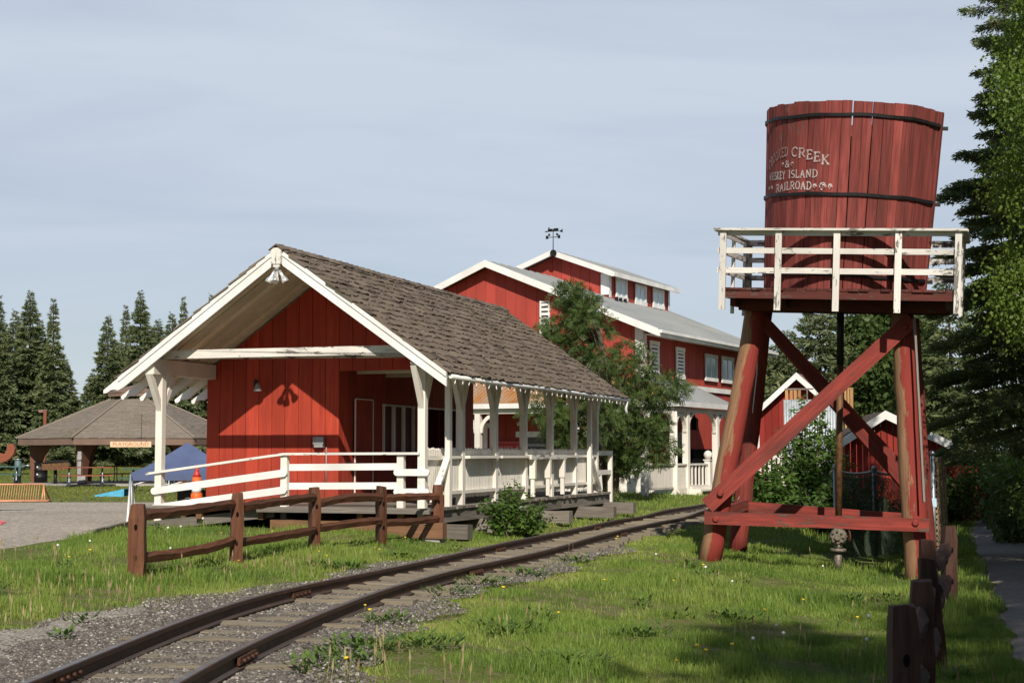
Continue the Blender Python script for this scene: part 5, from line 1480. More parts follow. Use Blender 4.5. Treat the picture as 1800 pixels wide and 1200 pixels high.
for x0 in (1483, 1488, 1492.5):
    mb = MB(); a = csx(x0); mb.box(a, a + .06, -.02, .03, csz(760), csz(685)); mb.build('slat', M['yellow_wood'], cs)
mb = MB(); mb.box(csx(1476), csx(1498), -.03, .04, csz(685) + .004, csz(682)); mb.box(csx(1496), csx(1498), -.02, .03, csz(765), csz(685)); mb.build('frame', M['yellow_wood'], cs)
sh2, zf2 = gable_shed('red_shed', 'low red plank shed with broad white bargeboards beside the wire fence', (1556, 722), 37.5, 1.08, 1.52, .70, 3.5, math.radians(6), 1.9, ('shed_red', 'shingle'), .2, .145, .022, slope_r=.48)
# barrier of red planks further along the path, picket deck by the tall shed
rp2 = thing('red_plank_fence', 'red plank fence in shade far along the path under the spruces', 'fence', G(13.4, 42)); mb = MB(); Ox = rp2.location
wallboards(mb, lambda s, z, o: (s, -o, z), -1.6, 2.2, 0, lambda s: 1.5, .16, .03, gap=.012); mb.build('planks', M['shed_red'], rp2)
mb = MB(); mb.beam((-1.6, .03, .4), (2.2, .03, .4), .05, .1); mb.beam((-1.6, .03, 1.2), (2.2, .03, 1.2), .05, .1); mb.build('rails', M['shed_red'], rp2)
pkp = at_y(1352, 838, 44.0); pk = thing('picket_fence', 'white picket fence with ball topped post in front of the tall shed', 'fence', G(pkp.x, 44), 0)
Z0 = at_y(1352, 842, 44).z - pk.location.z; Z1 = at_y(1352, 803, 44).z - pk.location.z
gxx = lambda px: at_y(px, 820, 44).x - pk.location.x
x = gxx(1325)
while x < gxx(1440):
    mb = MB(); mb.box(x, x + .075, -.02, .02, Z0 - .25, Z1); mb.build('picket', M['white'], pk); x += .135
mb = MB(); mb.box(gxx(1325), gxx(1440), -.03, -.022, Z1 - .02, Z1 + .05); mb.box(gxx(1325), gxx(1440), .022, .06, Z0 - .1, Z0); mb.build('rail', M['white'], pk)
bpst = MB(); a = gxx(1377); bpst.box(a - .09, a + .09, -.12, -.032, Z0 - .4, Z1 + .1); bpst.tube([(a, -.07, Z1 + .1 + .24 * (1 - math.cos(k * PI / 10)) / 2) for k in range(11)], [max(.02, .12 * math.sin(k * PI / 10)) for k in range(11)], 12); bpst.build('ball_post', M['white'], pk)
# ------------------------------------------------------------------ picnic pavilion
pav = thing('picnic_pavilion', 'brown hexagonal picnic pavilion with a shingled roof and small raised cap on the lawn', 'pavilion', PAV + Vector((0, 0, .07)), PAV_RZ)
RE, RTp, ZEv, ZTp = 4.62, .95, 1.80, 3.42
hexp = lambda r, k, z: Vector((r * math.cos(math.radians(60 * k + 0)), r * math.sin(math.radians(60 * k + 0)), z))
mb = MB(); rows = 34
for k in range(6):
    for j in range(rows):
        f0, f1 = j / rows, (j + 1.12) / rows
        r0, r1 = RTp + (RE - RTp) * f0, RTp + (RE - RTp) * f1; z0, z1 = ZTp - (ZTp - ZEv) * f0, ZTp - (ZTp - ZEv) * f1
        n = max(2, int(r1 / .30))
        for i in range(n):
            a0, b0 = hexp(r0, k, z0), hexp(r0, k + 1, z0); a1, b1 = hexp(r1, k, z1 + .012), hexp(r1, k + 1, z1 + .012)
            t0, t1 = i / n, (i + 1) / n - .0015
            j_ = random.uniform(-.008, .008)
            mb.prism([a0.lerp(b0, t0), a0.lerp(b0, t1), a1.lerp(b1, t1) + Vector((0, 0, j_)), a1.lerp(b1, t0) + Vector((0, 0, j_))], (0, 0, .03), (a1 - a0), min(1, max(0, random.gauss(.5, .12))))
    mb.tube([hexp(RTp, k, ZTp + .05), hexp(RE + .1, k, ZEv + .03)], .05, 5, smooth=False, var=.75)
mb.build('shingle_roof', M['shake'], pav)
mb = MB()
for k in range(6):
    a, b = hexp(RE - .02, k, ZEv - .14), hexp(RE - .02, k + 1, ZEv - .14); d_ = (b - a) * .004; mb.beam(a + d_, b - d_, .08, .24)
mb.build('fascia', M['fascia'], pav)
mb = MB(); pts = [hexp(RE - .1, k, ZEv - .06) for k in range(6)]
for k in range(6): 
    a, b, c, d_ = hexp(RE - .1, k, ZEv - .07), hexp(RE - .1, k + 1, ZEv - .07), hexp(.6, k + 1, ZTp - .1), hexp(.6, k, ZTp - .1); mb.prism([a, b, c, d_], (0, 0, .04), (c - b))
mb.build('ceiling', M['glulam'], pav)
mb = MB()
for k in range(6): 
    mb.beam(hexp(1.05, k, ZTp + .22), hexp(1.05, k + 1, ZTp + .22), .05, .14); mb.prism([hexp(1.1, k, ZTp + .29), hexp(1.1, k + 1, ZTp + .29), (0, 0, ZTp + .62)], (0, 0, .04), (0, 0, 1))
    mb.beam(hexp(.8, k, ZTp - .1), hexp(.8, k, ZTp + .25), .08, .08)
mb.build('roof_cap', M['fascia'], pav)
for k in range(6):
    mb = MB(); r0 = 3.85; rad_ = hexp(1, k, 0); tang = Vector((-rad_.y, rad_.x, 0))
    prof_o = [(r0 + .22, 0), (r0 + .26, .6), (r0 + .30, 1.2), (r0 + .34, 1.62)]; prof_i = [(r0 - .95, 1.62), (r0 - .52, 1.42), (r0 - .30, 1.12), (r0 - .18, .75), (r0 - .12, .35), (r0 - .10, 0)]
    mb.prism([rad_ * r + Vector((0, 0, z)) - tang * .14 for r, z in prof_o + prof_i], tang * .28); p = mb.build('post', M['glulam'], pav)
    if k == 4:
        mb = MB(); mb.box(rad_.x * 4.08 - .09, rad_.x * 4.08 + .05, rad_.y * 4.08 - .16, rad_.y * 4.08 - .06, .05, 1.3); mb.box(rad_.x * 4.08 - .1, rad_.x * 4.08 + .06, rad_.y * 4.08 - .22, rad_.y * 4.08 - .162, .95, 1.12); mb.box(rad_.x * 4.08 - .04, rad_.x * 4.08 + .22, rad_.y * 4.08 - .2, rad_.y * 4.08 - .162, .05, .38); mb.build('conduit_box', M['steel_grey'], p)
sgp = at_y(230, 780.5, 60.0)
psg = thing('playground_sign', 'cream sign reading PLAYGROUND hanging under the pavilion eave', 'sign', sgp)
mb = MB(); mb.box(-.80, .80, -.02, .02, -.11, .11); mb.build('board', M['sign_cream'], psg)
text_mesh('PLAYGROUND', .215, 'lettering', M['sign_rust'], psg, (0, -.023, 0), .002, .98)
mb = MB()
for x in (-.6, .6): mb.box(x - .01, x + .01, -.008, .008, .11, .17)
mb.build('hanger', M['black_iron'], psg)
# ------------------------------------------------------------------ park furniture on the lawn
def place(px, py, Y=None):
    p = at_ground(px, py); return p
def picnic_table(label, p, rz, top='table_wood', grp='picnic tables on the lawn', s=1.0):
    t = thing('picnic_table', label, 'picnic table', p, rz, grp); t.scale = (s, s, s)
    mb = MB(); 
    for k in range(5): mb.box(-.95, .95, -.37 + k * .15, -.37 + k * .15 + .14, .72, .76)
    mb.build('tabletop', M[top], t)
    for sy in (-1, 1):
        mb = MB()
        for k in range(2): mb.box(-.95, .95, sy * .68 - .14 + k * .14, sy * .68 - .005 + k * .14, .42, .46)
        mb.build('bench_seat', M[top], t)
    for x in (-.62, .62):
        mb = MB(); 
        for sy in (-1, 1):
            mb.tube([(x, sy * .12, .71), (x, sy * .12, .42), (x, sy * .15, .2), (x, sy * .25, .06), (x, sy * .42, .03), (x, sy * .58, .08), (x, sy * .66, .2), (x, sy * .68, .415)], .026, 8)
        mb.tube([(x, -.12, .45), (x, .12, .45)], .02, 6); mb.build('frame', M['galv'], t)
    return t
picnic_table('orange brown picnic table on curved steel legs between the two front pavilion posts', place(150, 855), .35)
picnic_table('orange brown picnic table under the pavilion, seen beneath the hanging sign', place(228, 851), -.15)
picnic_table('teal green picnic table with steel legs in front of the pavilion, left of the canopy', place(266, 862), .05, 'green_table')
picnic_table('brown picnic table under the pavilion behind the dark canopy', place(335, 856), .2)
picnic_table('green picnic table at the left edge beside the drinking fountain', place(2, 852), .1, 'green_table')
b = place(70, 851); br = thing('trash_barrel', 'black steel drum trash barrel beside the left pavilion post', 'trash barrel', b)
mb = MB(); mb.tube([(0, 0, z) for z in (0, .28, .29, .31, .32, .58, .59, .61, .62, .88, .89, .91)], [.30, .30, .318, .318, .30, .30, .318, .318, .30, .30, .312, .312], 20); mb.build('drum', M['black_iron'], br)
mb = MB(); 
for z in (.42, .72): mb.tube([(-.02, -.3, z), (-.02, -.315, z)], .035, 8)
mb.build('marking', M['plastic_white'], br)
g = place(97, 853); gr = thing('park_grill', 'rusty pedestal barbecue grill standing next to the black barrel', 'grill', g, .25)
mb = MB(); mb.tube([(0, 0, -.1), (0, 0, .62)], .07, 10); mb.build('pedestal', M['black_iron'], gr)
mb = MB(); mb.prism([(-.5, -.3, .62), (.5, -.3, .62), (.52, -.3, .92), (-.52, -.3, .86)], (0, .03, 0)); mb.box(-.5, .5, -.268, .3, .62, .65); mb.box(-.52, -.49, -.268, .3, .652, .88); mb.box(.49, .52, -.268, .3, .652, .93); mb.build('firebox', M['pipe_rust'], gr)
mb = MB(); mb.box(-.42, .68, -.2, .45, .935, 1.0); mb.tube([(-.78, -.2, .84), (-.3, -.2, .9)], .02, 6); mb.build('grate', M['black_iron'], gr)
f = place(31, 851); df = thing('drinking_fountain', 'grey green pillar drinking fountain with a side bowl on the lawn', 'drinking fountain', f)
mb = MB(); mb.tube([(0, 0, -.1), (0, 0, .95), (0, 0, 1.0)], [.14, .14, .10], 12); mb.build('pillar', plain('fountain_green', (.11, .17, .18), .5), df)
mb = MB(); mb.tube([(.1, 0, .74), (.36, -.02, .74)], .04, 8); mb.tube([(.42, -.02, .68), (.42, -.02, .74), (.42, -.02, .8)], [.06, .14, .16], 12); mb.tube([(0, 0, 1.0), (0, 0, 1.06)], [.15, .13], 12); mb.build('bowl', M['galv'], df)
bn = place(197, 814); bb = thing('park_bench', 'weathered grey park bench on the rise in front of the hedge', 'bench', bn, -.15); bb.scale = (1.3, 1.3, 1.3)
mb = MB()
for k in range(3): mb.box(-.72, .72, -.28 + k * .15, -.28 + k * .15 + .13, .43, .47)
mb.build('seat', M['grey_wood'], bb)
mb = MB()
for k in range(3): mb.beam((-.72, .2 + k * .02, .56 + k * .12), (.72, .2 + k * .02, .56 + k * .12), .035, .11)
mb.build('backrest', M['grey_wood'], bb)
for x in (-.6, .6):
    mb = MB(); mb.box(x - .04, x + .04, -.26, -.18, 0, .428); mb.box(x - .04, x + .04, .2, .26, 0, .9); mb.build('leg', M['black_iron'], bb)
w = place(199, 872); wd_ = thing('cornhole_board', 'bright blue slanted board lying on the lawn edge', 'game board', w, -.1)
mb = MB(); mb.prism([(-.48, -.25, .0), (.42, -.25, .0), (.42, -.25, .22), (-.48, -.25, .03)], (0, .012, 0)); mb.prism([(-.48, .30, .0), (.42, .30, .0), (.42, .30, .22), (-.48, .30, .03)], (0, .012, 0)); mb.prism([(-.48, -.25, .03), (.42, -.25, .22), (.42, .312, .22), (-.48, .312, .03)], (0, 0, .012)); mb.build('ramp_top', M['blue_board'], wd_)
# bike rack
k0, k1 = place(-30, 884), place(80, 884); rk = thing('bike_rack', 'orange steel bicycle rack of many thin bars at the lawn edge', 'bike rack', k1, .12)
def brk(px, py, dy=0): 
    q = at_y(px, py, k1.y + dy); return q - k1
topz = brk(0, 851).z; xl = brk(-40, 0).x
mb = MB()
mb.tube([(xl, .25, topz), (-.1, .25, topz)], .022, 8); mb.tube([(xl, 0, .06), (0, 0, .06)], .022, 8); mb.tube([(xl, .5, .06), (0.05, .5, .06)], .022, 8)
mb.tube([(-.1, 0, .0), (-.1, .25, topz), (0.05, .52, .0)], .022, 8); mb.tube([(0, 0, .06), (.05, .5, .06)], .022, 8); mb.tube([(-.02, .02, .05), (-.1, .25, topz)], .018, 8)
mb.build('frame', M['orange_steel'], rk)
x = -.2; bar = None
while x > xl:
    if bar is None: b_ = MB(); b_.tube([(0, 0, .06), (0, .25, topz)], .009, 6); bar = b_.build('bar', M['orange_steel'], rk); o = bar
    else: o = bar.copy(); COL.objects.link(o); o.parent = rk
    o.location = (x, 0, 0); x -= .062
# curved timber at the left edge
ct = at_y(8, 795, 33.0); cvt = thing('curved_timber', 'reddish brown curled timber scroll poking in at the far left edge', 'timber sculpture', (ct.x, 33.0, gz(ct.x, 33)))
def cpt(px, py): q = at_y(px, py, 33.0); return (q.x - cvt.location.x, q.z - cvt.location.z)
ou = [cpt(*p) for p in ((-40, 800), (-14, 796), (-5, 795), (3, 797), (8, 797), (11, 791), (13, 782), (18, 779.5), (23, 781), (26, 788), (24, 797), (18, 804), (10, 810), (0, 813), (-20, 815), (-45, 812))]
mb = MB(); mb.prism([(x, 0, z) for x, z in ou], (0, .14, 0), (1, 0, .3)); mb.build('scroll', M['orange_timber'], cvt)
mb = MB(); q = cpt(-30, 812); mb.box(q[0] - .15, q[0] + .1, .0, .14, -.1, q[1] - .01); mb.build('stand', M['orange_timber'], cvt)
# light pole
lpp = at_y(79, 760, 74); lpo = thing('lamp_post', 'brown square park lamp post rising behind the pavilion roof', 'lamp post', (lpp.x, 74, gz(lpp.x, 74)))
zt = at_y(79, 721, 74).z - lpo.location.z
mb = MB(); mb.box(-.07, .07, -.07, .07, 0, zt); mb.build('pole', M['orange_timber'], lpo)
mb = MB(); mb.box(-.30, -.072, -.12, .12, zt - .10, zt + .03); mb.box(-.072, .09, -.08, .08, zt - .02, zt + .03); mb.build('lamp_head', M['fascia'], lpo)
# canopy tent (legs folded short)
te = thing('canopy_tent', 'low navy blue pop-up canopy with white legs on the gravel behind the ramp', 'canopy', Vector((0, 0, 0)))
A = at_y(231, 834, 33.6); S = 3.1
def tpz(px, py, Y): return at_y(px, py, Y)
c00 = at_y(230, 832, 33.6); rt = Vector((math.cos(.23), math.sin(.23), 0)); bk = Vector((-math.sin(.23), math.cos(.23), 0))
W_ = 2.45
c10 = c00 + rt * W_; c01 = c00 + bk * 2.45; c11 = c10 + bk * 2.45
apx = (c00 + c11) * .5; apx.z = at_y(325, 777, apx.y).z
te.location = (c00.x, c00.y, gz(c00.x, c00.y)); TO = te.location.copy()
mb = MB(lambda p: Vector(p) - TO)
for a, b in ((c00, c10), (c10, c11), (c11, c01), (c01, c00)):
    n = 8
    for i in range(n):
        for j in range(n):
            def q(s, t):
                e = a.lerp(b, s); p = e.lerp(apx, t); p = p.copy(); p.z = e.z + (apx.z - e.z) * (t ** 1.18) - .03 * math.sin(PI * s) * (1 - t); return p
            pts = [q(i / n, j / n), q((i + 1) / n, j / n), q((i + 1) / n, (j + 1) / n), q(i / n, (j + 1) / n)]
            mb.f(tuple(mb.v(p) for p in pts), ((0, 0),) * 4, .5, True)
    mb.prism([a, b, b - Vector((0, 0, .15)), a - Vector((0, 0, .15))], ((a + b) / 2 - apx).normalized() * .004)
can = mb.build('canopy', M['tent'], te)
mb = MB(lambda p: Vector(p) - TO)
d = (apx - c00)
for a, b in ((c00, c10),):
    n = 6
    for i in range(n):
        z = -.16; s = 0 if i % 2 else -.12
        mb.tube([a.lerp(b, i / n) + Vector((0, .05, z + s + .02)), a.lerp(b, (i + 1) / n) + Vector((0, .05, z + (-.12 if i % 2 else 0) + .02))], .014, 6)
mb.build('truss', M['plastic_white'], te)
for c, ft in ((c00, at_ground(224, 917)), (c10, None), (c01, None), (c11, None)):
    if ft is None: ft = Vector((c.x, c.y, gz(c.x, c.y)))
    mb = MB(lambda p: Vector(p) - TO); mb.tube([c + Vector((0, 0, -.02)), ft], .022, 8); mb.build('leg', M['plastic_white'], te)
mb = MB(lambda p: Vector(p) - TO)
for px in (235, 239): mb.tube([c00 + Vector((.02, .0, -.1)), at_ground(px, 905)], .008, 5)
mb.build('guy_rope', M['plastic_white'], te)
# traffic marker and planter
tcb = at_y(345, 905, 33.6); tcb = Vector((tcb.x, 33.6, gz(tcb.x, 33.6)))
tc = thing('traffic_marker', 'tall orange plastic traffic marker with red top standing behind the ramp rails', 'traffic marker', tcb)
hz = lambda py: at_y(345, py, 33.6).z - tcb.z
mb = MB(); mb.tube([(0, 0, hz(p)) for p in (904, 898, 893)], [.165, .155, .14], 16); mb.tube([(0, 0, hz(p)) for p in (891, 868, 865)], [.14, .125, .10], 16); mb.tube([(0, 0, hz(p)) for p in (857, 838)], [.105, .095], 16); mb.build('base_sleeve', M['orange'], tc)
mb = MB(); mb.tube([(0, 0, hz(p)) for p in (893, 890)], [.141, .138], 16); mb.build('reflective_band', M['plastic_white'], tc); mb = MB(); mb.tube([(0, 0, hz(p)) for p in (865, 857)], [.106, .104], 16); mb.build('reflective_band', M['plastic_white'], tc)
mb = MB(); mb.tube([(0, 0, hz(p)) for p in (838, 832, 829, 827, 817)], [.09, .07, .045, .045, .045], 14); mb.build('grip_top', M['red_plastic'], tc)
plb = at_y(331, 885, 35.0); plb = Vector((plb.x, 35.0, gz(plb.x, 35)))
pl = thing('planter_box', 'dark timber planter box with yellow and red flowers behind the traffic marker', 'planter', plb)
mb = MB(); mb.box(-.20, .55, -.25, .25, 0, .42); mb.box(-.23, .58, -.28, .28, .42, .46); mb.box(-.10, .22, -.262, -.252, .12, .28); mb.build('box', M['black_iron'], pl)
mb = MB(); mb.box(-.1, .2, -.268, -.2635, .14, .26); mb.build('panel', M['steel_grey'], pl)
mb = MB(); rs = random.Random(4)
for k in range(14):
    p = Vector((rs.uniform(-.15, .5), rs.uniform(-.2, .2), .47 + rs.uniform(0, .12))); mb.tube([p - Vector((0, 0, .1)), p], .006, 4); mb.tube([p, p + Vector((0, 0, .03))], [.035, .02], 6)
mb.build('flowers', M['red_plastic'], pl)
yb = at_y(330, 881, 33.0); yl = thing('yellow_bucket', 'small yellow pail on the gravel in front of the planter box', 'pail', Vector((yb.x, 33.0, gz(yb.x, 33))))
mb = MB(); hb = yb.z - yl.location.z; mb.tube([(0, 0, 0), (0, 0, hb + .02)], [.06, .075], 12); mb.build('pail_body', M['yellow'], yl); mb = MB(); mb.tube([(.07 * math.cos(a), 0, hb + .02 + .06 * math.sin(a)) for a in [k * PI / 8 for k in range(9)]], .005, 5); mb.build('handle', M['steel_grey'], yl)
mt = at_y(4, 901, 27.5); mtt = thing('ground_marker', 'small pinkish red cloth patch lying on the gravel at the left edge', 'marker', Vector((mt.x, 27.5, gz(mt.x, 27.5) + .012)))
mb = MB(); mb.prism([(-.3, -.1, .02), (.02, -.1, .02), (.05, .08, .05), (-.3, .1, .09)], (0, 0, .02)); mb.build('cloth', plain('pink_cloth', (.6, .12, .14), .8), mtt)
sk = thing('paint_mark', 'short red spray paint stripe across the asphalt path', 'paint mark', Vector((0, 0, 0))); q = at_ground(1752, 1062); sk.location = (q.x, q.y, gz(q.x, q.y) + .03)
mb = MB(); mb.prism([(-.06, -.02, 0), (.06, -.02, 0), (.06, .02, 0), (-.06, .02, 0)], (0, 0, .002)); mb.build('stripe', plain('red_spray_paint', (.5, .05, .07), .8), sk)
# ------------------------------------------------------------------ plants
def nrm(a): return a / np.maximum(np.linalg.norm(a, axis=-1, keepdims=True), 1e-9)
def leaf_quads(P, A, S, Ln, W, fold=0.0):
    """diamond leaves: base point, axis, side vector, length, width"""
    Ln = np.asarray(Ln)[:, None]; W = np.asarray(W)[:, None]
    mid = P + A * Ln * .45
    N = np.cross(A, S) * W * fold
    V = np.stack([P, mid + S * W * .5 + N, P + A * Ln, mid - S * W * .5 + N], 1)
    return V.reshape(-1, 3)
def leaf_object(name, V, var, mat, parent=None):
    n = len(V) // 4
    return poly_mesh(name, V, np.arange(n * 4), np.full(n, 4), var, mat, parent)
def rand_unit(r, n):
    return nrm(r.normal(size=(n, 3)))
def perp(A, r):
    return nrm(np.cross(A, rand_unit(r, len(A))))
def spruce_crown(h, r0, seed, n, size, zb=.4, power=.8, droop=.35, gappy=.12, per=6.0, gap=1.0):
    r = np.random.default_rng(seed)
    zs = []; z = zb
    while z < h * .985:
        zs.append(z); z += (.30 - .16 * z / h) * h / 10 * r.uniform(.7, 1.3) * gap
    Z, AZ, LN = [], [], []
    for z in zs:
        k = int(per + r.integers(0, 3)); a0 = r.random() * 6.28
        for i in range(k):
            if r.random() < gappy: continue
            f = 1 - z / h
            l = r0 * f ** power * r.uniform(.62, 1.12) * (1 + .18 * math.sin(a0 * 3 + z)) + .05
            if f > .9: l *= .9
            Z.append(z + r.normal() * .06); AZ.append(a0 + i * 6.283 / k + r.normal() * .25); LN.append(l)
    Z, AZ, LN = map(np.array, (Z, AZ, LN))
    wgt = LN ** 1.35 + .04; cnt = np.maximum(6, (wgt / wgt.sum() * n)).astype(int)
    b = np.repeat(np.arange(len(Z)), cnt); N = len(b)
    t = r.random(N) ** .62; l = LN[b]; f = 1 - Z[b] / h
    D = np.stack([np.cos(AZ[b]), np.sin(AZ[b]), 0 * t], -1); S = np.stack([-np.sin(AZ[b]), np.cos(AZ[b]), 0 * t], -1)
    up0 = .55 - .75 * f; bend = droop * (f + .15)
    P = D * (t * l)[:, None]; P[:, 2] = Z[b] + l * (up0 * .55 * t - bend * t ** 2 + .22 * t ** 3 * bend * 1.6)
    sg = r.choice([-1, 1], N); u = r.random(N) ** .8; w = (.34 * (1 - t) + .07) * l * (t > .08)
    down = np.array([0, 0, -1.0])
    P = P + S * (sg * u * w)[:, None] + D * (u * w * .55)[:, None] + down * (u ** 1.5 * w * .32)[:, None] + r.normal(size=(N, 3)) * (.018 * h / 10 + .006)
    A = nrm(S * (sg * (.35 + .4 * u))[:, None] + D * .75 + down * (.12 + .25 * r.random(N))[:, None] + r.normal(size=(N, 3)) * .38)
    sc = size * r.uniform(.6, 1.35, N) * (.45 + .55 * np.clip(f * 1.6, 0, 1))
    V = leaf_quads(P, A, perp(A, r), sc, sc * .30)
    br = r.random(len(Z))
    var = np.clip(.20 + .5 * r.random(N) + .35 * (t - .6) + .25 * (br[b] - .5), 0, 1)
    return V, var, (Z, AZ, LN)
def trunk(parent, h, r, mat, bend=.06, seed=0, z0=-.3, name='trunk'):
    rs = random.Random(seed); mb = MB(); n = 10; ph = rs.random() * 6
    pts = [(bend * math.sin(k * .7 + ph) * k / n, bend * math.cos(k * .9 + ph) * k / n, z0 + (h - z0) * k / n) for k in range(n + 1)]
    mb.tube(pts, [r * (1 - .93 * k / n) * (1.25 if k == 0 else 1) for k in range(n + 1)], 9, jit=.05); return mb.build(name, mat, parent)
def branches(parent, specs, mat, h, frac=.85, drop=.3, up=.2):
    """bare limbs under the needles"""
    Z, AZ, LN = specs; mb = MB()
    for z, a, l in zip(Z, AZ, LN):
        f = 1 - z / h; up0 = .55 - .75 * f; bend = drop * (f + .15); pts = []
        for k in range(5):
            t = k / 4 * frac; pts.append((math.cos(a) * t * l, math.sin(a) * t * l, z + l * (up0 * .55 * t - bend * t * t + .22 * t ** 3 * bend * 1.6)))
        mb.tube(pts, [max(.004, .014 * l + .003) * (1 - .8 * k / 4) for k in range(5)], 4, False)
    return mb.build('branches', mat, parent)
def make_spruce(name, label, loc, h, r0, seed, n, size, mat='spruce', group=None, **kw):
    t = thing(name, label, 'spruce tree', loc, 0, group)
    trunk(t, h * .98, .013 * h + .02, M['bark'], .05, seed)
    V, var, sp = spruce_crown(h, r0, seed, n, size, **kw)
    branches(t, sp, M['bark'], h)
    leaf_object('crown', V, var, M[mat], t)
    return t, sp
# ---- spruces far behind the lawn: three grown, the rest copied
def tree_spot(px, Y, top):
    p = at_y(px, 780, Y); z = gz(p.x, Y); return Vector((p.x, Y, z)), at_y(px, top, Y).z - z
FAR = [
 (48, 86, 509, 46, 'tall dense spruce with the highest tip in the clump at the far left', 0),
 (89, 84, 523, 31, 'slender spruce on the sky side of the far left clump', 1),
 (22, 90, 540, 40, 'spruce partly hidden behind the tallest one in the far left clump', 2),
 (-8, 83, 518, 34, 'spruce cut by the left edge of the picture', 1),
 (186, 88, 550, 42, 'low broad spruce left of the middle spruce group above the pavilion', 2),
 (217, 92, 535, 26, 'thin spruce just left of the tallest one above the pavilion', 1),
 (243, 90, 509, 42, 'tallest full spruce above the pavilion roof', 0),
 (299, 96, 545, 40, 'dark spruce half hidden behind the station gable edge', 2),
 (319, 98, 520, 24, 'thin sparse spruce tip rising beside the station gable', 1),
 (66, 89, 558, 44, 'spruce filling the middle of the far left clump', 2),
 (112, 93, 628, 36, 'short bushy spruce on the right shoulder of the far left clump', 0),
 (4, 94, 566, 40, 'lower spruce between the edge spruce and the tallest one', 0),
 (204, 95, 598, 48, 'broad lower spruce in front of the middle group above the pavilion', 2),
 (264, 97, 572, 38, 'spruce on the right shoulder of the tallest one above the pavilion', 0),
 (160, 98, 652, 38, 'small spruce at the left foot of the middle group', 2),
 (338, 101, 566, 38, 'spruce half covered by the station roof edge', 0),
 (-70, 88, 530, 40, 'broad spruce beyond the left edge of the view', 2),
 (-130, 92, 520, 44, 'full spruce farther beyond the left edge of the view', 0),
 (368, 99, 512, 32, 'spruce tip barely showing above the station bargeboard', 2),
 (275, 102, 560, 46, 'spruce standing farther back between the two groups over the pavilion', 0),
 (130, 104, 700, 34, 'small young spruce in the gap between the two far groups', 2),
]
prot = {}
for px, Y, top, rpx, lab, kind in FAR:
    loc, h = tree_spot(px, Y, top); rr = rpx * Y / 2700 * 1.55
    if kind not in prot:
        t, _ = make_spruce('spruce_tree', lab, loc, 10.0, (2.0, 1.5, 2.3)[kind], 11 + kind, (34000, 20000, 30000)[kind], .30, 'spruce_far', 'spruces behind the lawn', zb=.3, power=(1.0, 1.05, 1.02)[kind], droop=.25, gappy=(.05, .16, .10)[kind])
        prot[kind] = (t, (2.0, 1.5, 2.3)[kind])
        o = t
    else:
        o = dup(prot[kind][0], loc, random.random() * 6, lab)
    o.scale = (rr / prot[kind][1], rr / prot[kind][1], h / 10.0)
# ---- broadleaf crowns
def crown_cloud(seed, centers, radii, n, size, aspect=.6, shell=.55, hang=.25):
    r = np.random.default_rng(seed); c = np.asarray(centers, float); R = np.asarray(radii, float)
    if R.ndim == 1: R = np.stack([R, R, R], -1)
    w = (R.prod(1)) ** .72; k = r.choice(len(c), n, p=w / w.sum())
    d = rand_unit(r, n); rad = (shell + (1 - shell) * r.random(n)) ** .6 * r.uniform(.55, 1.06, n)
    P = c[k] + d * R[k] * rad[:, None]
    A = nrm(d * .55 + r.normal(size=(n, 3)) * .6 + np.array([0, 0, -hang]))
    sc = size * r.uniform(.6, 1.3, n)
    V = leaf_quads(P, A, perp(A, r), sc, sc * aspect)
    tone = r.random(len(c))
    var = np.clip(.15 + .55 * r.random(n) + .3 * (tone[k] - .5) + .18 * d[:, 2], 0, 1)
    return V, var
def make_shrub(name, label, cat, loc, w, h, seed, n, size, mat, group=None, clumps=16, bark='grey_bark', stems=7, aspect=.55, flat=.8):
    t = thing(name, label, cat, loc, 0, group); rs = random.Random(seed)
    cs, rr = [], []
    for _ in range(clumps):
        a, q = rs.random() * 6.283, rs.random() ** .6; z = rs.uniform(.12, .86)
        lim = (1 - max(0, z - .45) ** 2 * 1.9)
        cs.append((w * .5 * q * math.cos(a) * lim, w * .5 * flat * q * math.sin(a) * lim, h * z)); s = rs.uniform(.13, .26); rr.append((w * s, w * s * .9, h * s * .95))
    V, var = crown_cloud(seed, cs, rr, n, size, aspect)
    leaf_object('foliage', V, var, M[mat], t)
    mb = MB()
    for c in cs[:stems]:
        mb.tube([(c[0] * .15, c[1] * .15, -.1), (c[0] * .5, c[1] * .5, c[2] * .5), (c[0], c[1], c[2] + rr[0][2] * .5)], [.02 + .008 * h, .014 + .005 * h, .006], 6)
    mb.build('stems', M[bark], t)
    return t
HEDGE = [(10, 98, 64, 4.0, 'hedge', 'brown green leafy shrub at the left edge under the tall spruces'), (52, 101, 40, 2.4, 'hedge', 'bright green rounded shrub under the far left spruces'), (100, 103, 52, 3.0, 'hedge', 'pale green bush between the first two pavilion posts'), (152, 106, 60, 2.7, 'duskshrub', 'dark bush seen behind the front pavilion post'),
         (196, 108, 46, 2.3, 'duskshrub', 'dark low bush behind the grey park bench'), (240, 107, 66, 2.5, 'duskshrub', 'wide dark bush in the shade below the hanging sign'), (292, 106, 70, 2.6, 'duskshrub', 'dark bush directly behind the navy canopy peak'), (345, 105, 80, 2.8, 'duskshrub', 'dark bush next to the red station corner'), (75, 96, 48, 3.3, 'duskshrub', 'dark thicket behind the left pavilion post'), (125, 101, 44, 3.8, 'hedge', 'yellow green bush at the foot of the gap in the trees'), (-20, 95, 60, 3.6, 'duskshrub', 'shrub at the very edge beside the curled timber')]
hp = {}
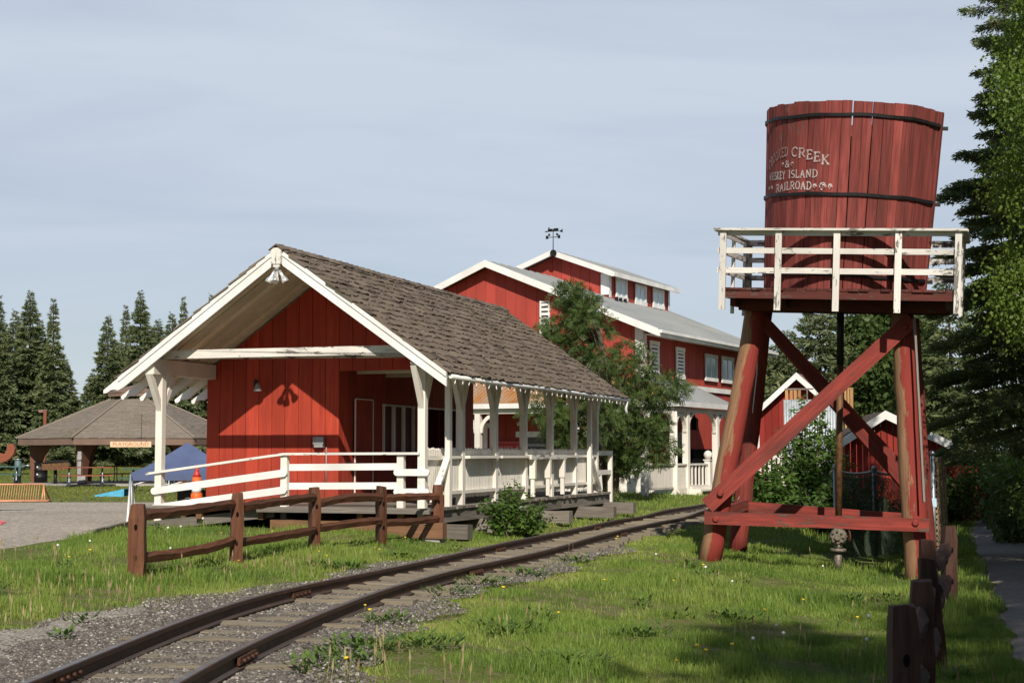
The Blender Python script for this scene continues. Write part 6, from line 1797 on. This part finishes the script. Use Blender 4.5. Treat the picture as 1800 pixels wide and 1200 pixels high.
for i, (px, Y, wpx, h, mat, lab) in enumerate(HEDGE):
    p = at_y(px, 800, Y); loc = Vector((p.x, Y, gz(p.x, Y))); w = wpx * 2 * Y / 2700
    if mat not in hp:
        hp[mat] = (make_shrub('shrub', lab, 'shrub', loc, 4.0, 3.0, 60 + i, 9000, .30, mat, 'shrubs at the far edge of the lawn', 22), ); o = hp[mat][0]
    else: o = dup(hp[mat][0], loc, random.random() * 6, lab)
    o.scale = (w / 4.0, w / 4.0, h / 3.0)
# ---- trees behind the tower and sheds
loc, h = tree_spot(1446, 60, 508)
make_spruce('spruce_tree', 'large bushy spruce framed between the tower legs behind the sheds', loc, h, 2.05, 31, 26000, .32, 'spruce_far', zb=.5, power=.55, gappy=.05)
loc, h = tree_spot(1385, 66, 575)
make_spruce('spruce_tree', 'spruce behind the tall red shed, left of the larger one', loc, h, 1.7, 32, 12000, .34, 'spruce_far', zb=.5, power=.6)
loc, h = tree_spot(1672, 52, 470)
make_spruce('spruce_tree', 'dark spruce behind the low red shed, right of the tower', loc, h, 1.9, 33, 16000, .30, 'spruce', zb=.5, power=.6)
def make_broadleaf(name, label, loc, h, w, seed, n, size, mat, bark, cat='birch tree', zc=.3, clumps=26, tr=.012, hang=.4, group=None, low=0.0):
    t = thing(name, label, cat, loc, 0, group); rs = random.Random(seed)
    trunk(t, h * .95, tr * h + .01, M[bark], .14, seed)
    cs, rr = [], []; mb = MB()
    for k in range(clumps):
        f = zc + (1 - zc) * (k + rs.random()) / clumps; a = rs.random() * 6.283; prof_ = math.sin(PI * min(1, (f - zc + .12) / (1 - zc + .14))) ** .6
        q = w * .5 * prof_ * rs.uniform(.35, .95); z = h * f
        cs.append((q * math.cos(a), q * math.sin(a), z)); s = rs.uniform(.14, .25) * w; rr.append((s, s, s * 1.15))
        mb.tube([(0, 0, z - q * .9), (q * .5 * math.cos(a), q * .5 * math.sin(a), z - q * .25), (q * 1.1 * math.cos(a), q * 1.1 * math.sin(a), z + .05)], [.012 * h * .5, .02, .006], 5)
    mb.build('branches', M[bark], t)
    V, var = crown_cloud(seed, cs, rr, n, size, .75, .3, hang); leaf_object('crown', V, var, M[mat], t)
    return t
for px, Y, top, w, lab, sd in ((1548, 58, 535, 3.0, 'pale green aspen with a white trunk above the low red shed', 41), (1508, 62, 560, 3.2, 'aspen filling the gap right of the big spruce behind the tower', 42), (1600, 66, 560, 3.2, 'aspen partly hidden by the peeled tower leg', 43), (1360, 74, 640, 3.0, 'small aspen behind the barn end and the tall shed', 44)):
    loc, h = tree_spot(px, Y, top); make_broadleaf('aspen_tree', lab, loc, h, w, sd, 9000, .20, 'aspen', 'birch_bark', 'aspen tree', .22, 24)
# ---- near trees on the right
ns, sp = make_spruce('spruce_tree', 'tall near spruce hung with brown cones at the right edge beside the path', G(9.0, 26), 12.5, 2.35, 51, 230000, .105, 'spruce', zb=2.3, power=.62, droop=.42, gappy=.16, per=5.5, gap=.62)
cm = MB(); rs = random.Random(9)
for z, a, l in zip(*sp):
    if z > 6.0 and rs.random() < .5:
        f = 1 - z / 12.5; up0 = .55 - .75 * f; bend = .42 * (f + .15)
        for _ in range(rs.randint(1, 4)):
            t = rs.uniform(.62, .98); p = Vector((math.cos(a) * t * l, math.sin(a) * t * l, z + l * (up0 * .55 * t - bend * t * t + .22 * t ** 3 * bend * 1.6))) + Vector((rs.uniform(-.08, .08), rs.uniform(-.08, .08), -.02))
            cm.tube([p, p + Vector((.005, 0, -.03)), p + Vector((.01, 0, -.07)), p + Vector((.01, 0, -.10))], [.012, .022, .02, .006], 6)
tag(cm.build('cones', M['cone_brown'], ns), kind='stuff')
make_broadleaf('birch_tree', 'bright green birch overhanging the path at the right edge of the view', G(8.12, 21.5), 11.5, 3.2, 61, 100000, .058, 'birch', 'birch_bark', zc=.10, clumps=60, hang=.8)
make_broadleaf('birch_tree', 'birch standing deeper in the shade behind the near spruce', G(11.6, 30.5), 11.0, 4.4, 62, 20000, .11, 'birch', 'birch_bark', zc=.1, clumps=34, hang=.6)
make_spruce('spruce_tree', 'dark spruce whose low boughs close off the path in the distance', G(14.6, 37), 11.5, 2.3, 52, 40000, .18, 'spruce', zb=.5, power=.55, gappy=.05)
make_spruce('spruce_tree', 'dark spruce at the right edge just behind the near birch', G(12.4, 27), 11.0, 2.3, 53, 26000, .20, 'spruce', zb=.6, power=.55, gappy=.05)
for x, y, w, h, lab, sd in ((10.75, 31.0, 2.3, 1.7, 'dark shady bush overhanging the right side of the path', 71), (11.6, 34.5, 2.4, 2.0, 'dark bush where the path disappears under the spruces', 72), (12.6, 39.5, 2.8, 2.6, 'far dark bush at the bend of the path', 73), (9.9, 27.2, 1.9, 1.4, 'nearest dark bush at the right edge of the asphalt path', 74), (10.9, 40.5, 1.8, 1.7, 'green bush in a patch of sun left of the far path', 75)):
    make_shrub('shrub', lab, 'shrub', G(x, y), w, h, sd, 6000, .13, 'duskshrub', 'bushes along the asphalt path', 18)
# ---- trees outside the view to the right, whose shade falls on the fence, the path and the lower right grass
for (x, y), h, r0, sd, lab in (((4.1, -6.0), 17.0, 3.5, 54, 'tall spruce behind the viewer that shades the dark split rail fence'), ((6.6, -6.0), 19.2, 3.6, 55, 'tallest spruce behind the viewer that shades the near path'), ((7.6, 7.5), 11.0, 2.2, 56, 'spruce right of the view shading the middle of the path'), ((8.6, 13.5), 10.0, 2.1, 57, 'spruce right of the view next to the birch')):
    make_spruce('spruce_tree', lab, G(x, y), h, r0, sd, 34000, .36, 'spruce', zb=5 if sd < 56 else 1.0, power=.5, gappy=.05)
# ---- mountain ash by the station
def make_rowan(loc, h, w, seed, n):
    t = thing('mountain_ash_tree', 'multi stemmed mountain ash with feathery leaves between the station and the barn', 'tree', loc); rs = random.Random(seed); r = np.random.default_rng(seed)
    cs, rr = [], []
    for k in range(64):
        f = .16 + .80 * ((k + rs.random()) / 64) ** 1.18; a = rs.random() * 6.283
        R_m = np.interp(f, [.14, .25, .42, .6, .78, .9, 1.0], [.9, 1.85, 2.3, 2.1, 1.25, .7, .15]) * w / 4.7
        off = np.interp(f, [.1, .5, .7, 1.0], [-.1, -.05, -.7, -1.45])
        q = R_m * rs.random() ** .5
        cs.append((q * math.cos(a) + off, q * math.sin(a) * .9, h * f)); s = rs.uniform(.32, .58) * (1 - .45 * max(0, f - .6) / .4); rr.append((s * 1.15, s * 1.15, s * .85))
    mb = MB()
    for k in range(5):
        a = k * 1.26 + .4; e = cs[22 + k * 8]
        mb.tube([(.12 * math.cos(a), .12 * math.sin(a), -.2), (.22 * math.cos(a), .22 * math.sin(a), h * .16), (.5 * math.cos(a) + e[0] * .3, .5 * math.sin(a) + e[1] * .3, h * .38), (e[0] * .8, e[1] * .8, h * .62), (e[0], e[1], e[2])], [.085, .07, .05, .03, .012], 8, jit=.05)
    mb.build('trunk', M['grey_bark'], t)
    mb = MB()
    for c in cs:
        z0 = max(.14 * h, c[2] - .25 * h); mb.tube([(c[0] * .2, c[1] * .2, z0), (c[0] * .65, c[1] * .65, c[2] - .08 * h), c], [.03, .018, .006], 5, False)
    mb.build('branches', M['grey_bark'], t)
    c = np.array(cs); R = np.array(rr); k = r.choice(len(c), n, p=(R.prod(1) ** .7) / (R.prod(1) ** .7).sum()); d = rand_unit(r, n)
    P0 = c[k] + d * R[k] * (r.random(n) ** .4)[:, None] * 1.12
    AX = nrm(d * .6 + r.normal(size=(n, 3)) * .45 + np.array([0, 0, -.35])); SD = perp(AX, r)
    ln = r.uniform(.14, .25, n); Vs, vr = [], []
    tone = r.random(len(c)); base = .12 + .45 * r.random(n) + .28 * (tone[k] - .5) + .12 * d[:, 2]
    base = np.where(r.random(n) < .05 + .14 * (tone[k] > .8), .70 + .28 * r.random(n), base)
    for j in range(6):
        f = (j + .6) / 6
        for s in (-1, 1):
            A = nrm(SD * s + AX * .45 + r.normal(size=(n, 3)) * .12); sc = ln * .40 * (1 - .35 * f)
            Vs.append(leaf_quads(P0 + AX * (ln * f)[:, None], A, nrm(AX - A * (AX * A).sum(1, keepdims=True)), sc, sc * .42)); vr.append(base)
    leaf_object('foliage', np.concatenate(Vs), np.clip(np.concatenate(vr), 0, 1), M['rowan'], t)
    return t
rl = at_ground(1074, 872)
rl = Vector((at_y(1074, 800, 43.5).x, 43.5, gz(at_y(1074, 800, 43.5).x, 43.5)))
make_rowan(rl, at_y(1000, 488, 43.5).z - rl.z, 4.6, 81, 10500)
# ---- leafy bushes: by the station deck and behind the tower
def make_shoots(name, label, loc, w, h, seed, shoots, per, size, mat, upright=.75, bark='grey_bark'):
    t = thing(name, label, 'bush', loc); r = np.random.default_rng(seed); mb = MB(); P, A, sc = [], [], []
    for k in range(shoots):
        a = r.random() * 6.283; q = r.random() ** .7; top = np.array([w * .5 * q * math.cos(a), w * .42 * q * math.sin(a), h * (1 - .5 * q * q) * r.uniform(.4, 1.2)]); b = top * np.array([.35, .35, 0]); b[2] = -.05
        mid = (b + top) / 2 + np.array([top[0] * .05, top[1] * .05, h * .1])
        mb.tube([b, mid, top], [.014, .010, .004], 5, False)
        for i in range(per):
            f = .18 + .82 * (i / per) ** .8; c = b * (1 - f) ** 2 + mid * 2 * f * (1 - f) + top * f * f
            for s in range(2):
                aa = r.random() * 6.283; P.append(c + r.normal(size=3) * .035); A.append((math.cos(aa), math.sin(aa), r.uniform(-1.1, .3))); sc.append(size * r.uniform(.6, 1.25) * (1 - .35 * f ** 4))
    P, A, sc = np.array(P), nrm(np.array(A)), np.array(sc)
    P2 = np.concatenate([P, P + A * (sc * .25)[:, None]]); n = len(P)
    S = nrm(np.cross(A, np.array([0, 0, 1.0])) + r.normal(size=(n, 3)) * .75); S = nrm(S - A * (S * A).sum(1, keepdims=True))
    V = leaf_quads(P, A, S, sc, sc * .5, .08); tone = np.repeat(r.random(shoots), per * 2)
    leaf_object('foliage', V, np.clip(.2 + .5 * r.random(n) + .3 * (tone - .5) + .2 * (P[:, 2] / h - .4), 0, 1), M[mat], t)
    mb.build('stems', M[bark], t); return t
bl = G(at_y(905, 900, 27.3).x, 27.3); make_shoots('leafy_bush', 'green leafy bush growing against the station deck edge', bl, 1.45, .95, 91, 66, 26, .115, 'elder')
bl = G(at_y(1418, 800, 35.5).x, 35.5); make_shoots('elder_bush', 'tall leafy green bush with arching shoots behind the tower pipe', bl, 2.2, 2.6, 92, 70, 40, .18, 'elder')
bl = G(at_y(1356, 800, 34).x, 34); make_shoots('elder_bush', 'lower rounded bright green bush between the left tower legs', bl, 2.1, 1.35, 93, 80, 28, .18, 'elder')
bl = G(at_y(1470, 800, 32.0).x, 32.0); make_shoots('elder_bush', 'shaded lower bush right behind the tower valve', bl, 1.9, 1.35, 94, 60, 26, .16, 'elder')
bl = G(at_y(1520, 800, 35.0).x, 34.5); make_shoots('elder_bush', 'sparse bush in front of the low red shed wall', bl, 2.2, 1.75, 95, 26, 24, .13, 'elder')
bl = at_ground(1082, 893); make_shoots('weed_bush', 'small weedy bush among the timber beam ends by the track', Vector((bl.x, bl.y, bl.z)), .8, .55, 96, 18, 16, .08, 'weed')
# ---- grass (nobody could count it)
def fnoise(x, y, s, seed):
    r = np.random.default_rng(seed); v = 0
    for k in range(7):
        a = r.random() * 6.283; f = s * r.uniform(.6, 2.2); v = v + np.sin((x * math.cos(a) + y * math.sin(a)) * f + r.random() * 6.283 + 1.3 * np.sin((x * math.sin(a) - y * math.cos(a)) * f * .7))
    return v / 7
def grass_mesh(name, label, n, y0, y1, seed, wid, hgt, mat, cond=None, xr=.52, ypow=1.0, dens=None, xlo=None, lean=.55):
    r = np.random.default_rng(seed)
    y = y0 + (y1 - y0) * r.random(n) ** ypow; x = (r.random(n) * 2 - 1) * xr * y
    if xlo is not None: x = xlo[0] + (xlo[1] - xlo[0]) * r.random(n)
    keep = ~on_bare(x, y)
    strag = r.random(n) < np.where((x > track_x(y) + .62) & (y < 22), .085 * (fnoise(x, y, 2.0, 44) > .02), .014); e = x - track_x(y); keep |= strag & (np.abs(e) > .62) & (np.abs(e) < 3.4) & (y < 40) & (x > LOT_X(y))
    if cond is not None: keep &= cond(x, y)
    if dens is not None: keep &= r.random(n) < dens(x, y)
    x, y = x[keep], y[keep]; n = len(x)
    z = ground(x, y)
    p1 = fnoise(x, y, 1.6, 5); p2 = fnoise(x, y, 5.0, 6)
    h = hgt * np.clip(.72 + .85 * p1 + .75 * p2, .22, 2.2) * r.uniform(.5, 1.35, n)
    e = np.abs(x - track_x(y)); h *= .5 + .5 * sstep(1.0, 2.4, e)
    a = r.random(n) * 6.283; L_ = lean * r.uniform(.1, 1.0, n) * h
    dx, dy = np.cos(a) * L_, np.sin(a) * L_
    b = r.random(n) * 6.283; w = wid * r.uniform(.6, 1.3, n); sx, sy = np.cos(b) * w / 2, np.sin(b) * w / 2
    z = z - .01
    V = np.empty((n, 5, 3)); 
    V[:, 0] = np.stack([x - sx, y - sy, z], -1); V[:, 1] = np.stack([x + sx, y + sy, z], -1)
    mx, my, mz = x + dx * .35, y + dy * .35, z + h * .6
    V[:, 2] = np.stack([mx + sx * .8, my + sy * .8, mz], -1); V[:, 3] = np.stack([mx - sx * .8, my - sy * .8, mz], -1)
    V[:, 4] = np.stack([x + dx, y + dy, z + h * np.sqrt(np.clip(1 - .35 * (L_ / h) ** 2, .3, 1))], -1)
    i = (np.arange(n) * 5)[:, None]
    loops = np.concatenate([i + np.array([[0, 1, 2, 3]]), i + np.array([[3, 2, 4]])], 1).ravel()
    per = np.tile([4, 3], n)
    dry = np.clip(fnoise(x, y, .9, 8) * .55 + fnoise(x, y, 3.0, 9) * .3, -.5, .6); near = sstep(2.1, 1.1, e) * .38
    left = sstep(-2.2, -3.4, x) * sstep(17.5, 14.5, y) * .18
    var = np.clip(.30 + .30 * (r.random(n) - .5) + .40 * dry + near + left + (r.random(n) < .10) * .5, 0, 1)
    return tag(poly_mesh(name, V.reshape(-1, 3), loops, per, np.repeat(var, 2), mat), label, 'grass', kind='stuff')
gd = lambda x, y: np.clip(.60 + 1.25 * fnoise(x, y, 1.3, 21) + .9 * fnoise(x, y, 4.0, 22), .05, 1)
grass_mesh('meadow_grass', 'long green grass on both sides of the track in the foreground', 470000, 7.5, 17, 101, .0064, .095, M['grass'], dens=gd, ypow=.8)
grass_mesh('meadow_grass', 'green grass around the tower legs and along the station front', 470000, 17, 30, 102, .0095, .11, M['grass'], dens=gd)
grass_mesh('meadow_grass', 'far green strip of grass along the track towards the barn porch', 150000, 30, 56, 103, .018, .14, M['grass'], cond=lambda x, y: x > -4)
grass_mesh('meadow_grass', 'taller grass between the path and the dark split rail fence', 70000, 9, 24, 104, .008, .15, M['grass'], cond=lambda x, y: (x > PX(y) - .75) & (x < PX(y) + .0), xlo=(1.5, 9))
grass_mesh('lawn_grass', 'mown lawn around the pavilion beyond the gravel lot', 210000, 40, 108, 105, .05, .055, M['lawn'], cond=lambda x, y: (x < -4) & (x > -.5 * y) & (np.hypot(x - PAV.x, y - PAV.y) > 4.2), xlo=(-52, -4), ypow=.8)
r = np.random.default_rng(77)
def seed_stalks(n, sel, seed):
    r = np.random.default_rng(seed); pts = []
    y = 9 + 16 * r.random(n); x = (r.random(n) * 2 - 1) * .4 * y; k = sel(x, y) & ~on_bare(x, y); x, y = x[k], y[k]; n = len(x); z = ground(x, y); h = r.uniform(.10, .24, n)
    a = r.random(n) * 6.283; l = h * r.uniform(.05, .35, n); w = .003
    V = np.empty((n, 7, 3)); tx, ty = x + np.cos(a) * l, y + np.sin(a) * l
    V[:, 0] = np.stack([x - w / 2, y, z], -1); V[:, 1] = np.stack([x + w / 2, y, z], -1); V[:, 2] = np.stack([tx + w / 2, ty, z + h], -1); V[:, 3] = np.stack([tx - w / 2, ty, z + h], -1)
    V[:, 4] = np.stack([tx - .008, ty, z + h + .03], -1); V[:, 5] = np.stack([tx + .008, ty + .004, z + h + .03], -1); V[:, 6] = np.stack([tx + np.cos(a) * .01, ty, z + h + .085], -1)
    i = (np.arange(n) * 7)[:, None]
    loops = np.concatenate([i + np.array([[0, 1, 2, 3]]), i + np.array([[3, 2, 5, 6, 4]])], 1).ravel()
    return tag(poly_mesh('seed_grass', V.reshape(-1, 3), loops, np.tile([4, 5], n), np.repeat(r.random(n), 2), M['seedgrass']), 'reddish dry seed heads standing above the grass by the track', 'grass', kind='stuff')
seed_stalks(1700, lambda x, y: ((x < track_x(y)) & (y < 19) & (fnoise(x, y, 1.3, 31) > -.05)) | ((x > track_x(y)) & (fnoise(x, y, 1.2, 33) > .32)), 5)
def rosettes(spots, seed):
    r = np.random.default_rng(seed); P, A, sc, up = [], [], [], []
    for x, y, R, n in spots:
        for _ in range(n):
            a = r.random() * 6.283; q = R * r.random() ** .6 * .7; P.append((x + q * math.cos(a), y + q * math.sin(a), gz(x, y) + r.uniform(.0, .10))); b = a + r.normal() * .7; A.append((math.cos(b), math.sin(b), r.uniform(.15, .95))); sc.append(r.uniform(.6, 1.2) * .085)
    P, A, sc = np.array(P), nrm(np.array(A)), np.array(sc); n = len(P); S = nrm(np.cross(A, np.array([0, 0, 1.0]))); V = leaf_quads(P, A, S, sc, sc * .36, .15)
    return tag(leaf_object('weeds', V, r.random(n), M['weed']), 'low broad leaved weeds in the grass beside the track', 'weeds', kind='stuff')
spots = []
for px, py, R, n in ((640, 1145, .40, 170), (590, 1165, .3, 100), (612, 1002, .35, 120), (560, 1000, .3, 90), (700, 985, .35, 100), (1238, 1018, .25, 90), (850, 1030, .5, 150), (790, 1050, .4, 120), (925, 1015, .4, 110), (105, 1130, .12, 40), (745, 1140, .45, 150), (680, 1100, .35, 110), (1290, 1090, .4, 110), (1490, 1060, .3, 110), (1010, 990, .4, 110), (540, 1185, .3, 80), (1130, 1120, .5, 130), (1000, 1170, .5, 130), (880, 1110, .5, 110), (1560, 1058, .25, 90)):
    p = at_ground(px, py); spots.append((p.x, p.y, R, n))
for _ in range(45):
    y = random.uniform(10, 27); x = random.uniform(-.36, .34) * y
    if not on_bare(np.array([x]), np.array([y]))[0]: spots.append((x, y, random.uniform(.1, .3), random.randint(15, 50)))
rosettes(spots, 8)
# ---- dandelions
def make_dandelion(kind):
    yel = kind == 'yellow'
    t = thing('dandelion', 'yellow dandelion flower standing in the green grass' if yel else 'white dandelion seed head standing in the green grass', 'dandelion', (0, 0, 0), 0, 'yellow dandelions in the grass' if yel else 'dandelion seed heads in the grass')
    h = .15 if yel else .24
    mb = MB(); mb.tube([(0, 0, -.02), (.004, 0, h * .5), (0, .004, h)], .0035, 5); mb.build('stem', M['stem'], t)
    mb = MB()
    if yel: mb.tube([(0, 0, h - .008), (0, 0, h + .002), (0, 0, h + .012), (0, 0, h + .014)], [.006, .017, .019, .009], 10)
    else: mb.tube([(0, 0, h + .019 - .019 * math.cos(k * PI / 8)) for k in range(9)], [max(.003, .019 * math.sin(k * PI / 8)) for k in range(9)], 10)
    mb.build('flower_head' if yel else 'seed_head', M['yellow' if yel else 'fluff'], t)
    return t
dy_, ds_ = make_dandelion('yellow'), make_dandelion('seed')
YP = [(575, 993), (657, 977), (669, 984), (640, 1084), (652, 1101), (611, 1195), (1087, 958), (1185, 1036), (1221, 1168), (1237, 1172), (1188, 1193), (1505, 1108), (1236, 1012), (712, 960), (560, 985), (420, 1000), (335, 1001), (318, 992), (300, 955), (390, 950), (478, 945), (545, 962), (250, 960), (1340, 1100), (1410, 1075), (1085, 965), (980, 1100), (160, 990), (120, 1000), (880, 1060), (1290, 1160), (1060, 1040)]
SP_ = [(1242, 1030), (1360, 1136), (1376, 1158), (1524, 1133), (1522, 1170), (295, 957), (317, 950), (410, 940), (160, 978), (106, 990), (302, 990), (1290, 1050), (1330, 1165), (430, 948), (360, 940), (1450, 1020), (1150, 1000)]
for proto, L_ in ((dy_, YP), (ds_, SP_)):
    for i, (px, py) in enumerate(L_):
        p = at_ground(px, py); o = proto if i == 0 else copy_tree(proto)
        o.location = p; o.rotation_euler = (random.uniform(-.15, .15), random.uniform(-.15, .15), random.random() * 6); s = random.uniform(.7, 1.1); o.scale = (s, s, s)
